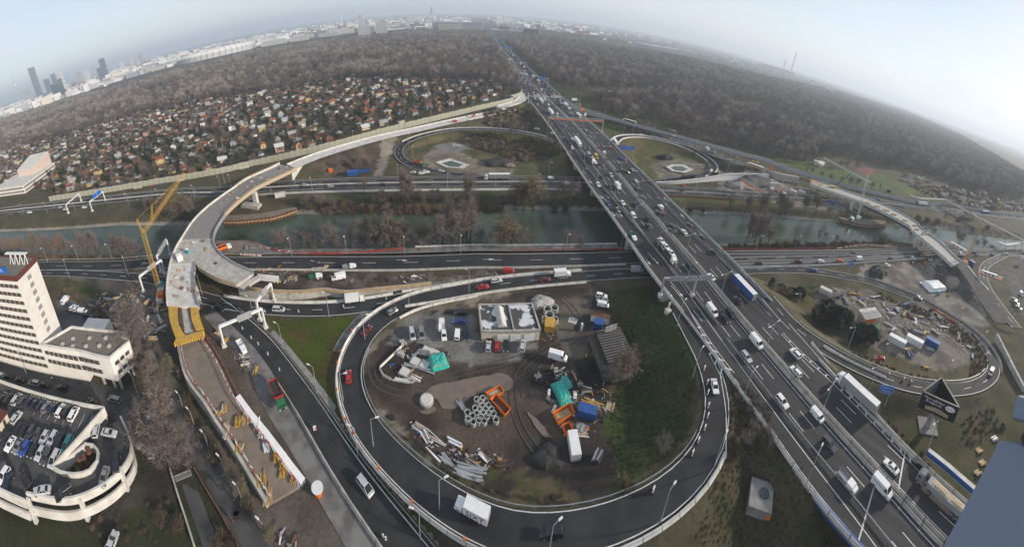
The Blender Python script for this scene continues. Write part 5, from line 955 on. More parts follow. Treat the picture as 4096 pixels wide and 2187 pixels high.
a23([(104.7,400,8.7,'semi trailer truck','white'),(102.1,347,8.7,'semi trailer truck','white'),(108.3,379,8.7,'hatchback','silver'),(105.3,333,8.7,'sedan','white'),(103,287,8.7,'hatchback','navy'),(103.7,300,8.7,'estate','grey'),(97.4,262,8.7,'hatchback','white'),(98.5,252,8.7,'semi trailer truck','white'),(90.8,241.7,8.7,'estate','white'),(104.9,265,8.7,'hatchback','dark grey'),(103.6,239.5,8.7,'suv','dark grey'),(114.9,270,8.7,'suv','dark grey'),(103,223.3,8.7,'panel van','yellow'),(98.7,213.5,8.7,'hatchback','white'),(101.7,209.5,8.7,'sedan','black'),(94,189.9,8.7,'sedan','dark grey'),(100.8,191.8,8.7,'suv','silver'),(86.7,179.1,8.7,'suv','white'),(93.3,176,8.7,'estate','dark grey'),(97.6,174.2,8.7,'box truck','white'),(83.4,156.3,8.7,'hatchback','blue'),(92.1,156,8.7,'sedan','white'),(98.3,152.3,8.7,'sedan','black'),(85.8,149,8.7,'estate','grey'),(91.5,142,8.7,'van','white'),(97.7,136.9,8.7,'suv','black'),(94.2,130.8,8.7,'sedan','black'),(82.1,124,8.7,'pickup truck','white','green'),(95.5,96.4,8.7,'suv','black'),(97.1,385,8.7,'hatchback','yellow'),(96.9,219,8.7,'car transporter','white'),(91,109.2,8.7,'car transporter','white'),(116.1,297,8.7,'hatchback','dark grey'),(118.9,288,8.7,'sedan','silver'),(113.4,244.3,8.7,'hatchback','red'),(122.4,242.6,8.7,'hatchback','red'),(112.9,231.5,8.7,'van','white'),(109.6,219.3,8.7,'hatchback','dark grey'),(121.4,220.4,8.7,'hatchback','blue'),(108.1,197.6,8.7,'hatchback','black'),(112.1,199.6,8.7,'suv','dark grey'),(114.4,196.4,8.7,'estate','black'),(120.4,199,8.7,'sedan','silver'),(114.1,182,8.7,'estate','silver'),(122.2,179,8.7,'sedan','black'),(110.2,170.8,8.7,'hatchback','dark grey'),(106.3,161.1,8.7,'estate','dark grey'),(112,147.6,8.7,'van','white'),(108.3,141.1,8.7,'suv','dark red'),(107.6,128.1,8.7,'estate','dark grey'),(103.8,124.8,8.7,'sedan','dark grey'),(110.3,122,8.7,'sedan','white'),(117.3,127.1,8.7,'hatchback','dark grey'),(116.9,115,8.7,'hatchback','dark grey'),(113.9,102.5,8.7,'hatchback','black')])
a23([(100.8,88.1,8.7,'sedan','white'),(108.2,76.7,8.7,'semi trailer truck','dark grey','blue'),(102,72.1,8.7,'sedan','dark grey'),(88,72.2,8.7,'panel van','white'),(93.9,68.1,8.7,'suv','black'),(90.3,67.1,8.7,'estate','black'),(92.7,53.5,8.7,'panel van','white'),(85.4,51,8.7,'estate','silver')])
a23([(101.2,42.4,8.7,'suv','white'),(95.4,37.8,8.7,'estate','white'),(83.3,33.8,8.7,'suv','white'),(88.3,24.4,8.7,'van','white'),(83.9,17.4,8.7,'suv','dark grey'),(79.4,9.1,8.7,'pickup truck','white','grey'),(84.1,1.4,8.7,'panel van','white'),(90.7,1.3,8.7,'sedan','white'),(95.9,-5.5,8.7,'suv','black'),(103.6,19.3,8.7,'semi trailer truck','white','galv'),(90.8,-13.1,8.7,'tipper semi truck','grey','grey')])
a23([(114.8,595,5.7,'box truck','white'),(111.4,495,5.7,'bus','white','blue'),(131.9,533,5.7,'semi trailer truck','white','red'),(134.4,576,5.7,'semi trailer truck','white','white'),(138.4,677,5.7,'semi trailer truck','white','white'),(139.6,721,5.7,'semi trailer truck','grey','white'),(128.9,382,5.7,'semi trailer truck','white','white'),(127.5,364,5.7,'box truck','white'),(128.7,336,5.7,'bus','silver','white'),(130.9,439,5.7,'tipper semi truck','orange','rust'),(123.1,863,5.7,'box truck','white'),(124.6,916,5.7,'semi trailer truck','red','red'),(101.5,418,5.7,'hatchback','white'),(102.2,440,5.7,'hatchback','black'),(111.1,444,5.7,'sedan','white'),(114.9,435,5.7,'sedan','grey'),(111.7,410,5.7,'panel van','white'),(114.5,400,5.7,'sedan','grey'),(110.4,388,5.7,'estate','white'),(113.4,380,5.7,'suv','dark grey'),(105.7,378,5.7,'estate','black'),(127.9,420,5.7,'hatchback','silver'),(123.7,409,5.7,'hatchback','grey'),(129.3,406,5.7,'panel van','silver'),(123.5,392,5.7,'estate','black'),(127.9,394,5.7,'suv','silver'),(122.4,371,5.7,'hatchback','dark red'),(108.4,344,5.7,'estate','white'),(112,342,5.7,'sedan','grey'),(121.3,346,5.7,'suv','green'),(125.3,347,5.7,'hatchback','silver'),(111.4,317,5.7,'suv','dark grey'),(97.2,324,5.7,'hatchback','white')])
# jam further away: fill lanes
jam = [];lane_f = [-.82,-.62,-.42,-.22,.2,.4,.6,.8]
for f in lane_f:
 y = 445 + rng.uniform(0,20)
 while y < 1450:
  x = float(aM(y) + (f * (aR(y) - aM(y)) if f >= 0 else -f * (aL(y) - aM(y))));jam.append((x + rng.normal(0,.2),y,f));y += rng.uniform(13,34) + (y - 445) * .022
JAMC = ['white','silver','black','dark grey','grey','white','black','silver','navy','red','white','dark grey']
kd = ['hatchback','sedan','estate','suv','minivan'];busy = [(v[0],v[1]) for v in FLEET];nj = 0
for x,y,f in sorted(jam,key=lambda v: v[1]):
 if any(abs(x - a) < 3 and abs(y - b) < 14 for a,b in busy): continue
 nj += 1
 if nj > 150: break
 u = rng.random();FLEET.append((x,y,float(zA(y)) + .02,R(90 - 3.5) + (math.pi if f < 0 else 0),'panel van' if u < .09 else ('semi trailer truck' if u < .14 else kd[int(rng.integers(5))]),JAMC[int(rng.integers(12))],'white','in the distant jam on the lanes %s' % ('coming nearer' if f < 0 else 'heading away')))
put([(69.4,48.3,8.7,'sedan','white')],'on the ramp beside the chevrons',S=AX['loop_ramp'],flip=1)
put([(132.8,255,7.5,'bus','white','white')],'leaving the motorway at the far right loop',R(80))
put([(-61.8,91.7,0.6,'minivan','silver')] + [(-34.9,102.1,0.6,'box truck','white','white'),(12.6,111.3,0.6,'sedan','red'),(18.3,114.4,0.6,'estate','silver')],'on the slip road south of the canal',S=AX['slip_road'])
put([(-84.1,84.9,0.6,'minivan','black')] + [(-18.9,47.4,0.6,'minivan','silver')],'on the exit road',S=AX['exit_road'])
put([(-20.4,98.5,0.9,'hatchback','grey'),(-27.8,89.2,0.9,'sedan','dark red'),(-29.4,72,0.9,'hatchback','red')],'on the first bend of the big loop',S=AX['loop_ramp'],flip=1)
put([(4.3,43,4.5,'box truck','white','white')] + [(19.5,37.1,5.6,'suv','black')],'on the bottom of the big loop',S=AX['loop_ramp'],flip=1)
put([(37.7,113.1,0.6,'sedan','dark red'),(45.7,114.6,0.6,'box truck','white','white')] + [(78.8,110.7,0.6,'panel van','silver')],'on the slip road beside the motorway bridge',S=AX['slip_road'])
put([(-41.9,119.9,0.6,'pickup truck','white','grey',0)] + [(-54.2,111.6,0.6,'pickup truck','white','green',0),(-44.6,112.7,0.6,'panel van','white','white',185)] + [(23.9,119.1,0.6,'van','red','white',5)],'on the building site between the canal roads',0)
put([(-66.2,72.1,0.6,'pickup truck','white','white',-78)],'on the old grey road',0)
put([(-47,60.8,1,'tipper truck','green','red',-82)],'parked on the old grey road',0)
put([(-106,119.5,0,'tipper truck','white','orange',10)],'on the near sheet piled bank',0)
put([(-74.1,194.1,0.6,'hatchback','silver'),(-91.7,194.6,0.6,'hatchback','silver'),(-41,198.1,0.6,'minivan','black'),(-5.7,219.5,0.6,'hatchback','silver'),(9,214.8,0.6,'hatchback','dark grey')] + [(81.2,203.6,0.6,'sedan','navy'),(73.4,197.6,0.6,'van','white'),(65.4,206.1,0.6,'van','white')] + [(-261,118.7,0.6,'estate','white'),(-245.5,127.8,0.6,'estate','white'),(-271,119.3,0.6,'hatchback','silver'),(-295,99.9,0.6,'suv','white'),(-308,95.5,0.6,'hatchback','grey'),(-312,87.7,0.6,'hatchback','dark grey'),(-210.4,152.7,0.6,'hatchback','black')] + [(-171.6,175,0.6,'sedan','black'),(-168.8,167.8,0.6,'sedan','black')] ,'on the far canal road left of the bridge',S=AX['far_canal_road'])
put([(30,207.7,1.6,'semi trailer truck','white','grey')],'on the far canal road left of the bridge',S=AX['far_canal_road'],flip=1)
put([(-21.4,231.1,1,'tipper truck','green','orange'),(75.2,294,1,'sedan','silver'),(85.8,280,1,'suv','white')],'on the far left loop',S=AX['far_loop_ramp'],flip=0)
put([(-24.2,216,0.6,'hatchback','white','white',160),(-18.7,215,0.6,'hatchback','white','white',10),(-15.7,216.8,0.6,'suv','white','white',10)],'parked inside the far left loop entrance',0)
put([(4.4,312,7,'van','red','white',20),(9.8,314,7,'hatchback','cream','white',20)] if 0 else [(4.4,312,7,'van','red','white',20)],'on the new ramp below the noise wall',0)
put([(22.4,329,7,'roller','orange','white',20)],'on the new ramp below the noise wall',0)
put([(173.4,282,4.5,'sedan','white'),(186.7,278,4.5,'sedan','dark grey'),(207.1,240.6,4.5,'suv','black'),(203.3,212.5,4.5,'suv','dark grey'),(199.2,205.7,4.5,'van','white')] + [(168.5,196.5,1.5,'bus','black','black')],'on the far right loop',S=AX['right_far_loop'])
put([(179.4,321,6.6,'semi trailer truck','white','dark'),(170.7,333,6.6,'hatchback','white'),(228.6,216.1,6.6,'estate','silver'),(241.3,196.4,6.6,'semi trailer truck','yellow','timber')],'on the connector road below the forest',S=AX['right_connector_road'],flip=1)
put([(217.1,294,6.3,'tipper truck','red','grey',-20),(210,280,6.3,'van','white','white',160),(225.2,244.1,6.3,'van','white','white',-28),(222.4,235.6,6.3,'tipper truck','white','grey',150),(239.4,222.4,6.3,'tipper truck','red','grey',155),(256,207.5,6.3,'wheel loader','yellow','white',160)] + [(149.4,394,5,'excavator','yellow','white',160)],'on the earth strip beside the noise wall',0)
put([(150.9,179,0.6,'sedan','black'),(189.2,171.8,0.6,'sedan','silver'),(212.4,170.2,0.6,'estate','white'),(195.3,157,0.6,'sedan','white')] + [(261,140.4,0.6,'hatchback','silver'),(333,117.6,0.6,'sedan','silver'),(342,112.3,0.6,'suv','dark grey')] + [(391,69.1,0.6,'hatchback','grey'),(406,67.7,0.6,'estate','white'),(416,58.7,0.6,'hatchback','grey'),(431,48.7,0.6,'hatchback','white'),(438,43.6,0.6,'estate','white'),(463,16.8,0.6,'hatchback','white'),(490,-3.3,0.6,'hatchback','white'),(506,-6.7,0.6,'hatchback','silver'),(511,-10.2,0.6,'hatchback','white'),(518,-14.4,0.6,'suv','white'),(525,-19.5,0.6,'hatchback','white'),(536,-25.5,0.6,'hatchback','silver'),(540,-29.4,0.6,'suv','white'),(544,-34.1,0.6,'hatchback','silver'),(555,-41.9,0.6,'hatchback','white')],'on the far canal road right of the bridge',S=AX['far_canal_road'])
put([(396,79.7,1.5,'semi trailer truck','dark grey','white'),(486,11.9,1.5,'semi trailer truck','blue','blue')],'on the far canal road right of the bridge',S=AX['far_canal_road'],flip=1)
put([(232.9,164.2,0.6,'van','white','white',-30),(234.5,160.7,0.6,'hatchback','red','white',-10),(238.7,158.6,0.6,'sedan','red','white',-8),(236,154.6,0.6,'van','white','white',175),(231.9,175.3,0.6,'tipper truck','green','grey',60),(212.8,169.5,0.6,'sedan','white','white',10)],'parked on the far right building site',0)
put([(194.3,180.7,0.6,'excavator','grey','white',40),(198.2,197.5,0.6,'tipper truck','dark grey','dark',0)],'below the white retaining wall',0)
put([(208.5,71.6,0.6,'hatchback','dark grey'),(140.9,93.9,0.6,'sedan','black'),(164,84.7,0.6,'suv','dark red'),(177.7,78.2,0.6,'estate','white'),(190.1,72.1,0.6,'hatchback','orange'),(204.5,65.5,0.6,'panel van','white'),(226.8,52.2,0.6,'suv','black'),(245.5,41.6,0.6,'estate','white'),(255,41.4,0.6,'suv','black')],'on the near canal road right of the bridge',S=AX['near_canal_road'])
put([(294,12.7,1,'box truck','white','white'),(313,3.6,1,'suv','dark grey'),(309,1.3,1,'hatchback','dark grey'),(327,-11.6,1,'hatchback','dark grey'),(342,-22.1,1,'hatchback','silver'),(346,-24.8,1,'suv','white')],'on the canal road past the orange gantry',S=AX['near_canal_road'])
put([(165.7,75.2,0.6,'hatchback','petrol blue')] + [(197.1,22.2,0.7,'hatchback','silver'),(162.1,-23.8,0.7,'van','white'),(129.5,20.4,0.7,'hatchback','red')],'on the right loop road',S=AX['slip_road'])
put([(215.2,50.4,0.6,'hatchback','white','white',10)],'parked beside the dark earth heap',0)
put([(248.7,-33.7,0.6,'sedan','dark grey','white',-15),(243.6,-35.2,0.6,'suv','grey','white',-15),(238.3,-37,0.6,'sedan','black','white',-15),(263,-38.9,0.6,'van','white','white',-60)],'parked in the lot at the right edge',0)
put([(-12.4,89,0.6,'minivan','silver','white',-82),(-9.4,89.5,0.6,'minivan','grey','white',-85),(-2,88.9,0.6,'hatchback','white','white',-85),(2.4,89.4,0.6,'van','white','white',85),(5.2,89.2,0.6,'minivan','navy','white',-85),(3.8,98.3,0.6,'estate','black','white',175),(3.3,94.7,0.6,'sedan','blue','white',175),(12.1,84.4,0.6,'hatchback','silver','white',88),(14.9,84.3,0.6,'hatchback','red','white',88),(17.6,84,0.6,'hatchback','black','white',-88),(23,83.7,0.6,'estate','silver','white',86),(-2.8,92.9,0.6,'pickup truck','white','white',90)],'parked by the flat roofed workshop',0)
put([(56.9,99.6,0.6,'suv','white','white',0),(56.2,97.3,0.6,'sedan','grey','white',180),(55.7,95.2,0.6,'van','white','white',0)],'parked at the top of the yard',0)
put([(32.9,77.6,0.9,'panel van','white','white',-6)],'in the middle of the muddy yard',0)
put([(-152.1,53.7,0.6,'panel van','white','white',50),(-148.9,53.1,0.6,'sedan','navy','white',50),(-146.7,53.4,0.6,'sedan','dark grey','white',50),(-144.5,52.9,0.6,'hatchback','white','white',50),(-142.3,53.5,0.6,'hatchback','white','white',52),(-137.8,54.4,0.6,'van','white','white',-40),(-133.1,54,0.6,'hatchback','black','white',-38),(-128.7,54.1,0.6,'sedan','black','white',-38),(-124.4,53.8,0.6,'sedan','black','white',-36),(-120.7,54,0.6,'estate','silver','white',-30)],'parked behind the white office tower',0)
put([(-133.9,11.4,0.6,'hatchback','white'),(-130.6,14,0.6,'sedan','black'),(-125.7,17,0.6,'sedan','black'),(-120.1,20.5,0.6,'minivan','silver'),(-116.4,23,0.6,'sedan','black'),(-110.1,27.2,0.6,'suv','black'),(-127.6,10.5,0.6,'sedan','black')] + [(-97,31.6,0.6,'sedan','black'),(-92,36.5,0.6,'minivan','grey')],'on the street beside the car park',S=AX['garage_street'],flip=1)
put([(-78.4,39.1,0.6,'hatchback','white','white',85),(-76,37,0.6,'hatchback','silver','white',80),(-79.3,33.2,0.6,'sedan','dark red','white',-75),(-76.3,32,0.6,'sedan','grey','white',-70),(-71.1,33,0.6,'hatchback','grey','white',70)],'half hidden under the big bare tree',0)
put([(-64.5,13.8,0.6,'sedan','silver','white',35)],'at the bottom edge by the dark scrub',0)
# cars on the transporters
for k,(x,y,z,a,kind,col,body,wh) in enumerate([v for v in FLEET if v[4] == 'car transporter']):
 for j,(dx,dz,c) in enumerate(((4.4,2.8,'white'),(-.4,2.8,'white'),(-5.2,2.8,'white'),(-7.0,1.1,'silver'),(-2.4,1.1,'white'))): FLEET.append((x + dx * math.cos(a),y + dx * math.sin(a),z + dz,a,'sedan' if j < 3 else 'hatchback',c if k else ('black' if j == 1 else c),'white','loaded on the %s car transporter' % ('nearer' if y < 150 else 'farther')))
# parked cars on the garage roof (z 7): nose direction along the bays
GAR = [(-119.0,4.0,'black'),(-114.3,7.6,'black'),(-112.4,9.3,'black'),(-110.3,11.6,'silver'),(-108.0,12.8,'dark grey'),(-106.4,14.4,'navy'),(-104.3,15.6,'black'),(-102.4,16.8,'navy'),(-100.5,17.9,'grey'),(-98.6,19.2,'navy'),(-95.9,20.8,'white'),(-94.1,21.9,'black'),(-91.8,23.0,'white'),(-104.0,8.9,'silver'),(-100.0,7.8,'black'),(-98.3,8.7,'black'),(-96.4,10.2,'dark grey'),(-94.3,11.6,'dark grey'),(-92.1,12.9,'silver'),(-90.1,14.5,'silver'),(-87.6,15.3,'black'),(-85.5,16.9,'teal'),(-99.2,3.3,'black'),(-97.3,4.1,'white'),(-95.1,5.7,'grey'),(-93.3,6.9,'blue'),(-91.0,8.6,'black'),(-88.9,9.9,'silver'),(-86.9,10.8,'dark grey'),(-84.7,12.2,'silver'),(-91.6,-1.1,'dark grey'),(-90.2,-0.8,'white'),(-88.3,-0.3,'navy')]
gk = ['hatchback','estate','sedan','suv','minivan','estate']
for i,(x,y,c) in enumerate(GAR): FLEET.append((x,y,7.05,R(118 + rng.normal(0,2)) + (math.pi if i > 13 else 0),gk[(i * 5 + i // 3) % 6],c,'white','parked on the car park roof'))
put([(-85.3,3.8,7.3,'minivan','black','white',95),(-80.1,6.1,7.3,'sedan','silver','white',150),(-75.9,10.1,7.3,'suv','black','white',178)] + [(-72,19.5,6.4,'sedan','grey','white',228),(-72.1,23.5,6.4,'suv','black','white',248)] + [(-80.6,27.3,5.2,'sedan','silver','white',-42),(-84.3,25.4,5.2,'estate','silver','white',60)],'driving on the car park ramp',0)
cnt = {};special = {}
for v in sorted(FLEET,key=lambda v: math.hypot(v[0],v[1])):
 x,y,z,a,kind,col,body,where = v;key = (kind,col,where);n = cnt[key] = cnt.get(key,0) + 1
tot = dict(cnt);cnt = {};nv = 0
for v in sorted(FLEET,key=lambda v: math.hypot(v[0],v[1])):
 x,y,z,a,kind,col,body,where = v;key = (kind,col,where);n = cnt[key] = cnt.get(key,0) + 1;d = math.hypot(x,y)
 if kind in TRUCKS: ps = truck_parts(kind,col,body)
 elif kind in ('van','panel van'): ps = van_parts(kind,col)
 else: ps = car_parts(kind,col,1 if d > 330 else 0)
 desc = '%s%s %s' % (('%s nearest ' % nth(n - 1)) if tot[key] > 1 else '',col,kind)
 if kind in ('semi trailer truck','box truck','tipper truck') and body != 'white' and body != col: desc += ' with %s body' % {'galv': 'grey','timber': 'orange','dark': 'black'}.get(body,body)
 o = spawn('parked_car' if 'parked' in where and kind in KIND else kind.replace(' ','_') if kind not in KIND else 'car',ps,desc + ' ' + where,'car' if kind in KIND else ('truck' if 'truck' in kind else kind),(x,y,z),a,'vehicles ' + where);nv += 1
 special[(kind,where)] = o
# lettering on vehicles
def letter(o,s,size,loc,rot,mat):
 if o is None: return
 bd = [c for c in o.children if c.name.split('.')[0] in ('box_body','body','cab')][0];t_ = link('lettering',text_mesh('lettering',s,size,mat),bd);t_.location = loc;t_.rotation_euler = rot
M('ink',(.02,.02,.022),.6)
sx = special.get(('box truck','on the bottom of the big loop'))
for s in (-1,1): letter(sx,'SIXT',2.0,(-1.2,s * 1.165,1.75),(R(90),0,0 if s < 0 else math.pi),'ink')
mb = MB();mb.loft([[(-.8 + 1.1 * math.cos(k * math.pi / 10),e,2.35 + .55 * math.sin(k * math.pi / 10)) for k in range(11)] for e in (-1.19,-1.17)]);mb.obj('swoosh','orange',[c for c in sx.children if c.name.startswith('box_body')][0])
fr = [o for o in COL.objects if o.type == 'EMPTY' and o.name.startswith('panel_van') and math.hypot(o.location.x - 79,o.location.y - 6) < 12]
if fr: letter(fr[0],'FrankenExpress',.62,(-.8,-.985,1.75),(R(84),0,0),'ink');letter(fr[0],'FrankenExpress',.62,(-.8,.985,1.75),(R(84),0,math.pi),'ink')
bu = special.get(('bus','on the far right loop'));letter(bu,'Royal Fur',1.3,(0,-1.31,1.9),(R(90),0,0),'timber')


# ================================================================ trees
def rot_to(d,ang,az):
 d = d.normalized();u = d.orthogonal().normalized();v = d.cross(u);return (d * math.cos(ang) + (u * math.cos(az) + v * math.sin(az)) * math.sin(ang)).normalized()
def tree_meshes(seed,h=14,spread=.5,trunk_f=.28,n1=9,n2=5,twigs=7,tw=.05,twmat='twig',leaf=None,nleaf=0,upright=.35,multi=1,tl=1.0,fuzz=2):
 r = random.Random(seed);tk,cr = MB(),MB();R0 = h * .016
 def quad(a,b,wd):
  d = b - a;u = d.cross(Vector((r.uniform(-1,1),r.uniform(-1,1),r.uniform(-1,1))))
  if u.length < 1e-4: return
  u = u.normalized() * wd / 2;cr.add([a - u,a + u,b + u * .3,b - u * .3],[(0,1,2,3)])
 tips = []
 for mstem in range(multi):
  lean = Vector((r.uniform(-.12,.12) * (1 + multi * .7),r.uniform(-.12,.12) * (1 + multi * .7),1)).normalized();p = Vector((r.uniform(-.4,.4),r.uniform(-.4,.4),0)) * (multi > 1);q = p + lean * h * trunk_f;tk.tube(p,q,R0,R0 * .8,7);top = q + (lean + Vector((r.uniform(-.2,.2),r.uniform(-.2,.2),0))) * h * .5;tk.tube(q,top,R0 * .8,R0 * .25,6)
  for i in range(n1):
   t = (i + r.random() * .6) / n1;a = q.lerp(top,t);L = h * spread * (1.0 - .55 * t) * r.uniform(.75,1.15);ang = R(r.uniform(28,68)) * (1 - upright * .5) * (1 - .35 * t);d = rot_to(Vector((0,0,1)),ang,i * 2.4 + r.random());e = a + d * L * .55;d2 = (d + Vector((0,0,upright))).normalized();f = e + d2 * L * .5;br = R0 * .42 * (1 - t * .5);tk.tube(a,e,br,br * .65,5,cap=False);tk.tube(e,f,br * .65,br * .2,4,cap=False)
   for j in range(n2):
    s = .25 + .75 * j / n2;b = (a.lerp(e,s * 1.6) if s < .62 else e.lerp(f,(s - .62) / .38));d3 = rot_to(d2,R(r.uniform(25,60)),r.uniform(0,6.3));d3 = (d3 + Vector((0,0,upright * .6))).normalized();g = b + d3 * L * r.uniform(.28,.5);cr.tube(b,g,br * .32,br * .12,3,cap=False)
    for k in range(twigs):
     u = .15 + .85 * (k + r.random()) / twigs;c = b.lerp(g,min(u,1));d4 = rot_to(d3,R(r.uniform(15,65)),r.uniform(0,6.3));ed = c + d4 * L * r.uniform(.14,.30) * tl;quad(c,ed,tw * r.uniform(.6,1.2));tips.append(ed)
     m = c.lerp(ed,.5);quad(m,m + rot_to(d4,R(40),r.uniform(0,6.3)) * L * .12 * tl,tw * .7)
 for c in list(tips):
  for _ in range(fuzz): d = Vector((r.gauss(0,1),r.gauss(0,1),r.gauss(.5,.8))).normalized();c0 = c + Vector((r.gauss(0,.3),r.gauss(0,.3),r.gauss(0,.3)));quad(c0,c0 + d * h * r.uniform(.035,.075),tw * r.uniform(.5,.9))
 k = h / max(v[2] for v in cr.v);tk.v = [(a * k,b * k,c * k) for a,b,c in tk.v];cr.v = [(a * k,b * k,c * k) for a,b,c in cr.v];tips = [v * k for v in tips]
 trunk = tk.mesh('trunk','bark');crown = cr.mesh('crown',twmat);ps = [('trunk',trunk),('crown',crown)]
 if nleaf:
  lf = MB()
  for _ in range(nleaf):
   c = r.choice(tips) + Vector((r.gauss(0,.5),r.gauss(0,.5),r.gauss(0,.5)));s = r.uniform(.15,.32);u = Vector((r.uniform(-1,1),r.uniform(-1,1),r.uniform(-1,1))).normalized() * s;v = u.orthogonal().normalized() * s;lf.add([c - u,c - v,c + u,c + v],[(0,1,2,3)])
  ps.append(('leaves',lf.mesh('leaves',leaf)))
 return ps
def conifer_meshes(seed,h=10,rad=2.6,broad=False):
 r = random.Random(seed);tk,cr = MB(),MB();tk.tube((0,0,0),(0,0,h * .9),h * .022,h * .006,6)
 for _ in range(900 if broad else 620):
  t = r.random() ** .8;z = h * (.1 + .88 * t);rr = rad * ((1 - t) ** .8 if not broad else math.sqrt(max(0,1 - (2 * t - .9) ** 2)) ) * (1 + .35 * math.sin(t * 23)) ;a = r.uniform(0,6.283);q = rr * math.sqrt(r.uniform(.25,1));c = Vector((q * math.cos(a),q * math.sin(a),z));s = r.uniform(.3,.6);o = Vector((math.cos(a),math.sin(a),-.35 if not broad else r.uniform(-.6,.6))).normalized();u = o.orthogonal().normalized();cr.add([c,c + o * s + u * s * .5,c + o * s * 1.9,c + o * s - u * s * .5],[(0,1,2,3)])
 return [('trunk',tk.mesh('trunk','bark')),('crown',cr.mesh('crown','needle'))]
def bush_meshes(seed,h=2.2,rad=1.8,n=170,mat='scrub'):
 r = random.Random(seed);mb = MB()
 for _ in range(n):
  a = r.uniform(0,6.28);q = rad * math.sqrt(r.random()) * .5;b = Vector((q * math.cos(a),q * math.sin(a),0));d = Vector((r.gauss(0,.45),r.gauss(0,.45),1)).normalized();L = h * r.uniform(.5,1.05) * (1 - .35 * q / rad);e = b + d * L;u = d.orthogonal().normalized() * r.uniform(.02,.05);mb.add([b - u,b + u,e + u * .4,e - u * .4],[(0,1,2,3)])
  for _ in range(2): c = b.lerp(e,r.uniform(.4,.95));d2 = rot_to(d,R(r.uniform(20,60)),r.uniform(0,6.28));f = c + d2 * L * r.uniform(.15,.35);mb.add([c - u * .8,c + u * .8,f + u * .4,f - u * .4],[(0,1,2,3)])
 return [('twigs',mb.mesh('twigs',mat))]
TR = {'bare': [tree_meshes(s,14,.42,.24,10,5,9,.10,twmat='twig2',multi=1 + s % 2) for s in (1,2,3,4)],'tall': [tree_meshes(s,21,.30,.2,12,5,8,.11,twmat='twig2',upright=.9,multi=2) for s in (5,6,7)],
 'willow': [tree_meshes(s,15,.5,.18,11,5,8,.10,twmat='twig2',leaf=l,nleaf=800,multi=2) for s,l in ((8,'leaf_gold'),(9,'leaf_olive'),(10,'leaf_rust'))],'dome': [tree_meshes(s,13,.55,.2,12,6,9,.10,twmat='twig',upright=.25) for s in (11,12)],
 'conifer': [conifer_meshes(s,10,2.4) for s in (20,21)] + [conifer_meshes(22,7,2.0)],'broad': [conifer_meshes(s,6.5,3.0,True) for s in (23,24)],'bush': [bush_meshes(s) for s in (30,31,32)]}
def plant(lst,where,grp,k_=1.0,extra=0):
 cn = {}
 for x,y,z,kind,i,s in lst:
  s *= k_
  ps = TR[kind][i % len(TR[kind])];k = (kind,i % 3);cn[kind] = cn.get(kind,0) + 1
  word = {'bare': 'bare brown tree','tall': 'tall slender bare tree','willow': 'leafy yellow brown willow','dome': 'domed bare tree','conifer': 'dark green conifer','broad': 'dark round evergreen','bush': 'brown leafless shrub'}[kind]
  spawn({'bush': 'shrub','conifer': 'conifer_tree','broad': 'evergreen_tree'}.get(kind,'bare_tree'),ps,'%s %s from left %s' % (nth(cn[kind] - 1),word,where),'shrub' if kind == 'bush' else 'tree',(x,y,hz(x,y) - .1),rng.uniform(0,6.28),grp,s)
  for e in range(extra): u,v = x + (4.5,-4,2)[e] + rng.uniform(-1,1),y + (1.5,2.5,-1.5)[e];spawn('bare_tree',TR['bare' if e else 'dome'][(i + 1 + e) % 2],'%s tree beside the %s %s %s' % (('small','tiny','tiny')[e],nth(cn[kind] - 1),{'bare': 'bare tree','tall': 'slender tree','dome': 'domed tree','bush': 'shrub'}.get(kind,kind),where),'tree',(u,v,hz(u,v) - .1),rng.uniform(0,6.28),grp + ' companions',s * (.72,.6,.5)[e])
plant([(-78.8,129.9,-2,'bare',0,.85),(-69.9,132.5,-2,'bare',1,.7),(-65.1,132.1,-2,'bare',2,.7),(-55.4,133.1,-2,'dome',0,1.1),(-45.4,135.6,-2,'bare',3,.8),(-38.1,137.2,-2,'willow',0,1.0),(-30.4,136.1,-2,'willow',1,1.1),(-21.8,137.3,-2,'willow',2,.95),(-25.3,139,-2,'bare',0,1.0),(-11.5,139.7,-2,'bare',2,1.0),(-4.1,139.9,-2,'tall',0,1.0),(0.9,139.9,-2,'tall',1,.95),(9.2,140.6,-2,'tall',2,1.05),(24.4,139.9,-2,'willow',0,1.0)] + [(33.1,137.4,-2,'dome',1,.85),(24.9,138.3,-2,'dome',0,.9),(55.4,134.2,-2,'dome',1,.75)],'on the near bank left of the motorway','trees on the near canal bank',1.25,1)
plant([(-240.5,55.6,-2,'bare',0,.8),(-228.3,61.6,-2,'willow',0,.8),(-219.4,66.9,-2,'willow',1,.9),(-209.4,72.6,-2,'bare',2,.9),(-199.8,77.9,-2,'willow',2,.9),(-190.5,82.9,-2,'bare',3,.9),(-182.7,86.8,-2,'tall',0,.75),(-175.2,90.5,-2,'tall',1,.75),(-167.8,94,-2,'bare',1,.9),(-160.9,97.6,-2,'willow',2,.85),(-153.9,100.7,-2,'dome',0,.8),(-239,51.9,-2,'bare',2,.7),(-211.1,68.9,-2,'bare',1,.7)],'on the near bank beyond the crane','trees on the left canal bank',1.25,1)
plant([(-178.6,139.3,-1,'bare',0,.9),(-170.6,138.6,-1,'willow',1,.9),(-161.9,141.1,-1,'willow',0,1.2),(-156.7,144,-1,'willow',1,1.25),(-151.1,144,-1,'bare',2,1.0),(-83,168.1,-1,'bare',1,.9),(-77,170.1,-1,'dome',0,.9),(-71.8,170.7,-1,'bare',3,.8)],'on the far bank by the left curved bridge','trees on the far bank left',1.1,1)
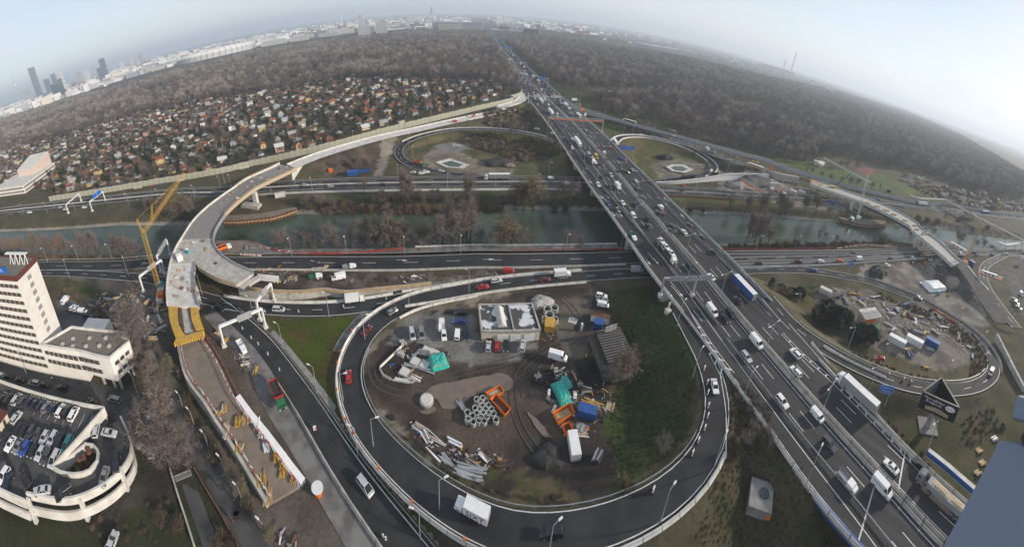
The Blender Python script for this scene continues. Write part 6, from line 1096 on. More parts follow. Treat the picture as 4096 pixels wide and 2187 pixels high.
plant([(-41,177,-1,'dome',0,.7),(-35.4,177.3,-1,'bare',1,.8),(-25.5,177.8,-1,'tall',0,.95),(-22,179.2,-1,'bare',2,.8),(-14.6,179.4,-1,'bare',1,.6),(-9,179.5,-1,'bare',0,.65),(0.8,179.5,-1,'bare',3,.55),(9.3,178.3,-1,'tall',1,.85),(30.2,177.6,-1,'bare',2,.55),(36.8,176,-1,'willow',0,1.0),(41.7,175.7,-1,'willow',1,1.15),(47.5,175.9,-1,'willow',0,1.2),(50.2,281,-1,'tall',2,.7),(59.5,175,-1,'bush',0,1.6),(65.9,174.3,-1,'bush',1,1.6)],'on the far bank left of the motorway','trees on the far bank',1.2,1)
plant([(171.8,150.2,-1,'bare',0,.9),(143.9,158.3,-1,'bush',1,1.4),(152.8,155.6,-1,'bush',2,1.4),(182.5,145.8,-1,'bare',2,1.0),(194.9,142.4,-1,'willow',0,.9),(160.5,121.8,-1,'tall',2,.95),(165.6,120,-1,'tall',0,1.05),(170.5,116.9,-1,'bare',1,1.0)] + [(200.3,144.6,-1,'bare',3,1.0),(207.7,133.7,-1,'willow',1,1.15),(212.5,132.2,-1,'willow',0,.9),(229.2,126.7,-1,'willow',1,1.0),(237.7,121.9,-1,'willow',1,1.1),(246.5,114.9,-1,'dome',0,.8),(155.7,107.5,-1,'tall',1,.95),(153.3,109.6,-1,'bare',0,.9),(162,106.2,-1,'bare',2,.8)],'on the canal banks right of the motorway bridge','trees on the right canal banks',1.05,0)
plant([(167.2,102.8,-1,'bush',0,2),(173.3,100.8,-1,'bush',1,2),(179.2,97.6,-1,'bush',2,2),(193.2,91.1,-1,'bare',3,.75),(199.3,88.2,-1,'bare',1,.65),(205.5,85.1,-1,'dome',0,.6),(211.2,81.4,-1,'bush',1,2),(239,71.6,-1,'dome',1,.6),(246.3,67.5,-1,'bush',0,2)] + [(324,80,-1,'bush',0,2.4),(330,73.7,-1,'bush',1,2.4),(338,66.5,-1,'bush',2,2.4),(347,58.3,-1,'bush',0,2.4),(358,50.2,-1,'bush',1,2.4),(370,44,-1,'bare',1,.7),(323,19.8,-1,'bare',0,1.2),(341,5.5,-1,'dome',0,.7),(350,-0.7,-1,'bare',2,.7),(359,-10.3,-1,'bush',2,2.2),(395,33.8,-1,'bush',2,2),(415,1.3,-1,'bush',1,2)],'on the canal banks near the right ramp bridge','shrubs on the far right canal banks',1.1)
plant([(132.6,78.2,2,'conifer',2,.8),(133.2,73,2,'broad',0,.75),(136,69.1,2,'broad',1,.75),(139.5,66.2,2,'broad',0,.8)] + [(134.9,52.6,2,'broad',0,1.0),(139.6,50.2,2,'broad',1,1.3),(139.1,46.6,2,'broad',0,1.3),(142.6,43.3,2,'broad',1,1.1),(134.2,47.9,2,'broad',0,1.1),(137.8,43.8,2,'broad',1,1.1),(140.2,32.8,2,'broad',0,1.1),(142.1,29.6,2,'broad',1,1.1),(135.8,33.5,2,'broad',1,.8)],'on the slope inside the right loop','evergreens in the right loop')
plant([(-68.2,33.6,0,'bare',1,1.35),(-64.8,33.4,0,'dome',0,1.1),(-74.8,36.9,0,'dome',1,.9),(-74.8,31.7,0,'dome',0,.7)],'over the parked cars beside the car park','big trees by the car park',1.15,1)
plant([(-92.4,46.9,0,'bare',0,.75),(-93.5,50.8,0,'bare',1,.75),(-86.1,47.4,0,'bare',2,.7),(-99.2,50.1,0,'bush',1,2.2),(-83.2,52.5,0,'willow',1,.5),(-105.4,53.5,0,'bush',2,2.2),(-99.3,54.1,0,'bare',3,.5)],'behind the office wing at the left','trees behind the office wing',1.2,1)
plant([(-71.5,49,0,'bush',0,1.5),(-67.7,45.9,0,'bush',1,1.2),(-61.1,43.5,0,'bush',2,1.3),(-55.2,41.3,0,'bush',0,1.6),(-48.3,39,0,'willow',1,.42),(-45.6,37.5,0,'willow',1,.38),(-43.1,36.2,0,'bush',1,1.3),(-36.2,33.7,0,'willow',1,.32),(-45.6,28.4,0,'bush',2,1.5),(-43.2,29.1,0,'bush',0,1.5),(-69.1,51.4,0,'bush',2,1.2),(-55.2,25.3,0,'bush',1,1.3),(-59.6,23.8,0,'bush',0,1.3)],'along the footpaths at the bottom','shrubs along the footpaths')
plant([(49.2,65.6,2,'willow',2,.95)] + [(48.2,41.8,2,'dome',0,.55),(36.8,39.5,2,'bush',1,1.5),(66.6,33.5,2,'bare',1,.5),(70.7,33,2,'bare',2,.4),(71.6,29.4,2,'bare',3,.5),(64,33,2,'bush',0,1.4)],'on the grass slopes around the big loop','trees around the big loop')
plant([(-74.2,219,0,'bare',1,.75),(-65.5,224.5,0,'bare',2,.7),(-56.3,221.5,0,'bare',0,.85),(-50.9,185.6,0,'bare',3,1.0),(-25.3,184.4,0,'tall',0,.9),(-86,177.3,0,'bush',0,2)],'around the earth slope by the far canal road','trees on the earth slope')
plant([(300,226,0,'dome',0,1.1),(323,220.9,0,'dome',1,1.1),(334,216.7,0,'dome',0,1.1),(346,212.3,0,'dome',1,1.1),(373,216.6,0,'willow',2,.9),(393,189.3,0,'dome',0,1.0),(412,190.3,0,'dome',1,1.0),(424,181.2,0,'dome',0,1.1),(318,190.5,0,'bare',1,.6),(324,186.5,0,'bare',2,.6),(326,174.4,0,'dome',0,.7),(331,166.1,0,'bare',0,.6),(338,157.4,0,'bare',1,.7),(346,149.6,0,'dome',1,.9),(355,144.5,0,'bare',2,.8),(366,132.7,0,'bare',0,.8),(377,126.5,0,'bare',3,.7),(390,119.4,0,'bush',0,2)],'on the green beyond the right noise wall','park trees at the right')
# conifers between the cottages
con = [(x,y,0,'conifer',i,.75 + .35 * ((i * 37) % 10) / 10) for i,(x,y,z) in enumerate(V(0,-463,267,-480,286,-418,280,-389,271,-360,263,-370,279,-359,278,-312,242.1,-285,227.7,-280,231.1,-268,226,-298,263,-296,266,-263,244.2,-254,244.5,-282,270,-313,263,-518,348,-584,218.1,-618,221.4,-323,141.8,-333,144.7,-321,196.7,-354,270) + V(0,-212.5,360,-213.6,469,-258,536,-226.7,485,-177.2,449,-175.4,461,-195.9,548,-156.6,446,-138.7,511,-90.7,396,-97.8,436,-82.1,610,-67.3,598,-16.8,464,-13.6,441,19.3,464,-116.2,349,-99.1,363,-62.7,346,-54.1,372,-143.3,293,-231.6,450,-185.9,625,-66.6,413))]
plant(con,'among the garden cottages','garden conifers')
# ---------------------------------------------------------------- woods as one mass: instanced bare trees
def hidden_collection(name,plist):
 c = bpy.data.collections.new(name)
 for i,ps in enumerate(plist):
  mb = bpy.data.meshes.new(name)
  import bmesh
  bm = bmesh.new();mats = []
  for p in ps:
   n0 = len(bm.faces);bm.from_mesh(p[1]);bm.faces.ensure_lookup_table();m_ = p[1].materials[0]
   if m_ not in mats: mats.append(m_)
   for f in bm.faces[n0:]: f.material_index = mats.index(m_)
  bm.to_mesh(mb);bm.free();[mb.materials.append(m_) for m_ in mats];o = bpy.data.objects.new('%s_source' % name,mb);c.objects.link(o)
 return c
def scatter(name,label,cat,pts,coll,smin,smax,tilt=.05):
 me = bpy.data.meshes.new(name);me.from_pydata([tuple(p) for p in pts],[],[]);o = link(name,me);tag(o,label,cat);stuff(o)
 ng = bpy.data.node_groups.new(name,'GeometryNodeTree');ng.interface.new_socket('Geometry',in_out='INPUT',socket_type='NodeSocketGeometry');ng.interface.new_socket('Geometry',in_out='OUTPUT',socket_type='NodeSocketGeometry')
 N = ng.nodes.new;i_,o_ = N('NodeGroupInput'),N('NodeGroupOutput');ip = N('GeometryNodeInstanceOnPoints');ci = N('GeometryNodeCollectionInfo');ci.inputs['Collection'].default_value = coll;ci.inputs['Separate Children'].default_value = True;ci.inputs['Reset Children'].default_value = True;ip.inputs['Pick Instance'].default_value = True
 ri = N('FunctionNodeRandomValue');ri.data_type = 'INT';ri.inputs['Min'].default_value = 0;ri.inputs['Max'].default_value = len(coll.objects) - 1;rr = N('FunctionNodeRandomValue');rr.data_type = 'FLOAT_VECTOR';rr.inputs['Min'].default_value = (-tilt,-tilt,0);rr.inputs['Max'].default_value = (tilt,tilt,6.283);rs = N('FunctionNodeRandomValue');rs.inputs[2].default_value = smin;rs.inputs[3].default_value = smax;rs.inputs['Seed'].default_value = 3
 ln = ng.links.new;ln(i_.outputs[0],ip.inputs['Points']);ln(ci.outputs[0],ip.inputs['Instance']);ln(ri.outputs[2],ip.inputs['Instance Index']);ln(rr.outputs[0],ip.inputs['Rotation']);ln(rs.outputs[1],ip.inputs['Scale']);ln(ip.outputs[0],o_.inputs[0])
 md = o.modifiers.new('scatter','NODES');md.node_group = ng;return o
def canopy(seed,h,rad,n,mat,flat=.55):
 r = random.Random(seed);tk,cr = MB(),MB();tk.tube((0,0,0),(0,0,h * .75),h * .018,h * .008,5)
 for _ in range(5): a = r.uniform(0,6.28);tk.tube((0,0,h * r.uniform(.3,.5)),(rad * .6 * math.cos(a),rad * .6 * math.sin(a),h * .8),h * .009,h * .004,4,cap=False)
 for _ in range(n):
  a = r.uniform(0,6.283);u = r.random() ** .5;z = math.sqrt(max(0,1 - u * u));q = r.uniform(.45,1) ** .6;lump = 1 + .18 * math.sin(3 * a + seed) * u;c = Vector((rad * u * q * lump * math.cos(a),rad * u * q * lump * math.sin(a),h * (1 - flat) + h * flat * (z * q * .9 if r.random() < .8 else -.35 * r.random())));d = (Vector((math.cos(a) * u,math.sin(a) * u,z + .5)) + Vector((r.gauss(0,.35),r.gauss(0,.35),r.gauss(0,.3)))).normalized();L = r.uniform(.9,2.0);s = d.cross(Vector((r.gauss(0,1),r.gauss(0,1),r.gauss(0,1)))).normalized() * r.uniform(.06,.13);cr.add([c - s,c + s,c + d * L + s * .3,c + d * L - s * .3],[(0,1,2,3)])
 return [('trunk',tk.mesh('trunk','bark')),('crown',cr.mesh('crown',mat))]
FW = hidden_collection('wood',[canopy(70 + i,h_,q_,420,m_) for i,(h_,q_,m_) in enumerate(((15,5.5,'twig'),(17,6,'twig4'),(14,5,'twig2'),(18,6.5,'twig'),(13,4.5,'twig4'),(20,5,'twig3'),(16,5.5,'twig4'),(15,6,'twig2'),(12,4.5,'twig')))])
def fill(polys,holes,sp,lim=None,jit=.45,grow=0.0):
 outp = [];P = np.array([p[:2] for poly in polys for p in poly]);x0,y0 = P.min(0);x1,y1 = P.max(0);y = y0
 while y < y1:
  d = max(300,y);s = sp * (1 + grow * max(0,(d - 700) / 1000));xs = np.arange(x0,x1,s);X = xs + rng.uniform(-jit,jit,len(xs)) * s;Y = y + rng.uniform(-jit,jit,len(xs)) * s;m = np.zeros(len(xs),bool)
  for p in polys: m |= inpoly(X,Y,p)
  for h in holes: m &= ~inpoly(X,Y,h)

  if grow: m &= rng.random(len(xs)) < (1 + grow * np.maximum(0,(np.hypot(X,Y) - 900) / 1000)) ** -1.6 * (1 + grow * max(0,(d - 700) / 1000)) ** .8
  outp += list(zip(X[m],Y[m]));y += s * .9
 return outp
W1 = V(0,-1036,208.4,-1878,526,-2150,746,-1618,892,-1181,937,-1089,1216,-969,1208,-853,1498) + V(0,-561,1503,-359,1615,-72,1822,145.4,1846,140.9,1295,119.2,867,100.7,584) + V(0,110.9,823,101.3,590,99.3,498,91,465,74.6,458) + V(0,69.1,487,55.4,544,-54.8,569,-189.8,583,-307,515) + V(0,-412,493,-521,444,-614,315,-750,235.4)
W2 = V(0,182.8,1314,233.9,1474,406,1747,549,1747) + V(0,714,1560,1186,1577,1663,1438) + V(0,3070,1876,6707,2246,3327,477,1492,-59.6,747,-48.6,606,56.1,604,129.8,528,169.7,483,215.9,420,224.4,356,219.3,307,235) + V(0,282,254,246,297,215.4,333,179.8,376,179.6,428,183.7,487) + V(0,176.2,544,159.8,574,162.3,655,177.1,874,194.5,1168)
HOLE = [V(0,199.9,534,306,560,360,518,259,468,187.1,463),V(0,561,246.9,999,437,1924,856,2046,891,1045,444,588,246.1),V(0,403,237.1,434,231.4,385,197.5,347,202.1)]
wood = fill([W1],[],8.6,grow=.25);wood2 = fill([W2],HOLE,8.8,grow=.3)
def gaps(L):
 X,Y = np.array([p[0] for p in L]),np.array([p[1] for p in L]);n = vnoise(X,Y,90,81) * .6 + vnoise(X,Y,33,82) * .4;return [p for p,k in zip(L,n) if k > .3],[p for p,k in zip(L,n) if k > .66 and p[0] * 7 % 1 < .6]
wood,pale1 = gaps(wood);wood2,pale2 = gaps(wood2)
PW = hidden_collection('poplar',[canopy(80 + i,21 + i * 2,4.2,330,'twig3',.6) for i in range(3)])
scatter('poplar_groves','pale taller poplars standing in groups in the woods','wood',[(x + 3,y + 2,-.2) for x,y in pale1 + pale2],PW,.75,1.15)
scatter('woodland','brown leafless wood stretching behind the cottage gardens at the left','wood',[(x,y,-.2) for x,y in wood],FW,.6,1.3)
scatter('woodland','brown leafless wood filling the land right of the motorway','wood',[(x,y,-.2) for x,y in wood2],FW,.6,1.3)
FAR = [(x,y) for x,y in zip(rng.uniform(-3800,6000,2600),rng.uniform(300,6500,2600)) if math.hypot(x,y) > 2350 and not (abs(x - 250) < 80)]
scatter('distant_trees','scattered hazy trees between the distant city blocks','wood',[(x,y,0) for x,y in FAR],FW,.8,1.6)
print('wood',len(wood),len(wood2))
# scrub and gorse in patches
SB = hidden_collection('scrub',[bush_meshes(s,2.0,1.8,120,m_) for s,m_ in ((51,'scrub'),(52,'twig2'),(53,'scrub'),(54,'leaf_rust'))])
def scrub(label,polys,sp,s0,s1,holes=()):
 pts = fill(polys,holes,sp);scatter('scrub',label,'scrub',[(x,y,z - .1) for (x,y),z in zip(pts,height(np.array([p[0] for p in pts]),np.array([p[1] for p in pts])))],SB,s0,s1)
scrub('brown scrub thicket inside the far left loop',[V(2,8.5,288,33.8,292,50.5,278,72.2,272,85.4,253,84.4,235.1,64.7,239.8,51.3,233.8,33.9,253,18,263,6.4,274)],2.4,.7,1.3)
scrub('brown scrub along the top of the far canal bank',[V(-1,-72.5,169.2,-41.2,171.5,30.9,173.9,31.4,177.6,-42.5,178.2,-74.6,175.4)],2.0,1.0,2.0)
scrub('brown scrub on the near canal bank below the trees',[V(-2,-81.3,128.2,-34,135.2,28.7,138.8,29,140.8,-34.3,136.8,-82.2,130)],2.0,.7,1.5)
scrub('brown scrub on the left near canal bank',[V(-1,-238.2,48.8,-148.1,98.9,-150.5,101.1,-247.8,52.3)],2.0,.9,1.8)
scrub('brown shrubs along the right near canal bank',[V(-1,130,114.8,149.1,108.3,207.2,83.5,256,62.2,259,63.3,210,85.1,150.4,109.5,131,116)],2.0,.8,1.6)
scrub('dry brown brush along the inside of the right loop',[V(1,181.7,41.6,191.9,12.3,192.3,-2.8,185.8,-15.1,175.8,-21.5,163.2,-21.7,151.5,-13.8,159.7,-14.4,171.7,-15.8,179.5,-7.3,183.4,6.8,181.2,24.5,178.1,40),V(3,123.4,32.9,128.4,19.2,134.3,5.8,141.8,-6,143.4,-3.9,134.3,14.5,134.7,25.7)],2.0,.35,.8)
scrub('rough dry brush on the slope right of the motorway',[V(5,113.8,10.5,111.1,-2.1,106.7,-9.5,102.6,-19.8,104.7,-13.2,107.2,-4.7,111.4,6.6),V(2,129.4,-12.9,143.4,-27.4,134.4,-32,119.2,-18.4)],2.2,.3,.7)
scrub('tangled brush on the bank between loop ramp and motorway',[V(3,77.9,49.4,80.1,43.5,79.3,33.8,70.1,25.7,67.5,33.2,64.8,35)],2.2,.4,1.0)
scrub('brush on the dark ground below the car park',[V(0,-73.7,9.6,-68.3,19,-59.8,29.5,-54.4,23.5,-67.3,11.6)],2.6,.25,.6)
scrub('brush on the verge between office car park and storage yard',[V(0,-165.2,58.2,-155.1,61.6,-135.2,61.1,-122.6,60.9,-115.5,58.1,-123.8,55.7,-137.4,56.4,-157.2,56.2)],2.2,.5,1.1)
scrub('grassy brush around the pipe heap in the yard',[V(0,-17.6,63.2,-10.9,60,-4.6,56,-9.5,56.5),V(0,-4,52.7,1.1,52,12,46.6,13.3,44.7,5.4,46.8),V(0,13.5,45.7,19.9,44.6,27.8,40.6,21.3,41.3,13.1,43.2)],1.8,.3,.6)
GC = hidden_collection('garden_tree',[canopy(90 + i,h_,q_,200,m_,.75) for i,(h_,q_,m_) in enumerate(((5,2.2,'twig'),(4,2,'needle'),(6,2.4,'twig4'),(3,1.8,'leaf_olive'),(4.5,2.2,'twig2'),(7,2,'needle')))])
pts = fill([COLONY],[],8.6);scatter('garden_shrubs','small trees and hedges between the garden cottages','shrubs',[(x,y,-.1) for x,y in pts],GC,.6,1.3)
scrub('hedges among the distant right hand cottages',[V(0,468,120.6,562,86.9,670,29.8,732,-48.3,615,-46.6,478,39.2,452,90.7)],7,.8,1.6)
scrub('brown thicket beside the motorway at the ramp merge',[V(2,30.6,319,34.5,345,55.6,362,77.3,380,88.9,374,88.4,334,74.8,309)],3.2,.9,1.8)
# grass tufts on the green slopes
GB = hidden_collection('tuft',[bush_meshes(s,.55,.7,26,m_) for s,m_ in ((61,'grass_blade'),(62,'grass_blade'),(63,'scrub'))])
pts = fill([V(3,63.6,101.8,78.7,100.7,77.9,88.3,72.8,64.9,66.5,52.6,56.2,42.7,48.1,40.5,41.4,40.4,34.2,40.1,36.1,44.3,39.9,54.1,44.9,62.6,51.4,69.3,57.2,76.7,56.7,88.6),V(3,77.7,50.7,80.1,34.6,59.3,16.2,45.7,25.8,61.9,33.6),V(3,76.3,31.3,73.6,14.2,73.3,2,59.3,16.2)],[],1.0);H_ = height(np.array([p[0] for p in pts]),np.array([p[1] for p in pts]))
scatter('grass_tufts','rough dark green grass on the motorway embankments','grass',[(x,y,z) for (x,y),z in zip(pts,H_)],GB,.5,1.2,.3)


# ================================================================ buildings
def v2(p,q,a,b): return (p[0] + q[0] * a + b[0],p[1] + q[1] * a + b[1])
M('office_white',(.74,.71,.66),.75,.3,(.66,.63,.58));M('roof_gravel',(.20,.18,.15),.95,1.5,(.13,.115,.10));M('fascia_brown',(.12,.035,.03),.7);M('win_dark',(.035,.03,.03),.25,1.1,(.11,.09,.075),lo=.45,hi=.5,det=0);M('tan',(.52,.42,.36),.85)
FD,DD = (.865,.5),(-.5,.865)
T0 = (-118.7,27.3);OF = thing('office_tower','tall white office tower with dark ribbon windows at the left edge','building',(T0[0],T0[1],0),R(30))   # local x along the street, y away from it
mb = MB();mb.box((-22,6.5,0),(44,13,40));mb.obj('walls','office_white',OF);mb = MB();mb.box((-22,6.5,40),(44.3,13.3,.8));rf = mb.obj('roof','roof_gravel',OF);mb = MB()
for c,d in (((-22,-.1,39.3),(44.4,.25,1.9)),((-22,13.1,39.3),(44.4,.25,1.9)),((.1,6.5,39.3),(.25,13.4,1.9))): mb.box(c,d)
mb.obj('fascia','fascia_brown',rf)
wm_ = MB().box((0,0,0),(2.0,.12,1.45)).mesh('window','win_dark')
for k in range(11):
 for j in range(14): o = link('window',wm_,OF);o.location = (-1.6 - 2.25 * j,-.03,3.3 + k * 3.3)
lm_ = MB().box((0,0,0),(.12,2.2,1.7)).mesh('louvre_window','grey')
for k in range(8): o = link('louvre_window',lm_,OF);o.location = (.03,6.4,14 + k * 3.15)
t = thing('rooftop_sign','blue PETROL sign on a white frame on the office roof','sign',(T0[0],T0[1],40.8),R(30));mb = MB()
for x in (-9,-6.6,-4.2,-1.8): mb.bar((x,8,0),(x + .9,9,4),.2);mb.bar((x + 1.8,8,0),(x + .9,9,4),.2)
mb.box((-5.2,9,4),(10.5,1.6,.25));mb.obj('frame','white_steel',t);mb = MB();mb.box((-8.6,.6,1.0),(9,.3,2.2));pn = mb.obj('panel','sign_blue',t);o = link('lettering',text_mesh('lettering','PETROL',1.7,'paint'),pn);o.location = (-8.6,.42,2.1);o.rotation_euler = (R(90),0,0)
AN = thing('office_wing','low white office wing with flat gravel roof beside the tower','building');P = [(-118.5,27.4),(-104.9,35.3),(-95.1,39.0),(-93,40),(-92.8,48.5),(-96.2,48.6),(-96.4,50.4),(-116.8,40)]
mb = MB();mb.prism(P,4.2,13.2);mb.obj('walls','office_white',AN);mb = MB();mb.prism([(-118.5,27.6),(-105,35.5),(-108,41),(-117,39)],0,4.2);mb.obj('ground_floor','office_white',AN);mb = MB();mb.prism([(-117.9,28.4),(-95.3,40),(-93.6,41),(-93.6,47.9),(-97,48),(-97,49.6),(-116.2,39.6)],13.2,13.25);rf = mb.obj('roof','roof_gravel',AN);mb = MB()
for i in range(len(P)): a,b = P[i],P[(i + 1) % len(P)];mb.bar((a[0],a[1],13.5),(b[0],b[1],13.5),.5,.7)
mb.obj('parapet','concrete_light',rf)
for x,y in ((-112,33),(-108,35),(-104,38),(-100,41),(-111,37),(-106,41),(-101,44.5),(-97,43)): mb = MB();mb.box((x,y,13.2),(1.1,1.1,.8),.5,taper=.85);mb.obj('skylight','concrete',rf)
wm2 = MB().box((0,0,0),(1.7,.14,1.3)).mesh('window','win_dark')
for k in range(2):
 for j in range(11): u = (j + .6) / 12.4;o = link('window',wm2,AN);o.location = (-117.8 + 23.2 * u,27.5 + (11.0 if u > .58 else 11.9) * u + (.75 if .58 < u else 0) - .15,6.4 + k * 3.6);o.rotation_euler = (0,0,R(28))
 for j in range(3): o = link('window',wm2,AN);o.location = (-92.88,42 + j * 2.2,6.0 + k * 3.5);o.rotation_euler = (0,0,R(88))
for x,y in ((-95.5,39.8),(-93.6,41),(-100,38.4),(-94,47)): mb = MB();mb.box((x,y,0),(.8,.8,4.2));mb.obj('column','concrete',AN)
mb = MB();mb.prism([(-121,41.5),(-112,46.5),(-117,56),(-126,51)],0,5.5);tag(mb.obj('annex_block','office_white'),'small white block attached behind the office tower','building')
# parking garage
GA = thing('car_park','multi storey concrete car park with curved ramp at lower left','building');RP = [(-150,-6),(-105.1,19.1),(-85.9,30.3),(-83.3,10.9),(-81.2,9),(-81.6,2.0),(-88.2,-2.8),(-122,-26)]
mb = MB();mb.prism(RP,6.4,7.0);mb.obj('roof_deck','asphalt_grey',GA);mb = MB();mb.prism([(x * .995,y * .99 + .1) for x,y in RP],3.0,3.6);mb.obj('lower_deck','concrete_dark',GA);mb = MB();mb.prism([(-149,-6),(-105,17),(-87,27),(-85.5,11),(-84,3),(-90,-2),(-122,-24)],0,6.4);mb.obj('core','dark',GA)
def wband(pts,z0,z1,nm,mt='concrete_light',th=.5,sp=None): mb = MB();S = spline(pts,1.5) if sp else np.array([tuple(p) for p in pts],float);sweep(mb,S,[(-th / 2,z0),(th / 2,z0),(th / 2,z1),(-th / 2,z1)]);return mb.obj(nm,mt,GA)
wband([(-150,-6,7),(-105.1,19.1,7),(-85.9,30.3,7)],-.9,1.1,'parapet');wband([(-85.7,30.3,7),(-83.3,10.9,7)],-1.8,1.2,'parapet');wband([(-81.2,1.6,7),(-88.2,-3.2,7),(-122,-26.4,7)],-1.6,1.1,'parapet');wband([(-81,1.4,3.4),(-88,-3.6,3.4),(-122,-27,3.4)],-1.2,1.1,'parapet')
wband([(-150,-6.2,3.4),(-105.1,18.9,3.4),(-86,30,3.4)],-.9,1.1,'parapet')
IN = [(-82.6,10.6,6.98),(-79.2,12.3,6.9),(-76.3,15.7,6.5),(-75.7,19.3,6.1),(-77.6,21.7,5.5),(-80.2,22.8,4.9),(-83.5,22.3,4.4),(-85.6,24.8,4.1)];OU = [(-82.5,2.7,6.98),(-74.9,9.7,6.9),(-71.7,15.6,6.5),(-70.3,21.2,6.1),(-70.8,26,5.5),(-73,29,4.9),(-77.4,31.1,4.4),(-82.4,32.7,4.1)]
mb = MB();slab(mb,resample(IN,OU,1.5),.5);mb.obj('ramp','asphalt_grey',GA);wband(OU,-1.1,1.0,'ramp_parapet','concrete_light',.5,1);wband([(p[0] + .3,p[1] - .5,p[2] - 3.4) for p in OU],-1.6,.9,'ramp_parapet','concrete_light',.5,1)
wband([(-83.3,10.9,7),(-80.8,11.9,7),(-77.4,14.6,7),(-75.8,17.8,6.6),(-76.5,20.6,6.2),(-78.7,22.2,5.8),(-81,22.2,5.6),(-83.2,20.7,5.6)],-1.8,1.0,'island_wall','concrete_light',.5,1);wband(V(6,-82.9,20.6,-83.4,15.8,-84.2,11.4),-2,.6,'island_wall')
for p in (V(0,-70.2,23.2,-72.9,12.6,-81.5,2.3)): mb = MB();mb.box((p[0],p[1],0),(.9,.9,7.2),.6);mb.obj('column','concrete_light',GA)
for p in V(5,-80.8,17.4,-80.4,18.5,-80.7,20.4): mb = MB();mb.tube((p[0],p[1],2.5),(p[0],p[1],6.6),.75,n=12);tag(mb.obj('vent_pipe','rust'),'%s rusty vent cylinder in the car park island' % {0: 'left'}.get(0),'vent','vent cylinders');
for i,o in enumerate([o for o in COL.objects if o.name.startswith('vent_pipe')]): o['label'] = ['leftmost','middle','rightmost'][i] + ' rusty vent cylinder in the car park island'
t = thing('roof_hut','small cream hut with brown roof on the car park roof','hut',(-105.7,4.3,7),R(30));mb = MB();mb.box((-1,0,0),(5,4,2.6));mb.obj('walls','cream',t);mb = MB();mb.box((-1,0,2.6),(5.6,4.6,.4));mb.obj('roof','fascia_brown',t);mb = MB();mb.box((1.53,0,.1),(.1,1,2));mb.obj('door','dark',t)
for nm,lst,c in (('bay_line',[(-104 + i * 2.35,18.5 + i * 1.36) for i in range(9)],'paint'),):
 mb = MB()
 for x,y in lst: mb.bar((x,y - 1,7.02),(x + 2.3,y - 5,7.02),.1,.01)
 mb.obj(nm,c,GA)
# yard workshop
t = thing('workshop','flat roofed yard workshop with patchy white and dark roof','building');W_ = [(10.2,87.4),(29,85.9),(28.7,97.4),(10,98.5)];mb = MB();mb.prism(W_,0,4.1);mb.obj('walls','cream',t);M('patchy',(.58,.60,.62),.8,.22,(.07,.07,.07),lo=.47,hi=.5);mb = MB();mb.prism(W_,4.1,4.3);mb.obj('roof','patchy',t);mb = MB()
for i in range(4): a,b = W_[i],W_[(i + 1) % 4];mb.bar((a[0],a[1],4.3),(b[0],b[1],4.3),.5,.8)
mb.bar((20.5,86.6,4.4),(20.3,98,4.4),.4,.5);mb.obj('eaves','concrete',t);mb = MB();mb.hexa([(15.5,88.5,4.3),(18.5,88.5,4.3),(18.3,97,4.3),(15.3,97,4.3),(16.8,88.7,5.4),(17.2,88.7,5.4),(17,96.8,5.4),(16.6,96.8,5.4)]);mb.obj('skylight','concrete_light',t)
for x,w_ in ((12.8,2.2),(17,3.6),(21,3.4),(25.5,3.4)): mb = MB();mb.box((x,87.2 - (x - 10) * .08,.1),(w_,.15,2.9 if w_ > 3 else 1.4),R(-4));mb.obj('gate' if w_ > 3 else 'window','white' if w_ > 3 else 'win_dark',t)
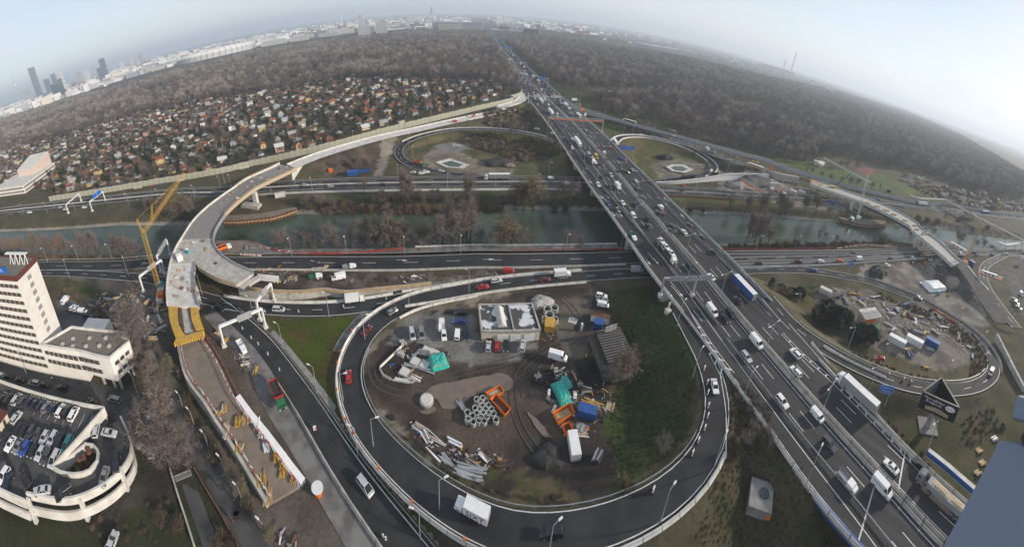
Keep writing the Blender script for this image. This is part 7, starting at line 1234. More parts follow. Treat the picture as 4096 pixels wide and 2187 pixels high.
# garden cottages
WC = {'white': (.70,.69,.66),'cream': (.58,.51,.37),'yellow': (.56,.43,.19),'pink': (.45,.30,.26),'brown wooden': (.14,.085,.055),'grey': (.36,.36,.35),'ochre': (.40,.24,.11),'pale blue': (.42,.52,.58)};RC = {'red': (.20,.065,.045),'brown': (.10,.062,.048),'dark grey': (.075,.075,.08),'orange red': (.28,.09,.045),'light grey': (.36,.365,.37),'white': (.58,.58,.57)}
for k,c in WC.items(): M('wall_' + k,c,.85,1,amt=.12)
for k,c in RC.items(): M('tile_' + k,c,.8,2.5,amt=.35)
PROTO = {}
def cottage(wc,rc,kind,size):
 key = (wc,rc,kind,size)
 if key in PROTO: return PROTO[key]
 a,b,h = [(6.5,5,2.7),(8,6,3.0),(8,6.5,5.2)][size];mb = MB();mb.box((0,0,0),(a,b,h));ps = []
 if kind == 'gabled': mb.add([(-a / 2,-b / 2,h),(-a / 2,b / 2,h),(-a / 2,0,h + b * .36)],[(0,1,2)]);mb.add([(a / 2,-b / 2,h),(a / 2,b / 2,h),(a / 2,0,h + b * .36)],[(0,2,1)])
 ps.append(('walls',mb.mesh('walls','wall_' + wc)));mb = MB();e = .45;z = h + b * .36 + .14
 if kind == 'gabled':
  for s in (-1,1): mb.hexa([(-a / 2 - e,s * (b / 2 + e),h - .22),(a / 2 + e,s * (b / 2 + e),h - .22),(a / 2 + e,0,z - .16),(-a / 2 - e,0,z - .16),(-a / 2 - e,s * (b / 2 + e),h - .05),(a / 2 + e,s * (b / 2 + e),h - .05),(a / 2 + e,0,z),(-a / 2 - e,0,z)])
 elif kind == 'flat': mb.box((0,0,h),(a + .7,b + .7,.28))
 else: mb.hexa([(-a / 2 - e,-b / 2 - e,h),(a / 2 + e,-b / 2 - e,h),(a / 2 + e,b / 2 + e,h + .1),(-a / 2 - e,b / 2 + e,h + .1),(-a / 2 - e,-b / 2 - e,h + .2),(a / 2 + e,-b / 2 - e,h + .2),(a / 2 + e,b / 2 + e,h + 1.3),(-a / 2 - e,b / 2 + e,h + 1.3)])
 ch = MB();ch.box((a * .2,b * .16,h),(.6,.6,b * .36 + .7));ps.append(('roof',mb.mesh('roof','tile_' + rc),[('chimney',ch.mesh('chimney','concrete'))]))
 mb = MB();mb.box((a * .1,-b / 2 - .03,.05),(.95,.1,2.0));ps.append(('door',mb.mesh('door','timber')))
 for x,y,r_ in ((-a * .28,-b / 2 - .03,0),(a * .35,-b / 2 - .03,0),(a / 2 + .03,0,1),(-a / 2 - .03,.4,1)):
  for f in range(2 if size == 2 else 1): mb = MB();mb.box((x,y,.95 + f * 2.5),(.1,1.1,1.1) if r_ else (1.2,.1,1.1));ps.append(('window',mb.mesh('window','win_dark')))
 PROTO[key] = ps;return ps
r = random.Random(5);SP = [];CP = [(p[0],p[1]) for p in COLONY];ca,sa = math.cos(R(33)),math.sin(R(33))
for i in range(-60,60):
 for j in range(-5,40):
  u,v_ = i * 16.0 + (j % 2) * 6 + r.uniform(-3.5,3.5),j * 15.0 + r.uniform(-3,3);x,y = -315 + u * ca - v_ * sa,143 + u * sa + v_ * ca
  if r.random() < .12: continue
  if bool(inpoly(np.array([x]),np.array([y]),CP)[0]) and all(math.hypot(x - q[0],y - q[1]) > 9 for q in NWS[::4]): SP.append((x,y,j))
SP.sort(key=lambda p: math.hypot(p[0],p[1]));wk,rk = list(WC),list(RC);wts = [7,4,2,1.5,9,6,2,1];rts = [6,7,7,2,4,2]
def house(x,y): return (r.choices(wk,wts)[0],r.choices(rk,rts)[0],r.choices(['gabled','flat','shed'],[6,2.2,1.8])[0],r.choices([0,1,2],[4,5,2.2])[0],R(33 + r.choice([0,90,180,0]) + r.gauss(0,6)))
NC_ = 235;chosen = SP[:NC_];rows = {}
for x,y,j in chosen: rows.setdefault(j,[]).append((x,y))
rowid = {j: i for i,j in enumerate(sorted(rows))}
for j,L in rows.items():
 for n,(x,y) in enumerate(sorted(L)):
  wc,rc,kd_,sz,a = house(x,y);spawn('garden_cottage',cottage(wc,rc,kd_,sz),'%s cottage with %s %s roof, %s from left in %s garden row' % (wc,rc,kd_,nth(n),nth(rowid[j])),'cottage',(x,y,0),a,'garden cottages behind the noise wall',round(r.uniform(.70,1.02),2))
def merged(spots,label):
 mb = MB();mats = []
 for x,y in spots:
  wc,rc,kd_,sz,a = house(x,y);a_,b_,h = [(6.5,5,2.7),(8,6,3.0),(8,6.5,5.2)][sz]
  for nm in ('wall_' + wc,'tile_' + rc):
   if nm not in mats: mats.append(nm)
  mb.box((x,y,0),(a_,b_,h),a,mats.index('wall_' + wc));mb.box((x,y,h),(a_ + .8,b_ + .8,1.5 if kd_ == 'gabled' else .3),a,mats.index('tile_' + rc),1.0 if kd_ == 'flat' else .9,1.0 if kd_ != 'gabled' else .1)
 return stuff(tag(mb.obj('distant_cottages',mats),label,'cottages'))
merged([(x,y) for x,y,j in SP[NC_:]],'farther garden cottages along the forest edge at the left')
RCt = V(0,479,132.3,512,140.4,494,123.1,482,111.5,544,125.3,553,110.6,529,92.6,502,89,508,81.3,554,85.1,556,71.9,565,66.8,516,57.7,512,49.3,591,60.8,564,46.1,536,34,629,38.8,549,22.5,643,29,584,29.9,533,11.3,624,12.2,540,3.9,609,3.8,605,-3.6,497,34.7,506,27,582,-11.8,596,-18.2,645,-26.1,673,-33.6,617,-37.5,688,-45.7,514,69.9,497,73.9,650,-18.4,575,13.5,563,52.8,555,59.8,483,58.9) + V(0,200.1,505,216.3,498,237.6,501,264,520,306,544,303,514,316,514,334,517)
for n,(x,y,z) in enumerate(sorted(RCt,key=lambda p: p[0] / max(p[1],1) if p[1] > 0 else 99)):
 wc,rc,kd_,sz,a = house(x,y);spawn('garden_cottage',cottage(wc,rc,kd_,sz),'%s cottage with %s roof, %s from the left right of the motorway' % (wc,rc,nth(n)),'cottage',(x,y,0),a + .6,'garden cottages right of the motorway')
# white school-like hall beside the gardens
t = thing('white_hall','white flat roofed hall with tall pink auditorium block by the gardens','building',(-360.8,125.1,0),math.atan2(62.3,-38.1));mb = MB();mb.box((36,22,0),(72,44,9));mb.obj('walls','office_white',t);mb = MB();mb.box((36,22,9),(73,45,.8));rf = mb.obj('roof','concrete_light',t);mb = MB();mb.hexa([(34,8,9.8),(70,2,9.8),(70,30,9.8),(34,30,9.8),(36,8,17),(70,2,25),(70,30,25),(36,30,17)]);au = mb.obj('auditorium','tan',t)
mb = MB();mb.hexa([(35.5,7.5,17),(70.5,1.5,25),(70.5,30.5,25),(35.5,30.5,17),(35.5,7.5,17.8),(70.5,1.5,25.8),(70.5,30.5,25.8),(35.5,30.5,17.8)]);mb.obj('auditorium_roof','concrete_light',au);wq = MB().box((0,0,0),(2.1,.15,2.2)).mesh('window','win_dark');wr = MB().box((0,0,0),(.15,2.1,2.2)).mesh('window','win_dark')
for k in range(2):
 for i in range(24): o = link('window',wq,t);o.location = (2.2 + i * 2.95,-.03,1.4 + k * 4)
 for i in range(14): o = link('window',wr,t);o.location = (-.03,2.2 + i * 2.95,1.4 + k * 4)
# pavilion and blue hut by the park
for lab,p,d,wc,h in (('low white pavilion with columns at the park edge',(372,204.3,0),(18,6),'cream',3),('cream corner turret of the park pavilion',(364,207,0),(5,5),'cream',4.5)):
 t = thing('pavilion',lab,'building',p,.5);mb = MB();mb.box((0,0,0),(d[0],d[1],h));mb.obj('walls',wc,t);mb = MB();mb.box((0,0,h),(d[0] + 1,d[1] + 1,.5),taper=.97);mb.obj('roof','concrete_light',t)
 for i in range(int(d[0] / 3)): mb = MB();mb.box((-d[0] / 2 + 1.5 + i * 3,-d[1] / 2 - .03,.8),(1.6,.1,2));mb.obj('window','win_dark',t)
# ================================================================ the far city
M('city_white',(.66,.66,.65),.8,.02,amt=.1);M('city_cream',(.60,.55,.46),.8);M('city_grey',(.38,.39,.41),.8);M('city_glass',(.035,.07,.085),.15,spec=.6);M('city_dark',(.035,.05,.075),.3)
def block(name,label,x,y,w_,d,h,rz=0,mat='city_white',floors=0,roof=None,wmat='city_dark',z=0):
 t = thing(name,label,'building',(x,y,z),rz);mb = MB();mb.box((0,0,0),(w_,d,h));mb.obj('walls',mat,t);mb = MB();mb.box((0,0,h),(w_ * 1.01,d * 1.02,max(1,h * .02)));mb.obj('roof',roof or 'city_grey',t)
 for k in range(floors): mb = MB();zz = h * (k + .35) / floors;mb.box((0,0,zz),(w_ * .96,d + .5,h / floors * .42));mb.obj('window_band',wmat,t)
 return t
def azp(az,rg): return (rg * math.sin(R(az)),rg * math.cos(R(az)))
fl = lambda x,y: math.atan2(-x,y)         # turn a block's long side to the viewpoint
def city(name,label,x,y,w_,d,h,**k): return block(name,label,x,y,w_,d,h,fl(x,y) + k.pop('turn',0),**k)
city('skyscraper','tallest dark blue glass skyscraper of the skyline',-3853,1905,78,50,368,mat='city_dark',floors=12,wmat='city_glass',turn=.1)
t = thing('television_tower','slim television tower with a ring platform at the far left','tower',(-3950,1690,0));mb = MB();mb.tube((0,0,0),(0,0,250),9,5,10);mb.obj('shaft','city_grey',t);mb = MB();mb.tube((0,0,225),(0,0,250),10,17,12);mb.tube((0,0,250),(0,0,262),17,10,12);mb.obj('platform','city_white',t);mb = MB();mb.tube((0,0,262),(0,0,355),4,1,6);mb.obj('antenna','red',t)
t = city('glass_tower','dark green glass tower with slanted top in front of the skyline',-2092,1175,82,40,104,mat='city_glass',floors=14,wmat='city_dark');mb = MB();mb.hexa([(-41,-20,104),(41,-20,104),(41,20,104),(-41,20,104),(-41,-20,106),(41,-20,128),(41,20,128),(-41,20,106)]);mb.obj('slanted_top','city_glass',t)
for lab,x,y,w_,d,h,m_,f in (('blue grey office tower standing alone right of the skyline',-3032,2290,62,50,205,'city_dark',10),('white tower with pointed top among the skyline',-3105,1822,44,40,190,'city_white',9),('grey twin block left part of the distant pair',-3270,2120,60,40,150,'city_grey',8),('pale twin block right part of the distant pair',-3225,2200,60,40,150,'city_white',8),('low wide blue grey block of the skyline',-3150,2320,70,50,120,'city_grey',6),('blue grey curved block left of the tallest tower',-3900,1780,110,60,150,'city_grey',8),('dark slab right behind the tallest tower',-3780,2010,70,50,190,'city_dark',8),('second dark slab right behind the tallest tower',-3740,2090,60,50,220,'city_dark',8),('small pale tower right of the lone blue office tower',-2890,2420,36,36,120,'city_white',6),('small cream tower right of the lone blue office tower',-2830,2500,36,36,130,'city_cream',6),('grey far tower before the stadium',-2800,2600,30,30,150,'city_grey',6),
  ('left pale block of the pair beside the long viaduct',-450,1962,62,24,46,'city_white',10),('tall right block of the pair beside the long viaduct',-372,2050,62,30,58,'city_white',12),('long grey slab building beyond the wood by the motorway',45,2235,300,40,40,'city_grey',7),('lower cream block in front of the grey slab',0,2200,130,24,26,'city_cream',5),('cream apartment block nearest the motorway right side',500,1795,140,20,30,'city_cream',7),('second cream apartment block right of the motorway',590,1765,110,22,34,'city_cream',8),('third cream apartment block with red roof line',760,1905,100,22,30,'city_cream',7),('fourth cream block at the end of the right row',900,1905,120,20,26,'city_cream',6),('fifth low white block of the right row',1040,1880,110,20,24,'city_white',5),('dark grandstand like roof behind the cream blocks',480,1990,180,60,30,'city_dark',2),('white chimney tower block in the middle distance',-673,2821,36,30,100,'city_white',8),
  ('long pale block left of the viaduct',-1000,1990,150,22,26,'city_white',6),('second long pale block left of the viaduct',-860,2050,110,22,30,'city_white',7)): city('apartment_block' if h < 80 else 'tower_block',lab,x,y,w_,d,h,mat=m_,floors=f)
t = thing('cable_bridge','white cable stayed bridge pylon over the far river','bridge',(-112,2373,0));mb = MB();mb.bar((-22,0,0),(0,0,122),6);mb.bar((22,0,0),(0,0,122),6);mb.obj('pylon','city_white',t);mb = MB()
for k in range(1,8): mb.tube((0,0,118 - k * 4),(-14,-18 * k,16),.5,n=3);mb.tube((0,0,118 - k * 4),(60,22 * k,16),.5,n=3)
stuff(mb.obj('cable','city_grey',t));mb = MB();mb.bar((-340,-330,8),(-20,0,16),12,3);mb.bar((-20,0,16),(190,560,12),12,3);mb.obj('deck','city_white',t)
ST = thing('stadium','long white oval stadium with ribbed glass roof beyond the wood','stadium',(-1310,1840,0),R(43));mb = MB();n = 40;E_ = lambda a,s: (235 * s * math.cos(a),110 * s * math.sin(a))
mb.loft([[(*E_(2 * math.pi * i / n,s),z) for i in range(n)] for s,z in ((.93,0),(.97,18),(1.0,28),(.9,44),(.62,40))],cap=False);mb.obj('roof','city_white',ST);mb = MB()
for i in range(n): a = 2 * math.pi * i / n;mb.bar((*E_(a,1.01),0),(*E_(a,1.02),28),2.2);mb.bar((*E_(a,1.02),28),(*E_(a,.9),45),1.4)
stuff(mb.obj('rib','city_grey',ST))
for lab,x,y,h in (('tallest power station chimney on the right horizon',3560,2750,287),('shorter power station chimney left of the tallest',3500,2830,158)): t = thing('chimney',lab,'chimney',(x,y,0));mb = MB();mb.tube((0,0,0),(0,0,h),11,7,10);mb.obj('stack','city_white',t);mb = MB();mb.tube((0,0,h * .9),(0,0,h * .97),8.2,7.8,10);mb.obj('band','red',t)
city('power_station','long white power station hall below the chimneys',3450,2880,420,80,46,floors=2);t = thing('chimney','slim red white chimney in the middle distance left','chimney',(-836,2881,0));mb = MB();mb.tube((0,0,0),(0,0,127),5,3,8);mb.obj('stack','city_white',t)
mb = MB();S = np.array([(-1500,2150,.3),(-500,2390,.3),(-130,2420,.3),(300,2340,.3),(900,2280,.3),(2200,2900,.3)]);ribbon(mb,spline(S,60),-75,75,0);struct(mb.obj('river','water'))
r = random.Random(9);mb = MB();CM = ['city_white','city_cream','city_grey','tile_red']
for _ in range(1500):
 az = r.uniform(-73,24) if r.random() < .93 else r.uniform(24,60);rg = r.uniform(2450,6800) if az > -42 else r.uniform(2150,6500)
 if az > 22 and rg < 3200: continue
 x,y = azp(az,rg)
 if abs(x - np.interp(y,AY,AL) - 30) < 90: continue
 h = r.choice([9,12,16,20,24,30]) * (1.4 if az < -40 else 1);mb.box((x,y,0),(r.uniform(25,110),r.uniform(14,24),h),fl(x,y) + r.gauss(0,.5),r.choices([0,1,2,3],[6,2,2,1])[0])
stuff(tag(mb.obj('distant_city',CM),'pale mass of distant city blocks fading along the horizon','city'))
for i in range(36):         # nearer rows of blocks that stand out
 az = -72 + i * 1.25 if i < 26 else -22 + (i - 26) * 1.9;rg = 2250 + (i * 137) % 420;x,y = azp(az,rg);city('apartment_block','%s long pale apartment block from the left along the wood edge' % nth(i),x,y,95 + (i * 31) % 60,20,20 + (i * 7) % 14,mat=['city_white','city_white','city_cream','city_grey'][i % 4],floors=6,turn=((i * 53) % 10 - 5) * .06)['group'] = 'apartment blocks along the wood edge'


# ================================================================ site equipment
def container(label,p,L,W,H,rz,mat,roof=None,name='container'):
 t = thing(name,label,'container',(p[0],p[1],max(hz(p[0],p[1]),p[2])),R(rz) - math.atan2(p[0],p[1]));mb = MB();mb.box((0,0,.1),(L,W,H));mb.obj('body',mat,t);mb = MB();n = int(L / .55)
 for i in range(n): x = -L / 2 + (i + .5) * L / n;mb.box((x,0,.2),(L / n * .5,W + .12,H - .25))
 stuff(mb.obj('corrugation',mat,t));mb = MB();mb.box((0,0,H + .1),(L + .05,W + .05,.1));rf = mb.obj('roof',roof or mat,t);mb = MB()
 for s in (-1,1): mb.box((L / 2 + .04,s * W / 4,.25),(.06,W / 2 - .12,H - .35))
 mb.obj('doors','grey',t);return t
r = random.Random(3)
def pile(name,label,p,n,L,rz,mats,w_=.28,h_=.2,wide=2.5,cat='pile',jit=5):
 t = thing(name,label,cat,(p[0],p[1],max(hz(p[0],p[1]),p[2])),R(rz) - math.atan2(p[0],p[1]));ms = {};L *= .72;w_ *= .72;h_ *= .72;wide *= .72
 for i in range(n):
  m_ = mats[i % len(mats)]
  if m_ not in ms: ms[m_] = MB().box((0,0,0),(L,w_,h_)).mesh('beam',m_)
  o = link('beam',ms[m_],t);k = max(1,int(wide / (w_ * 1.15)));row,cl = i // k,i % k;o.location = (r.gauss(0,L * .05),(cl - k / 2) * w_ * 1.2 + r.gauss(0,.04),row * h_ * 1.02 + i * .003);o.rotation_euler = (0,0,R(r.gauss(0,jit)));o.scale = (r.uniform(.75,1.05),1,1)
 return t
def ring(label,p,rad,h,mat='pipe_grey',grp=None):
 mb = MB();n = 16;z = max(hz(p[0],p[1]),0);P = []
 for rr,zz in ((rad,0),(rad,h),(rad * .78,h),(rad * .78,h * .3)): P.append([(rr * math.cos(2 * math.pi * i / n),rr * math.sin(2 * math.pi * i / n),zz) for i in range(n)])
 mb.loft(P,cap=False);t = thing('concrete_ring',label,'concrete ring',(p[0],p[1],z),group=grp);mb.obj('shell',mat,t);mb = MB();mb.loft([[(rad * .78 * math.cos(2 * math.pi * i / n),rad * .78 * math.sin(2 * math.pi * i / n),h * .3) for i in range(n)],[(0,0,h * .29)] * n],cap=False);mb.obj('inner_floor','dark',t)
def skip(label,p,L,W,H,rz,mat,load='rust'):
 t = thing('skip',label,'skip',(p[0],p[1],p[2]),R(rz));mb = MB()
 for a,b in (((-L / 2,-W / 2),(L / 2,-W / 2)),((L / 2,-W / 2),(L / 2,W / 2)),((L / 2,W / 2),(-L / 2,W / 2)),((-L / 2,W / 2),(-L / 2,-W / 2))): mb.add([(a[0] * .85,a[1] * .85,.1),(b[0] * .85,b[1] * .85,.1),(b[0],b[1],H),(a[0],a[1],H)],[(0,1,2,3)]);mb.bar((a[0],a[1],H),(b[0],b[1],H),.15)
 mb.box((0,0,.05),(L * .86,W * .86,.1));mb.obj('trough',mat,t);mb = MB();mb.box((0,0,.15),(L * .84,W * .82,H * .45),taper=.9);mb.obj('load',load,t)
def heap(label,p,rx,ry,h,mat='dark',name='earth_heap'):
 mb = MB();n = 18;L = []
 for k in range(6):
  u = k / 5;s = math.cos(u * math.pi / 2) ** .7;L.append([(p[0] + rx * s * (1 + .22 * math.sin(3 * a + p[0])) * math.cos(a),p[1] + ry * s * (1 + .18 * math.sin(5 * a)) * math.sin(a),p[2] - .3 + (h + .3) * math.sin(u * math.pi / 2) * (1 + .1 * math.sin(2 * a))) for a in [2 * math.pi * i / n for i in range(n)]])
 mb.loft(L);o = tag(mb.obj(name,mat),label,'heap')
def tarp(label,p,L,W,H,rz,mat='teal'):
 t = thing('covered_stack',label,'tarpaulin',(p[0],p[1],p[2]),R(rz));mb = MB();nx,ny = 10,8;V_ = []
 for i in range(nx + 1):
  for j in range(ny + 1): u,v_ = i / nx * 2 - 1,j / ny * 2 - 1;e = max(abs(u),abs(v_));V_.append((u * L / 2 * (1 + .05 * r.random()),v_ * W / 2,H * (1 if e < .7 else (1 - (e - .7) / .3 * .85)) + r.gauss(0,.09)))
 mb.add(V_,[(i * (ny + 1) + j,(i + 1) * (ny + 1) + j,(i + 1) * (ny + 1) + j + 1,i * (ny + 1) + j + 1) for i in range(nx) for j in range(ny)]);mb.obj('sheet',mat,t);mb = MB();mb.box((0,0,0),(L * .8,W * .8,H * .8));mb.obj('stack','plank',t)
M('puddle',(.20,.150,.115),.06,.3,(.16,.12,.095),spec=.5);M('puddle_grey',(.20,.19,.18),.06,spec=.5);M('earth_black',(.05,.048,.047),.95,1,amt=.35,bump=.2);M('gravel_white',(.45,.43,.39),.95,2,amt=.4,bump=.2)
def puddle(label,pts,mat='puddle',z=.12): mb = MB();S = spline(list(pts) + [pts[0]],1.0);c = S[:,:2].mean(0);P = [(p[0] + r.gauss(0,.15),p[1] + r.gauss(0,.15),z) for p in S[:-1]];mb.add(P + [(c[0],c[1],z)],[(i,(i + 1) % len(P),len(P)) for i in range(len(P))]);o = struct(mb.obj('puddle',mat));o['label'] = label
# wheel ruts in the mud
M('rut_dark',(.062,.050,.042),.8,.4,(.085,.068,.055));mb = MB()
for i,P_ in enumerate((V(0.1,-24.8,79.9,-21.6,72.5,-15.2,70,-9.1,70.5,-4.9,72.6,2.7,76.3,16,79.1,26.7,81.2),V(0.1,19.1,68.3,20.3,74.7,24,78.5,30.9,82.2,40.3,83.7,44.7,87.3,44.5,96.5,40,104,28,108),V(0.1,29.5,41.5,26.1,48.5,20.9,55,17.5,64.1,18.3,75.5))):
 for o_ in (-1.0,.8): ribbon(mb,offset(spline(P_,2),o_),-.18,.18,.004 * i)
struct(mb.obj('wheel_ruts','rut_dark'))
# loose small stuff lying about the sites
CL = ['grey','rust','plank','white','dark','galv','concrete','timber','blue','orange','yellow','dark_steel']
def clutter(label,polys,n,s0=.3,s1=1.1,w_=(6,6,3,2,8,4,4,2,.8,.5,.7,5),z=None):
 pts = fill(polys,[],math.sqrt(sum(abs(sum(p[i][0] * p[i - 1][1] - p[i - 1][0] * p[i][1] for i in range(len(p)))) / 2 for p in polys) / n * 1.9));mb = MB()
 for x,y in pts:
  k = r.choices(range(12),w_)[0];L = r.uniform(s0,s1) * .62;zz = hz(x,y) if z is None else z;a = r.uniform(0,3.1)
  for _ in range(r.choice([1,1,2,3])): mb.box((x + r.gauss(0,.4),y + r.gauss(0,.4),zz - .05),(L * r.choice([1,1.2,1.6,3]),L * r.uniform(.3,.9),L * r.uniform(.2,.7)),a + r.gauss(0,.3),k)
 stuff(tag(mb.obj('site_clutter',CL),label,'clutter'))
clutter('loose tools boxes and scrap in the dark yard corner',[V(0,24.9,76.3,28.9,77.1,36,74.9,37.6,69.5,44.1,66.3,44.6,61.1,43.5,57.9,32.5,54.9,27.8,57.7,27,63.5,25.2,67.5)],260);clutter('loose scrap along the lower left yard edge',[V(0,-11.3,63.9,-4.8,60.9,0.2,58.2,10.8,55.6,14.6,52.7,11.7,51.4,6.7,51.8,0.2,53.6,-4.6,56,-9.8,60.1)],170);clutter('loose parts in the fenced storage corner',[V(0,-16.7,85.8,-11.2,87,0.5,83.3,-0.5,80,-5,76,-10.8,72.4,-16.7,73.8,-20.8,76.9)],110);clutter('loose material behind the workshop',[V(0,32.1,99.8,39.3,98.6,36.1,87.4,29.4,85)],50,.3,.8)
clutter('loose material all over the right loop yard',[V(0,163.3,58.9,172.6,48.3,178.9,37.8,187.7,21.9,186.9,10,181.7,-4.7,175.4,-12.2,168.1,-8.8,174.2,6.2,157.2,25.2,164.5,33,165.2,40.8,153.6,53.2)],330,.4,1.4);clutter('loose material in the storage yard left of the bridge',[V(0,-144.1,66.3,-133,72.7,-121.5,76.3,-106.9,76.8,-96.1,66.6,-94.2,59.6,-104.4,62.1,-119.4,61.4,-134,60.2)],330,.4,1.3);clutter('loose timber and tools on the left bridge branch',[V(8.6,-113.7,91.5,-104.3,95.1,-94.9,84.1,-89.2,77.8,-97.9,73.3,-106.6,82.2)],70,.2,.5,z=8.62);clutter('loose boards on the lower earth ramp',[V(3,-61.5,51.5,-57.8,53.9,-48,50.5,-40.5,46.9,-34.4,44.3,-37.4,42.8,-42.8,45,-45.6,41.8,-49.8,44.6)],80,.2,.5,(1,1,5,3,1,1,1,5,0,0,6,1));clutter('loose material on the canal road building site',[V(0,-84.6,112.6,-52.8,119.4,-52,117,-67.4,105.4,-78.1,106.7),V(0,-83.2,112.2,26,122.9,25.4,119.2,-81.3,108.9)],160,.4,1.2);clutter('rubble on the old road edge by the white pickup',[V(0,-68.4,69.5,-63.3,71,-56.3,65.9,-60.9,64.1)],60);clutter('rubble and parts on the far right building ground',[V(0,237.5,41.9,256,30.3,261,20.1,268,8.7,251,10.3,238.1,19.5,238.9,36.3)],120,.5,1.6);clutter('parts on the far right bridge site',[V(0,257,179,290,162.5,304,128.3,300,96.3,271,88.7,258,108.4,248.9,153.1)],200,.6,1.8)
# --- yard inside the big loop
puddle('brown',V(0.12,-7.5,70.1,-4.9,72.6,1.1,74,10.7,75.6,16.8,75.3,18.2,71.9,14.2,70.1,8,70.3,4,68,1.3,66.5,-2.2,66.6,-3.5,68.9));puddle('b2',V(0.12,-8.3,65.5,-4.6,67.1,-3.4,66,-6.3,64.8));puddle('g',V(0.12,20.5,64.2,22.7,61.9,24.3,58.9,25.7,56.6,23.8,57,21.7,60.4),'puddle')
t = thing('tank_lid','round concrete tank with pale lid in the muddy yard','tank',(-6.4,68.2,0));mb = MB();mb.tube((0,0,0),(0,0,.9),1.9,1.9,20);mb.obj('tank','concrete',t);mb = MB();mb.tube((0,0,.9),(0,0,1.1),1.7,1.5,20);mb.obj('lid','concrete_light',t)
for i,p in enumerate(V(0,7.3,68,9,68.2,9.7,67.4,8.1,67.3,8.5,66.3,10.3,66.2,6.7,65.7,7.9,65.3,9.5,65.4,11,65.1,4.6,64.7,7.1,64.5,8.6,64.5,10.1,64.2,11.4,64,4.7,63.3,5.9,63.8,8,63.5,9.6,63.4,4.6,62.9,7.5,62.6,8.8,62.4,6,62.3,11.9,62.4)): ring('%s concrete shaft ring from the left in the muddy yard group' % nth(i),p,.82,1.3,grp='concrete rings in the muddy yard')
for i,(p,a) in enumerate(zip(V(0,34.7,97,37.2,97.1,34.6,94.3,36.1,92,32.5,92.9),(1.6,1.6,1.7,1.2,1))): ring('%s large concrete ring behind the workshop' % nth(i),p,a,1.9,grp='large rings behind the workshop')
skip('orange roll off skip with dark scrap beside the concrete rings',(13.5,66,0),5.6,2.2,1.6,-52,'orange');skip('orange skip of rubble behind the long roll off skip',(12.4,69.6,0),4.6,2.1,1.2,22,'orange','plank');skip('orange open skip in the lower yard',(29.8,61.1,0),5.5,2.8,1.6,14,'orange','timber');skip('small orange tipping skip with raised lid',(29.7,57.5,0),2.2,2,1.4,10,'orange')
tarp('teal tarpaulin over pallets among the concrete slabs',(-3.6,79.6,0),5.6,5,2.4,20);tarp('long teal tarpaulin over material in the lower yard',(31.2,67.2,0),4,7,1.8,10);tarp('small teal tarpaulin beside the long covered stack',(33.3,69.8,0),2.2,4,1.6,15)
for i,p in enumerate(V(0,-7.4,83.6,-10.5,79.6,-7.6,78.7,-13.4,76,-5,82.7)): t = thing('concrete_slab','%s square concrete slab base in the fenced storage corner' % nth(i),'slab',(p[0],p[1],0),R(-25),'square slab bases');mb = MB();mb.box((0,0,0),(3.0,3.0,.8));mb.obj('block','concrete_dark',t);mb = MB();mb.box((0,0,.8),(2.5,2.5,.1));mb.obj('top','concrete_light',t)
sign('company_board','blue and yellow company board among the concrete slabs',(-7.9,81.6,0),2.2,3.6,2.2,R(-8),'grey',text=('ZUBLIN','PORR'),tsize=.6);sign('company_board','blue and yellow company board on the dark shed roof',(51.9,80.8,3),2.4,4.4,2.2,R(5),'grey',text=('ARGE','ZUBLIN PORR'),tsize=.6)
barrier(spline(V(0.2,-15.2,85.1,-17.5,81.9,-21.1,76.8)),'concrete_barrier','concrete barrier closing the storage corner on the left',.8,mat='concrete_light');barrier(spline(V(0.2,-21.1,76.7,-19.4,74.4,-16.9,73.5)),'concrete_barrier','low barrier at the front of the storage corner',.8,mat='concrete_light')
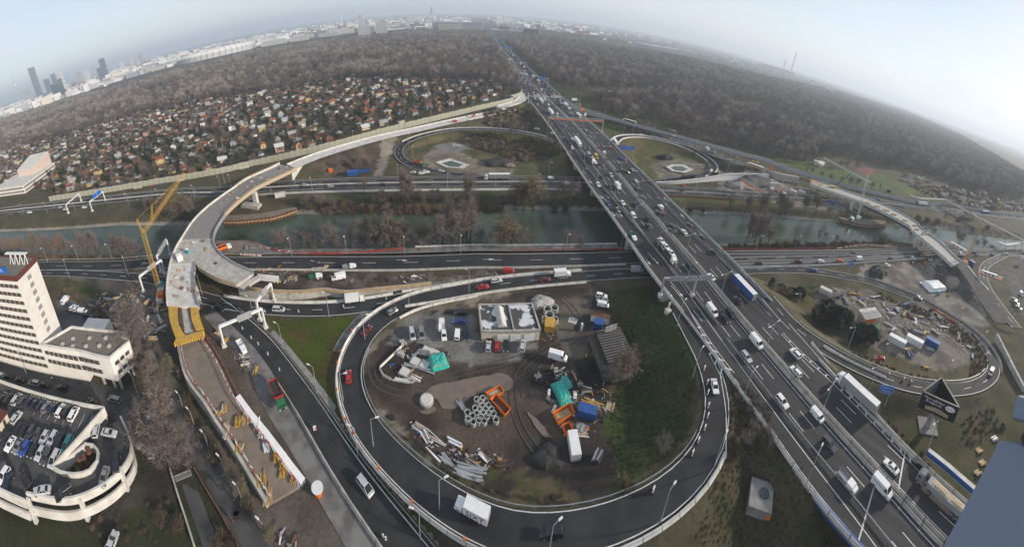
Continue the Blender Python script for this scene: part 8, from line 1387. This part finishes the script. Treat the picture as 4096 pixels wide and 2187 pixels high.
PL = [('stack of concrete barrier pieces in the storage corner',(-15.2,82.7,0),6,3.4,-25,['concrete'],.7,.8,4),('stack of barrier pieces behind the storage corner',(-15,86.5,0),4,3.0,-60,['concrete'],.7,.8,3),('grey steel sheets stacked in the storage corner',(-11.2,82,0),5,6,48,['galv'],.5,.2,1.5),('long grey beam across the storage corner',(-9,77.6,0),3,15,-22,['galv'],.5,.4,1),('black steel beams behind the storage corner',(-5.4,84.6,0),5,13,-20,['dark_steel'],.4,.35,1.2),('white and red beams in the storage corner front',(-10.1,75.1,0),8,5.5,-25,['white','rust','concrete'],.5,.3,3),('white planks stacked at the front of the storage corner',(-13.8,73.8,0),4,7,-18,['concrete_light'],.6,.4,1.5),
('heap of scrap beams with tyres left of the pipe heap',(-7.4,61.3,0),14,6,-35,['concrete_light','rust','plank','grey'],.35,.25,3),('scrap girders below the tyre heap',(-5.9,59.6,0),10,5,-55,['grey','rust','white'],.4,.3,2.5),('rusty and white beams in the lower left yard',(-3.7,59.1,0),10,8,-28,['rust','concrete_light'],.3,.25,2),('grey steel girders in the lower yard',(1.2,58.2,0),6,6,-25,['galv','white'],.45,.4,2),('long white pipes lying in the yard',(-4,54.7,0),5,7,-40,['white','rust'],.3,.3,1.2),('grey sheet bundle in the lower yard',(-0.5,53.6,0),6,7,-45,['galv'],.4,.3,2),('blue grey steel trays stacked at the lower yard edge',(4.8,52.1,0),8,10,-12,['galv','steel'],.6,.3,3),('grey steel panels at the very bottom of the yard',(4.3,50.2,0),7,9,-12,['galv'],.6,.3,3),('dark pipes beside the grey trays',(6.3,53.4,0),8,8,-20,['rust','grey'],.3,.3,2),('scrap metal heap at the yard corner',(8.3,54.9,0),9,4,-40,['grey','rust','white'],.4,.3,2),('rusty scrap heap at the right of the pipe heap',(12.4,53.1,0),9,5,10,['rust','dark'],.4,.3,2.4),
('blue and grey steel parts left of the concrete rings',(3.3,67,0),9,5,-55,['galv','steel'],.35,.25,2),('white plastic crates in the lower yard',(27.4,67.4,0),6,1.1,5,['white'],1.1,1.0,3.6),('white tanks beside the white container',(44.4,87.5,0),4,1.1,5,['white'],1.1,1.0,2.4),('mixed tools and pallets in the black yard corner',(31.3,73.3,0),12,1.6,20,['grey','dark','concrete','plank'],.9,.6,5),('dark machine parts at the yard bend',(25.6,72,0),9,1.8,40,['dark','black','grey'],.9,.6,4),('long ladder like frames beside the shed',(36.7,70.4,0),5,8,-62,['rust','plank'],.15,.15,1),('dark pallets and beams behind the yellow frames',(38.7,66.8,0),9,5,8,['rust','dark','grey'],.5,.3,3),('white boxes behind the yellow frames',(34.6,65.5,0),6,1.4,5,['white','concrete_light'],.9,.9,4),('yellow formwork frames stacked in the lower yard',(38.6,62.5,0),8,8,-3,['yellow','timber'],.35,.35,3),('grey mesh fences lying in the lower yard',(33.2,57.2,0),6,5,80,['galv','grey'],.6,.15,5),('pale timber platform beside the yellow frames',(43,60.3,0),6,4,80,['plank'],.55,.2,3.5),('white tubes in the lower yard',(27.8,63.5,0),7,3,75,['white'],.25,.25,1.4),('timber offcuts and boards by the small orange skip',(33.6,55.5,0),7,4,10,['plank','white','timber'],.3,.2,1.6),('grey scaffold cage frames at the bottom of the yard',(34.5,49.2,0),9,4.5,80,['steel','dark_steel'],.5,1.2,3.4),('concrete pavers stacked at the yard gate',(42.4,91.8,0),5,3.5,80,['concrete_light'],.9,.12,5)]
for v in PL: pile('material_pile',v[0],(*v[1][:2],0),*v[2:5],v[5],v[6],v[7],v[8])
for lab,p,L,W,H,a,m_,rf in (('white container with rusty roof at the top of the yard',(52.1,89.4,0),6.5,2.5,2.5,-2,'white','rust'),('small blue container in front of the rusty roofed one',(50.3,86.8,0),3,2.4,2.5,-2,'blue',None),('yellow container behind the workshop',(33.6,90,0),3.4,4,2.6,3,'yellow',None),('blue container between yellow frames and pallets',(36.1,59.8,0),5,2.5,2.6,0,'blue',None),('long white container at the bottom of the yard',(30.1,53.1,0),2.4,5.6,2.4,22,'white',None),('pale container on the verge behind the office car park',(-92,53.9,0),2.6,6,2.6,8,'concrete_light',None),('white container on the left bridge deck',(-112.8,96.2,8.6),2.6,2.6,2.6,10,'white',None),('white container on the far bank below the curved bridge',(-102.1,178,0),6.5,2.5,2.6,0,'concrete_light',None),('pale container at the top of the right yard',(154,60.3,0),6,2.5,2.6,-8,'concrete_light',None),('left half of the long white container row in the right yard',(150.9,19.3,0),8,2.5,2.8,-4,'white',None),('right half of the long white container row in the right yard',(157.3,12.8,0),8,2.5,2.8,-4,'white',None),('blue site hut container in the right yard',(162.8,5.3,0),6.5,2.5,2.7,-6,'blue',None),('green site cabin half hidden by evergreens',(150.6,29.3,0),3,2.5,2.6,-40,'green',None),('blue container on the far right site',(282,2.5,0),5,3,3.5,-30,'blue',None),('white container in the far right site row, left one',(250,154.9,0),6,2.5,2.6,-8,'concrete_light',None),('white container in the far right site row, right one',(259,151.7,0),6,2.5,2.6,-8,'concrete_light',None),('blue site hut with yellow windows by the canal',(271,127.2,0),6,2.5,2.6,-20,'blue',None),('blue tarpaulin shed by the earth slope',(-64.7,213,0),7,4,3,0,'blue',None),('orange machine box by the earth slope',(-80.1,213.8,0),3,2.4,2.2,0,'orange',None),('blue container lying by the earth slope',(-58.3,218.1,0),9,2.5,2.4,0,'blue','dark')): container(lab,p,L,W,H,a,m_,rf)
t = thing('long_shed','long dark ribbed shed with blue walls on the yard side','shed',(51.5,76.5,0),R(-3));mb = MB();mb.box((0,0,0),(8.5,12,2.9));mb.obj('walls','blue',t);mb = MB();mb.box((0,0,2.9),(9,12.4,.3));rf = mb.obj('roof','dark',t);mb = MB()
for i in range(13): mb.box((0,-5.8 + i * .97,3.2),(9,.14,.12))
mb.obj('roof_battens','concrete_dark',rf);mb = MB();mb.hexa([(-7.5,-11,2.2),(-4.3,-11,2.6),(-4.3,5.8,2.6),(-7.5,5.8,2.2),(-7.5,-11,2.4),(-4.3,-11,2.8),(-4.3,5.8,2.8),(-7.5,5.8,2.4)]);mb.hexa([(-4.3,-12,2.2),(1.5,-12,2.2),(3,-6.3,2.6),(-4.3,-6.3,2.6),(-4.3,-12,2.4),(1.5,-12,2.4),(3,-6.3,2.8),(-4.3,-6.3,2.8)]);mb.obj('lean_to_roof','dark',t)
for p in ((-7.2,-10.6),(-7.2,0),(-7.2,5.4),(1,-11.6)): mb = MB();mb.box((p[0],p[1],0),(.2,.2,2.3));mb.obj('post','plank',t)
heap('pale gravel heap behind the workshop',(33.4,101.8,0),4.5,3.5,1.8,'gravel_white','gravel_heap');heap('black asphalt heap in the lower yard',(23.5,52.6,0),4,3,1.5,'earth_black');heap('tall dark earth heap at the right loop junction',(201.2,50.8,0),8,5,4,'earth_black');heap('black earth heap inside the far left loop',(34,233.5,1),10,7,2.5,'earth_black');heap('sand heap beside the black heap in the far left loop',(41,228.5,1),4,3,1.2,'earth');heap('dark soil heap inside the far right loop',(175.4,238.7,1),8,5,3,'earth_black');heap('dark gravel heap below the white retaining wall',(206.3,177.8,0),10,6,3,'concrete_dark');heap('long grey embankment heap below the new right ramp',(244,9.7,0),20,9,3.5,'asphalt_grey')
# tyre pair, concrete bucket, bunker
for i,p in enumerate([(-16.8,62.4,0),(-15.4,62.9,0)]): mb = MB();mb.tube((p[0],p[1],.1),(p[0],p[1],.7),1.0,.9,14);tag(mb.obj('tyre_stack','rubber'),'%s tyre stack left of the scrap heap' % ('left','right')[i],'tyre')
t = thing('concrete_bucket','orange concrete bucket standing at the end of the white girder','bucket',(-28.9,43.8,0));mb = MB();mb.tube((0,0,.3),(0,0,2.6),.8,1.3,14);mb.obj('drum','orange',t);mb = MB();mb.tube((0,0,2.6),(0,0,2.75),1.35,1.35,14);mb.obj('rim','white_steel',t)
t = thing('bunker','square concrete bunker with round hatch in the grass by the motorway','bunker',(63.8,23,2.6),R(-8) - .8);mb = MB();mb.box((0,0,0),(5.6,6.2,2.6),taper=.97);mb.obj('block','concrete_dark',t);mb = MB();mb.tube((.6,.4,2.6),(.6,.4,2.9),1.2,1.1,16);mb.obj('hatch','dark_steel',t);mb = MB();mb.box((2.2,-3.2,.8),(1,.2,1));mb.obj('box','orange',t)
# left yard materials, deck items, lower ramp planks, right yard
def piles_at(lst,name='material_pile'):
 for lab,p,n,L,a,mats,w_,h_,wd in lst: pile(name,lab,p,n,L,a,mats,w_,h_,wd)
k_ = 0
for q,lab in ((V(0,-140.1,68.7,-138.2,65.3,-134.6,66.2,-133.3,63.6,-127.8,63.2,-131.8,69.9,-128.8,64.6,-125.7,69.2,-120.6,67.4,-120.5,71.3,-120.9,75.8,-116.5,74.9,-122.6,64,-118.6,58.3,-113.5,60.7,-110.8,65.7,-111.6,63.2,-108.8,67.5,-103.7,66.9,-100.1,67,-106.9,63.2,-99.3,61.3,-102.4,62,-104.2,69.9,-105.5,74.6,-109.5,74.1,-137.6,59.7,-136.5,62.1),'in the storage yard left of the bridge'),(V(0,162.5,58.4,159.1,54.4,159,50.4,168.3,50.2,166.4,46.2,163.8,43.9,176.6,40.8,173.3,35.4,181.9,33,184.9,26.2,174.9,28.4,170.2,29.1,175.7,24.3,175.5,21.1,180.4,16.4,174.3,17.6,160.3,26.4,158.5,24,163.1,18.7,167.1,13.6,168.9,10.7,173.3,6,182,3.9,179.8,-5,175.4,-12.2,151.5,13.6,149.8,13,159.2,5.2,184.4,11.3,189.5,8.8,146.9,3.9,169,-13.7),'in the right loop yard'),(V(8.7,-121.9,118.9,-118.2,108,-115.7,109.3,-111.9,112.5,-106.2,107.6,-104.6,106.3,-115.3,97.1,-94.8,99.6,-105.9,85.7,-102.1,85.7,-105.2,82.1,-98.9,81.2,-95.2,81.7,-97.5,76.2,-93.2,81.4,-97.1,80.5,-107.8,89.7,-125.7,147.8,-124.8,153.5,-119.3,157.2,-126.4,163.3,-127.7,173.3,-122.3,179.7,-119.1,185.9,-114.8,185.5,-121.7,171.7,-127.2,159.5,-116.6,173.9,-112.9,201.6,-108.5,204.6),'on the left curved bridge deck'),([(-59.4,48.8,3.8),(-58.4,50.6,3.8),(-53.4,49.4,3.4),(-52.2,50.8,3.4),(-50.9,50.9,3.4),(-55.7,46.9,3.2),(-54.7,45.9,3.2),(-49.8,44.9,2.6),(-50.2,43.9,2.6),(-48.3,51.1,3.2),(-46.4,49.3,2.8),(-43.8,47.3,2.4),(-40.9,46.7,2.2),(-38.9,46.3,2),(-37.8,45.7,1.8),(-42,41.8,1.6),(-39.7,40,1.4),(-38,44.3,1.6),(-35.1,44.5,1.4),(-39.1,39.5,1.5),(-39.3,38.2,1.4)],'on the lower earth ramp'),(V(0,-77,113,-73,114.8,-81.2,111.5,-64.6,110.2,-62.6,109.3,-55.2,117.1,-52.8,118.6,-65.2,69.8,-62.5,67.4,-58.1,66.2,-78.2,74.3,-74,73,-95.5,124,-91.9,125.4),'on the building site beside the canal road'),(V(0,227.7,170.5,244.2,176.2,157.8,185.9) + V(0,278,175.2,263,173,289,173,311,136.7,273,89.8,262,110.8,280,104) + V(0,237.5,39.6,241.2,35.4,247.4,32.6,246,22.9,239.5,18.4,266,9,267,6,228.8,8.9,217.2,8.5,251,30.5),'on the far right bridge site')):
 pal = {'in the storage ': (['plank','rust','timber','galv','grey','dark_steel','concrete_light'],.45,6.0),'in the right lo': (['galv','plank','grey','blue','concrete_light','dark_steel','rust','yellow','white'],.5,7.5),'on the left cur': (['timber','plank','rust','white','timber','plank','grey'],.25,2.6),'on the lower ea': (['yellow','timber','plank','white','yellow'],.25,4.0),'on the building': (['rust','plank','concrete_light','yellow','grey'],.35,5.0),'on the far righ': (['rust','plank','yellow','grey','orange','concrete_light'],.4,4.0)}[lab[:15]]
 wd = {'plank': 'pale plank','rust': 'rusty beam','timber': 'timber','galv': 'grey steel','grey': 'grey beam','dark_steel': 'black pipe','concrete_light': 'pale beam','blue': 'blue pipe','yellow': 'yellow formwork','white': 'white beam','teal': 'teal box','orange': 'orange box'};cn = {}
 for i,p in enumerate(q):
  m_ = pal[0][(i * 5 + i // 3) % len(pal[0])];cn[m_] = cn.get(m_,0) + 1;pile('material_pile','%s %s stack %s' % (nth(cn[m_] - 1),wd[m_],lab),p,7 + (i * 7) % 8,pal[2] * (.6 + ((i * 13) % 10) / 14),(i * 67) % 180 if 'ramp' not in lab else 50 + (i * 29) % 40,[m_,m_,pal[0][(i + 2) % len(pal[0])]],pal[1],.3,1.8,jit=8)['group'] = 'material stacks ' + lab
t = thing('site_cabin','two storey orange site cabin with striped roof beside the evergreens','cabin',(152.3,35.2,0),R(-28));mb = MB();mb.box((0,0,0),(9,5,5));mb.obj('walls','plank',t);mb = MB();mb.box((4.55,0,.1),(.1,5,4.9));mb.obj('gable_panel','orange',t);mb = MB();mb.box((-1,-2.55,2.6),(6,.1,2.2));mb.obj('side_panel','orange',t);mb = MB();mb.hexa([(-5,-3,5),(5,-3,5),(5,3,5.3),(-5,3,5.3),(-5,-3,5.2),(5,-3,5.2),(5,3,6),(-5,3,6)]);rf = mb.obj('roof','concrete_light',t);mb = MB();[mb.box((-4.6 + i * 1.15,0,5.7),(.2,5.6,.1)) for i in range(9)];mb.obj('roof_batten','grey',rf)
tarp('white sheeted pit cover on the right building ground',(219.6,18.5,0),16,11,2.5,-35,'white')
# basins in the far loops
for lab,P_,in (('concrete retention basin inside the far left loop',V(0.4,-10.2,235.1,0.2,242.2,13.1,231.2,8.3,224.7,-2.8,226.6)),('concrete retention basin inside the far right loop',V(0.9,163.2,219.5,171.7,223.4,183.5,222.6,185.6,212,172.3,206.7,163.4,210.8))):
 t = thing('basin',lab,'basin');c = np.array(P_).mean(0);mb = MB();n = len(P_);mb.loft([[tuple(p) for p in P_],[tuple(c + (np.array(p) - c) * .62 - [0,0,.25]) for p in P_]],cap=False);mb.obj('lining','concrete_light',t);mb = MB();mb.add([tuple(c + (np.array(p) - c) * .64 - [0,0,.2]) for p in P_],[tuple(range(n))]);mb.obj('water','water',t);mb = MB();sweep(mb,np.array(list(P_) + [P_[0]]),[(-.3,-.4),(.3,-.4),(.3,.15),(-.3,.15)]);mb.obj('kerb','concrete',t)
mb = MB()
for i,p in enumerate(V(1.3,3,267,4.1,270,5.4,266,6.7,269,7.9,266,9.3,268)): mb.box(p,(.5,5,.03),.6 * (i % 3))
struct(mb.obj('ground_marking','paint'))
# traffic posts: white delineators and striped boards
dl = MB();dl.box((0,0,0),(.35,.2,1.2));dm = dl.mesh('post','white');db = MB().box((0,0,.9),(.37,.22,.15)).mesh('reflector','dark')
for i,p in enumerate(V(0.2,-75.4,81.2,-70.6,79.5,-65.5,77,-61.9,75.6,-56.9,73.1,-50.8,69.2,-66.5,89.3,-54.2,92.8,-87.4,84,-77.5,74.4) + V(0.2,-23.6,104.4,-54.1,92.8,-38.5,98.5,-13.5,39.9,-12.9,39.6)): spawn('delineator_post',[('post',dm,[('reflector',db)])],'%s white delineator post along the roads by the lawn' % nth(i),'post',p,0,'white delineators')
sb = MB().box((0,0,0),(.8,.25,1.6)).mesh('board','stripe_tape');sf = MB().box((0,0,0),(1.0,.8,.15)).mesh('foot','dark')
for i,p in enumerate([(70.3,54.4,8),(68.2,50.3,8),(66.3,47.7,8),(64.1,44.7,8),(62.3,42.7,7.8),(59.7,40.7,7.7),(56.5,39.2,7.6),(53.6,37.7,7.4),(41.7,36,6.8)] + [(-34.3,56.3,0.2)] + [(125.4,14.4,4),(128.2,9.1,3.5),(129.4,6.3,3)]): spawn('striped_beacon',[('board',sb),('foot',sf)],'%s red and white striped beacon along the ramps' % nth(i),'beacon',p,.5,'striped beacons')
LO = offset(AX['loop_ramp'],4.1,.9)
om = MB().box((0,0,0),(.5,.2,1.0)).mesh('plate','orange')
for i,p in enumerate([(-32.5,87.4,1),(-34.3,80.9,1),(-33.7,73.3,1),(-31.4,67.6,1.4),(-26.3,61.7,1.8),(-21.6,57.1,2.4),(-14.6,51.8,3),(-6,46,3.7),(5.6,39.6,5)]): tag(link('reflector_plate',om),'%s orange reflector plate on the loop barrier' % nth(i),'reflector','orange reflectors').location = tuple(LO[near_pt(LO,p)])
# bridge edge of the underpass: blue girder
mb = MB();S = np.array(V(7.4,70.8,13.6,70.3,7.4,69.9,1.4,69.2,-4.8));sweep(mb,S,[(-1.2,-1.6),(-.8,-1.6),(-.8,.9),(-1.2,.9)]);mb.obj('blue_girder','blue',MW)
mb = MB();S = spline(V(8,101.2,-6.5,100,-13.1,97.5,-21.3),3);sweep(mb,S,[(-1,0),(1,0),(1,1.1),(-1,1.1)]);tag(mb.obj('edge_kerb','concrete_light'),'thick pale concrete kerb with blue rail at the right motorway edge','kerb')
mb = MB();sweep(mb,offset(S,1.2),[(-.06,.5),(.06,.5),(.06,1.9),(-.06,1.9)]);mb.obj('blue_railing','blue',MW)
# footpaths and fences at the bottom
for nm,P_,w_ in (('footpath',V(0.06,-77.3,48,-70.1,44.8,-61,40.5,-51.2,36.6,-44.4,33.7,-37.8,30.9,-35,29.4),4.6),('lower_footpath',V(0.05,-60.3,34.5,-57.1,32.5,-53.6,30.6,-49.8,28.6,-46.3,26.6),3.2)): mb = MB();ribbon(mb,spline(P_,3),-w_ / 2,w_ / 2);struct(mb.obj(nm,'asphalt_grey'))
for lab,P_ in (('rusty low wall between the two footpaths',V(0,-58.8,36.3,-53.5,34.3,-48.4,32.5,-43.5,30.5,-41.2,29.4)),('old wall along the left of the lower footpath',V(0,-64,32.8,-59,30,-54.5,27.6,-49.8,25))): mb = MB();sweep(mb,spline(P_,2),[(-.2,-.2),(.2,-.2),(.2,1.0),(-.2,1.0)]);tag(mb.obj('low_wall','rust' if 'rusty' in lab else 'concrete'),lab,'wall')
t = thing('metal_gate','grey metal double gate across the lower footpath','gate',(-61.2,31.8,0));b_ = Vector((-58.7,35,0)) - Vector((-61.2,31.8,0))
for z in (.2,2.0): mb = MB();mb.bar((0,0,z),b_ + Vector((0,0,z)),.12);mb.obj('rail','galv',t)
for i in range(17): mb = MB();q = b_ * (i / 16);mb.bar(q + Vector((0,0,.2)),q + Vector((0,0,2.0)),.07);mb.obj('bar','galv',t)
for i,p in enumerate((((-45.3,34.3,0.08)),((-44.6,33.8,0.08)))): mb = MB();mb.box(p,(1.5,1.6,.05),.6);tag(mb.obj('grate','dark'),'%s dark drain grate in the footpath' % ('upper','lower')[i],'grate')
t = thing('junk_heap','white and rusty junk heap at the bottom below the earth ramp','junk',(-32.2,34.5,0))
for i in range(12): mb = MB();mb.box((r.gauss(0,1.6),r.gauss(0,1),.1 * i),(r.uniform(.8,2.6),.3,.3),r.uniform(0,3));mb.obj('piece',['white','rust','grey'][i % 3],t)
for i,p in enumerate(V(0.2,128.3,-28.1,120.7,-23.1,116.8,-24.6,112.7,-23.6)): pile('pallet_stack','%s yellow and grey pallet stack on the right slope' % nth(i),p,7,3.6,60,[['white','grey'],['yellow','plank'],['plank','yellow'],['yellow','grey']][i],.4,.3,2.4)
# ================================================================ people
def person_mesh(top,legs,stride,key):
 J = {'pelvis': (0,0,.95),'chest': (0,.02,1.30),'neck': (0,.02,1.50),'head': (0,.04,1.64),'crown': (0,.04,1.76),'kl': (-.10,stride * .25,.50),'fl': (-.10,-stride * .1 + stride * .5,.07),'tl': (-.10,stride * .5 + .14,.04),'kr': (.10,stride * .05,.50),'fr': (.10,-stride * .5,.09),'tr': (.10,-stride * .5 + .14,.04),'sl': (-.19,.02,1.42),'el': (-.26,-stride * .2,1.16),'hl': (-.26,stride * .05,.92),'sr': (.19,.02,1.42),'er': (.26,stride * .15,1.16),'hr': (.27,stride * .35,.95),'hipl': (-.10,0,.90),'hipr': (.10,0,.90)}
 E_ = [('pelvis','chest'),('chest','neck'),('neck','head'),('head','crown'),('pelvis','hipl'),('hipl','kl'),('kl','fl'),('fl','tl'),('pelvis','hipr'),('hipr','kr'),('kr','fr'),('fr','tr'),('chest','sl'),('sl','el'),('el','hl'),('chest','sr'),('sr','er'),('er','hr')];rad = {'pelvis': .15,'chest': .17,'neck': .07,'head': .10,'crown': .07,'kl': .07,'kr': .07,'fl': .055,'fr': .055,'tl': .045,'tr': .045,'sl': .085,'sr': .085,'el': .06,'er': .06,'hl': .05,'hr': .05,'hipl': .10,'hipr': .10}
 nm = list(J);me = bpy.data.meshes.new('body');me.from_pydata([J[k] for k in nm],[(nm.index(a),nm.index(b)) for a,b in E_],[]);o = bpy.data.objects.new('body',me);o.modifiers.new('skin','SKIN');o.modifiers.new('sub','SUBSURF').levels = 1
 if not me.skin_vertices: me.attributes  # the Skin modifier adds its layer
 for i,k in enumerate(nm): me.skin_vertices[0].data[i].radius = (rad[k],) * 2;me.skin_vertices[0].data[i].use_root = k == 'pelvis'
 m2 = baked(o);m2.materials.clear()
 for k in (top,legs,'skin_tone','black'): m2.materials.append(MATS[k])
 for p in m2.polygons: z = p.center.z;p.material_index = 3 if z > 1.70 or (z > 1.6 and p.center.y < .02) or z < .1 else (2 if z > 1.50 or (abs(p.center.x) > .2 and z < .98) else (0 if z > .93 else 1))
 return m2
M('skin_tone',(.45,.28,.20),.7);M('hivis',(.62,.72,.05),.6);M('coat_black',(.02,.02,.025),.8);M('jeans',(.03,.04,.07),.8);M('hi_orange',(.75,.2,.03),.6)
for lab,p,a,tp,lg,st in (('person in a dark coat walking up the footpath, topmost',(-60.9,40.2,0.08),20,'coat_black','jeans',.5),('person in dark clothes walking mid footpath',(-51.2,36.2,0.08),25,'coat_black','coat_black',.6),('person with a red bag walking lowest on the footpath',(-44.9,32.3,0.08),30,'coat_black','jeans',.5),('worker in a yellow vest standing in the muddy yard',(42.1,76.6,0.05),180,'hivis','hivis',.15),('left worker in yellow vest by the culvert',(-69.7,104.3,0.1),90,'hivis','jeans',.1),('middle worker in yellow vest by the culvert',(-68.6,104.9,0.1),200,'hivis','hivis',.1),('right worker in yellow vest by the culvert',(-67.5,105.2,0.1),270,'hivis','jeans',.1),('worker in orange on the left bridge near the banner',(-125.3,186.1,8.7),40,'hi_orange','hi_orange',.1),('worker in orange on the left bridge branch',(-99.2,80.1,8.7),80,'hi_orange','jeans',.1),('person in a pale coat on the pavement by the office',(-116.4,26.3,0.15),60,'white','jeans',.3),('worker with orange trousers by the white site van',(-73.1,103.2,6),120,'hi_orange','hi_orange',.1)):
 t = thing('person',lab,'person',p,R(a));link('body',person_mesh(tp,lg,st,lab),t)
 if 'red bag' in lab: mb = MB();mb.box((.3,-.1,.75),(.3,.16,.4));tag(mb.obj('red_bag','red'),'red bag carried by the lowest walker','bag').matrix_world = Matrix.Translation(p) @ Matrix.Rotation(R(a),4,'Z')
# portable toilets
for lab,p in (('teal portable toilet on the left bridge deck',(-112.8,101.9,8.6)),('teal portable toilet beside the white pit cover',(212.8,14,0)),('teal portable toilet on the right bridge deck',(278,46.5,8.5))): t = thing('portable_toilet',lab,'toilet',p,.4);mb = MB();mb.box((0,0,0),(1.2,1.2,2.2));mb.obj('cabin','teal',t);mb = MB();mb.box((0,0,2.2),(1.25,1.25,.25),taper=.7);mb.obj('roof','white',t);mb = MB();mb.box((0,-.62,.1),(.8,.06,1.9));mb.obj('door','blue',t)
# ================================================================ haze
hm = bpy.data.materials.new('haze');hm.use_nodes = True;t = hm.node_tree;t.nodes.clear();o = t.nodes.new('ShaderNodeOutputMaterial');v_ = t.nodes.new('ShaderNodeVolumePrincipled');v_.inputs['Color'].default_value = (.80,.90,1,1);v_.inputs['Density'].default_value = .00019;v_.inputs['Anisotropy'].default_value = .2;t.links.new(v_.outputs[0],o.inputs['Volume'])
mb = MB();mb.box((0,20000,-9),(98000,54000,409));o = mb.obj('haze',hm);stuff(o)
bpy.data.scenes.remove(TS)
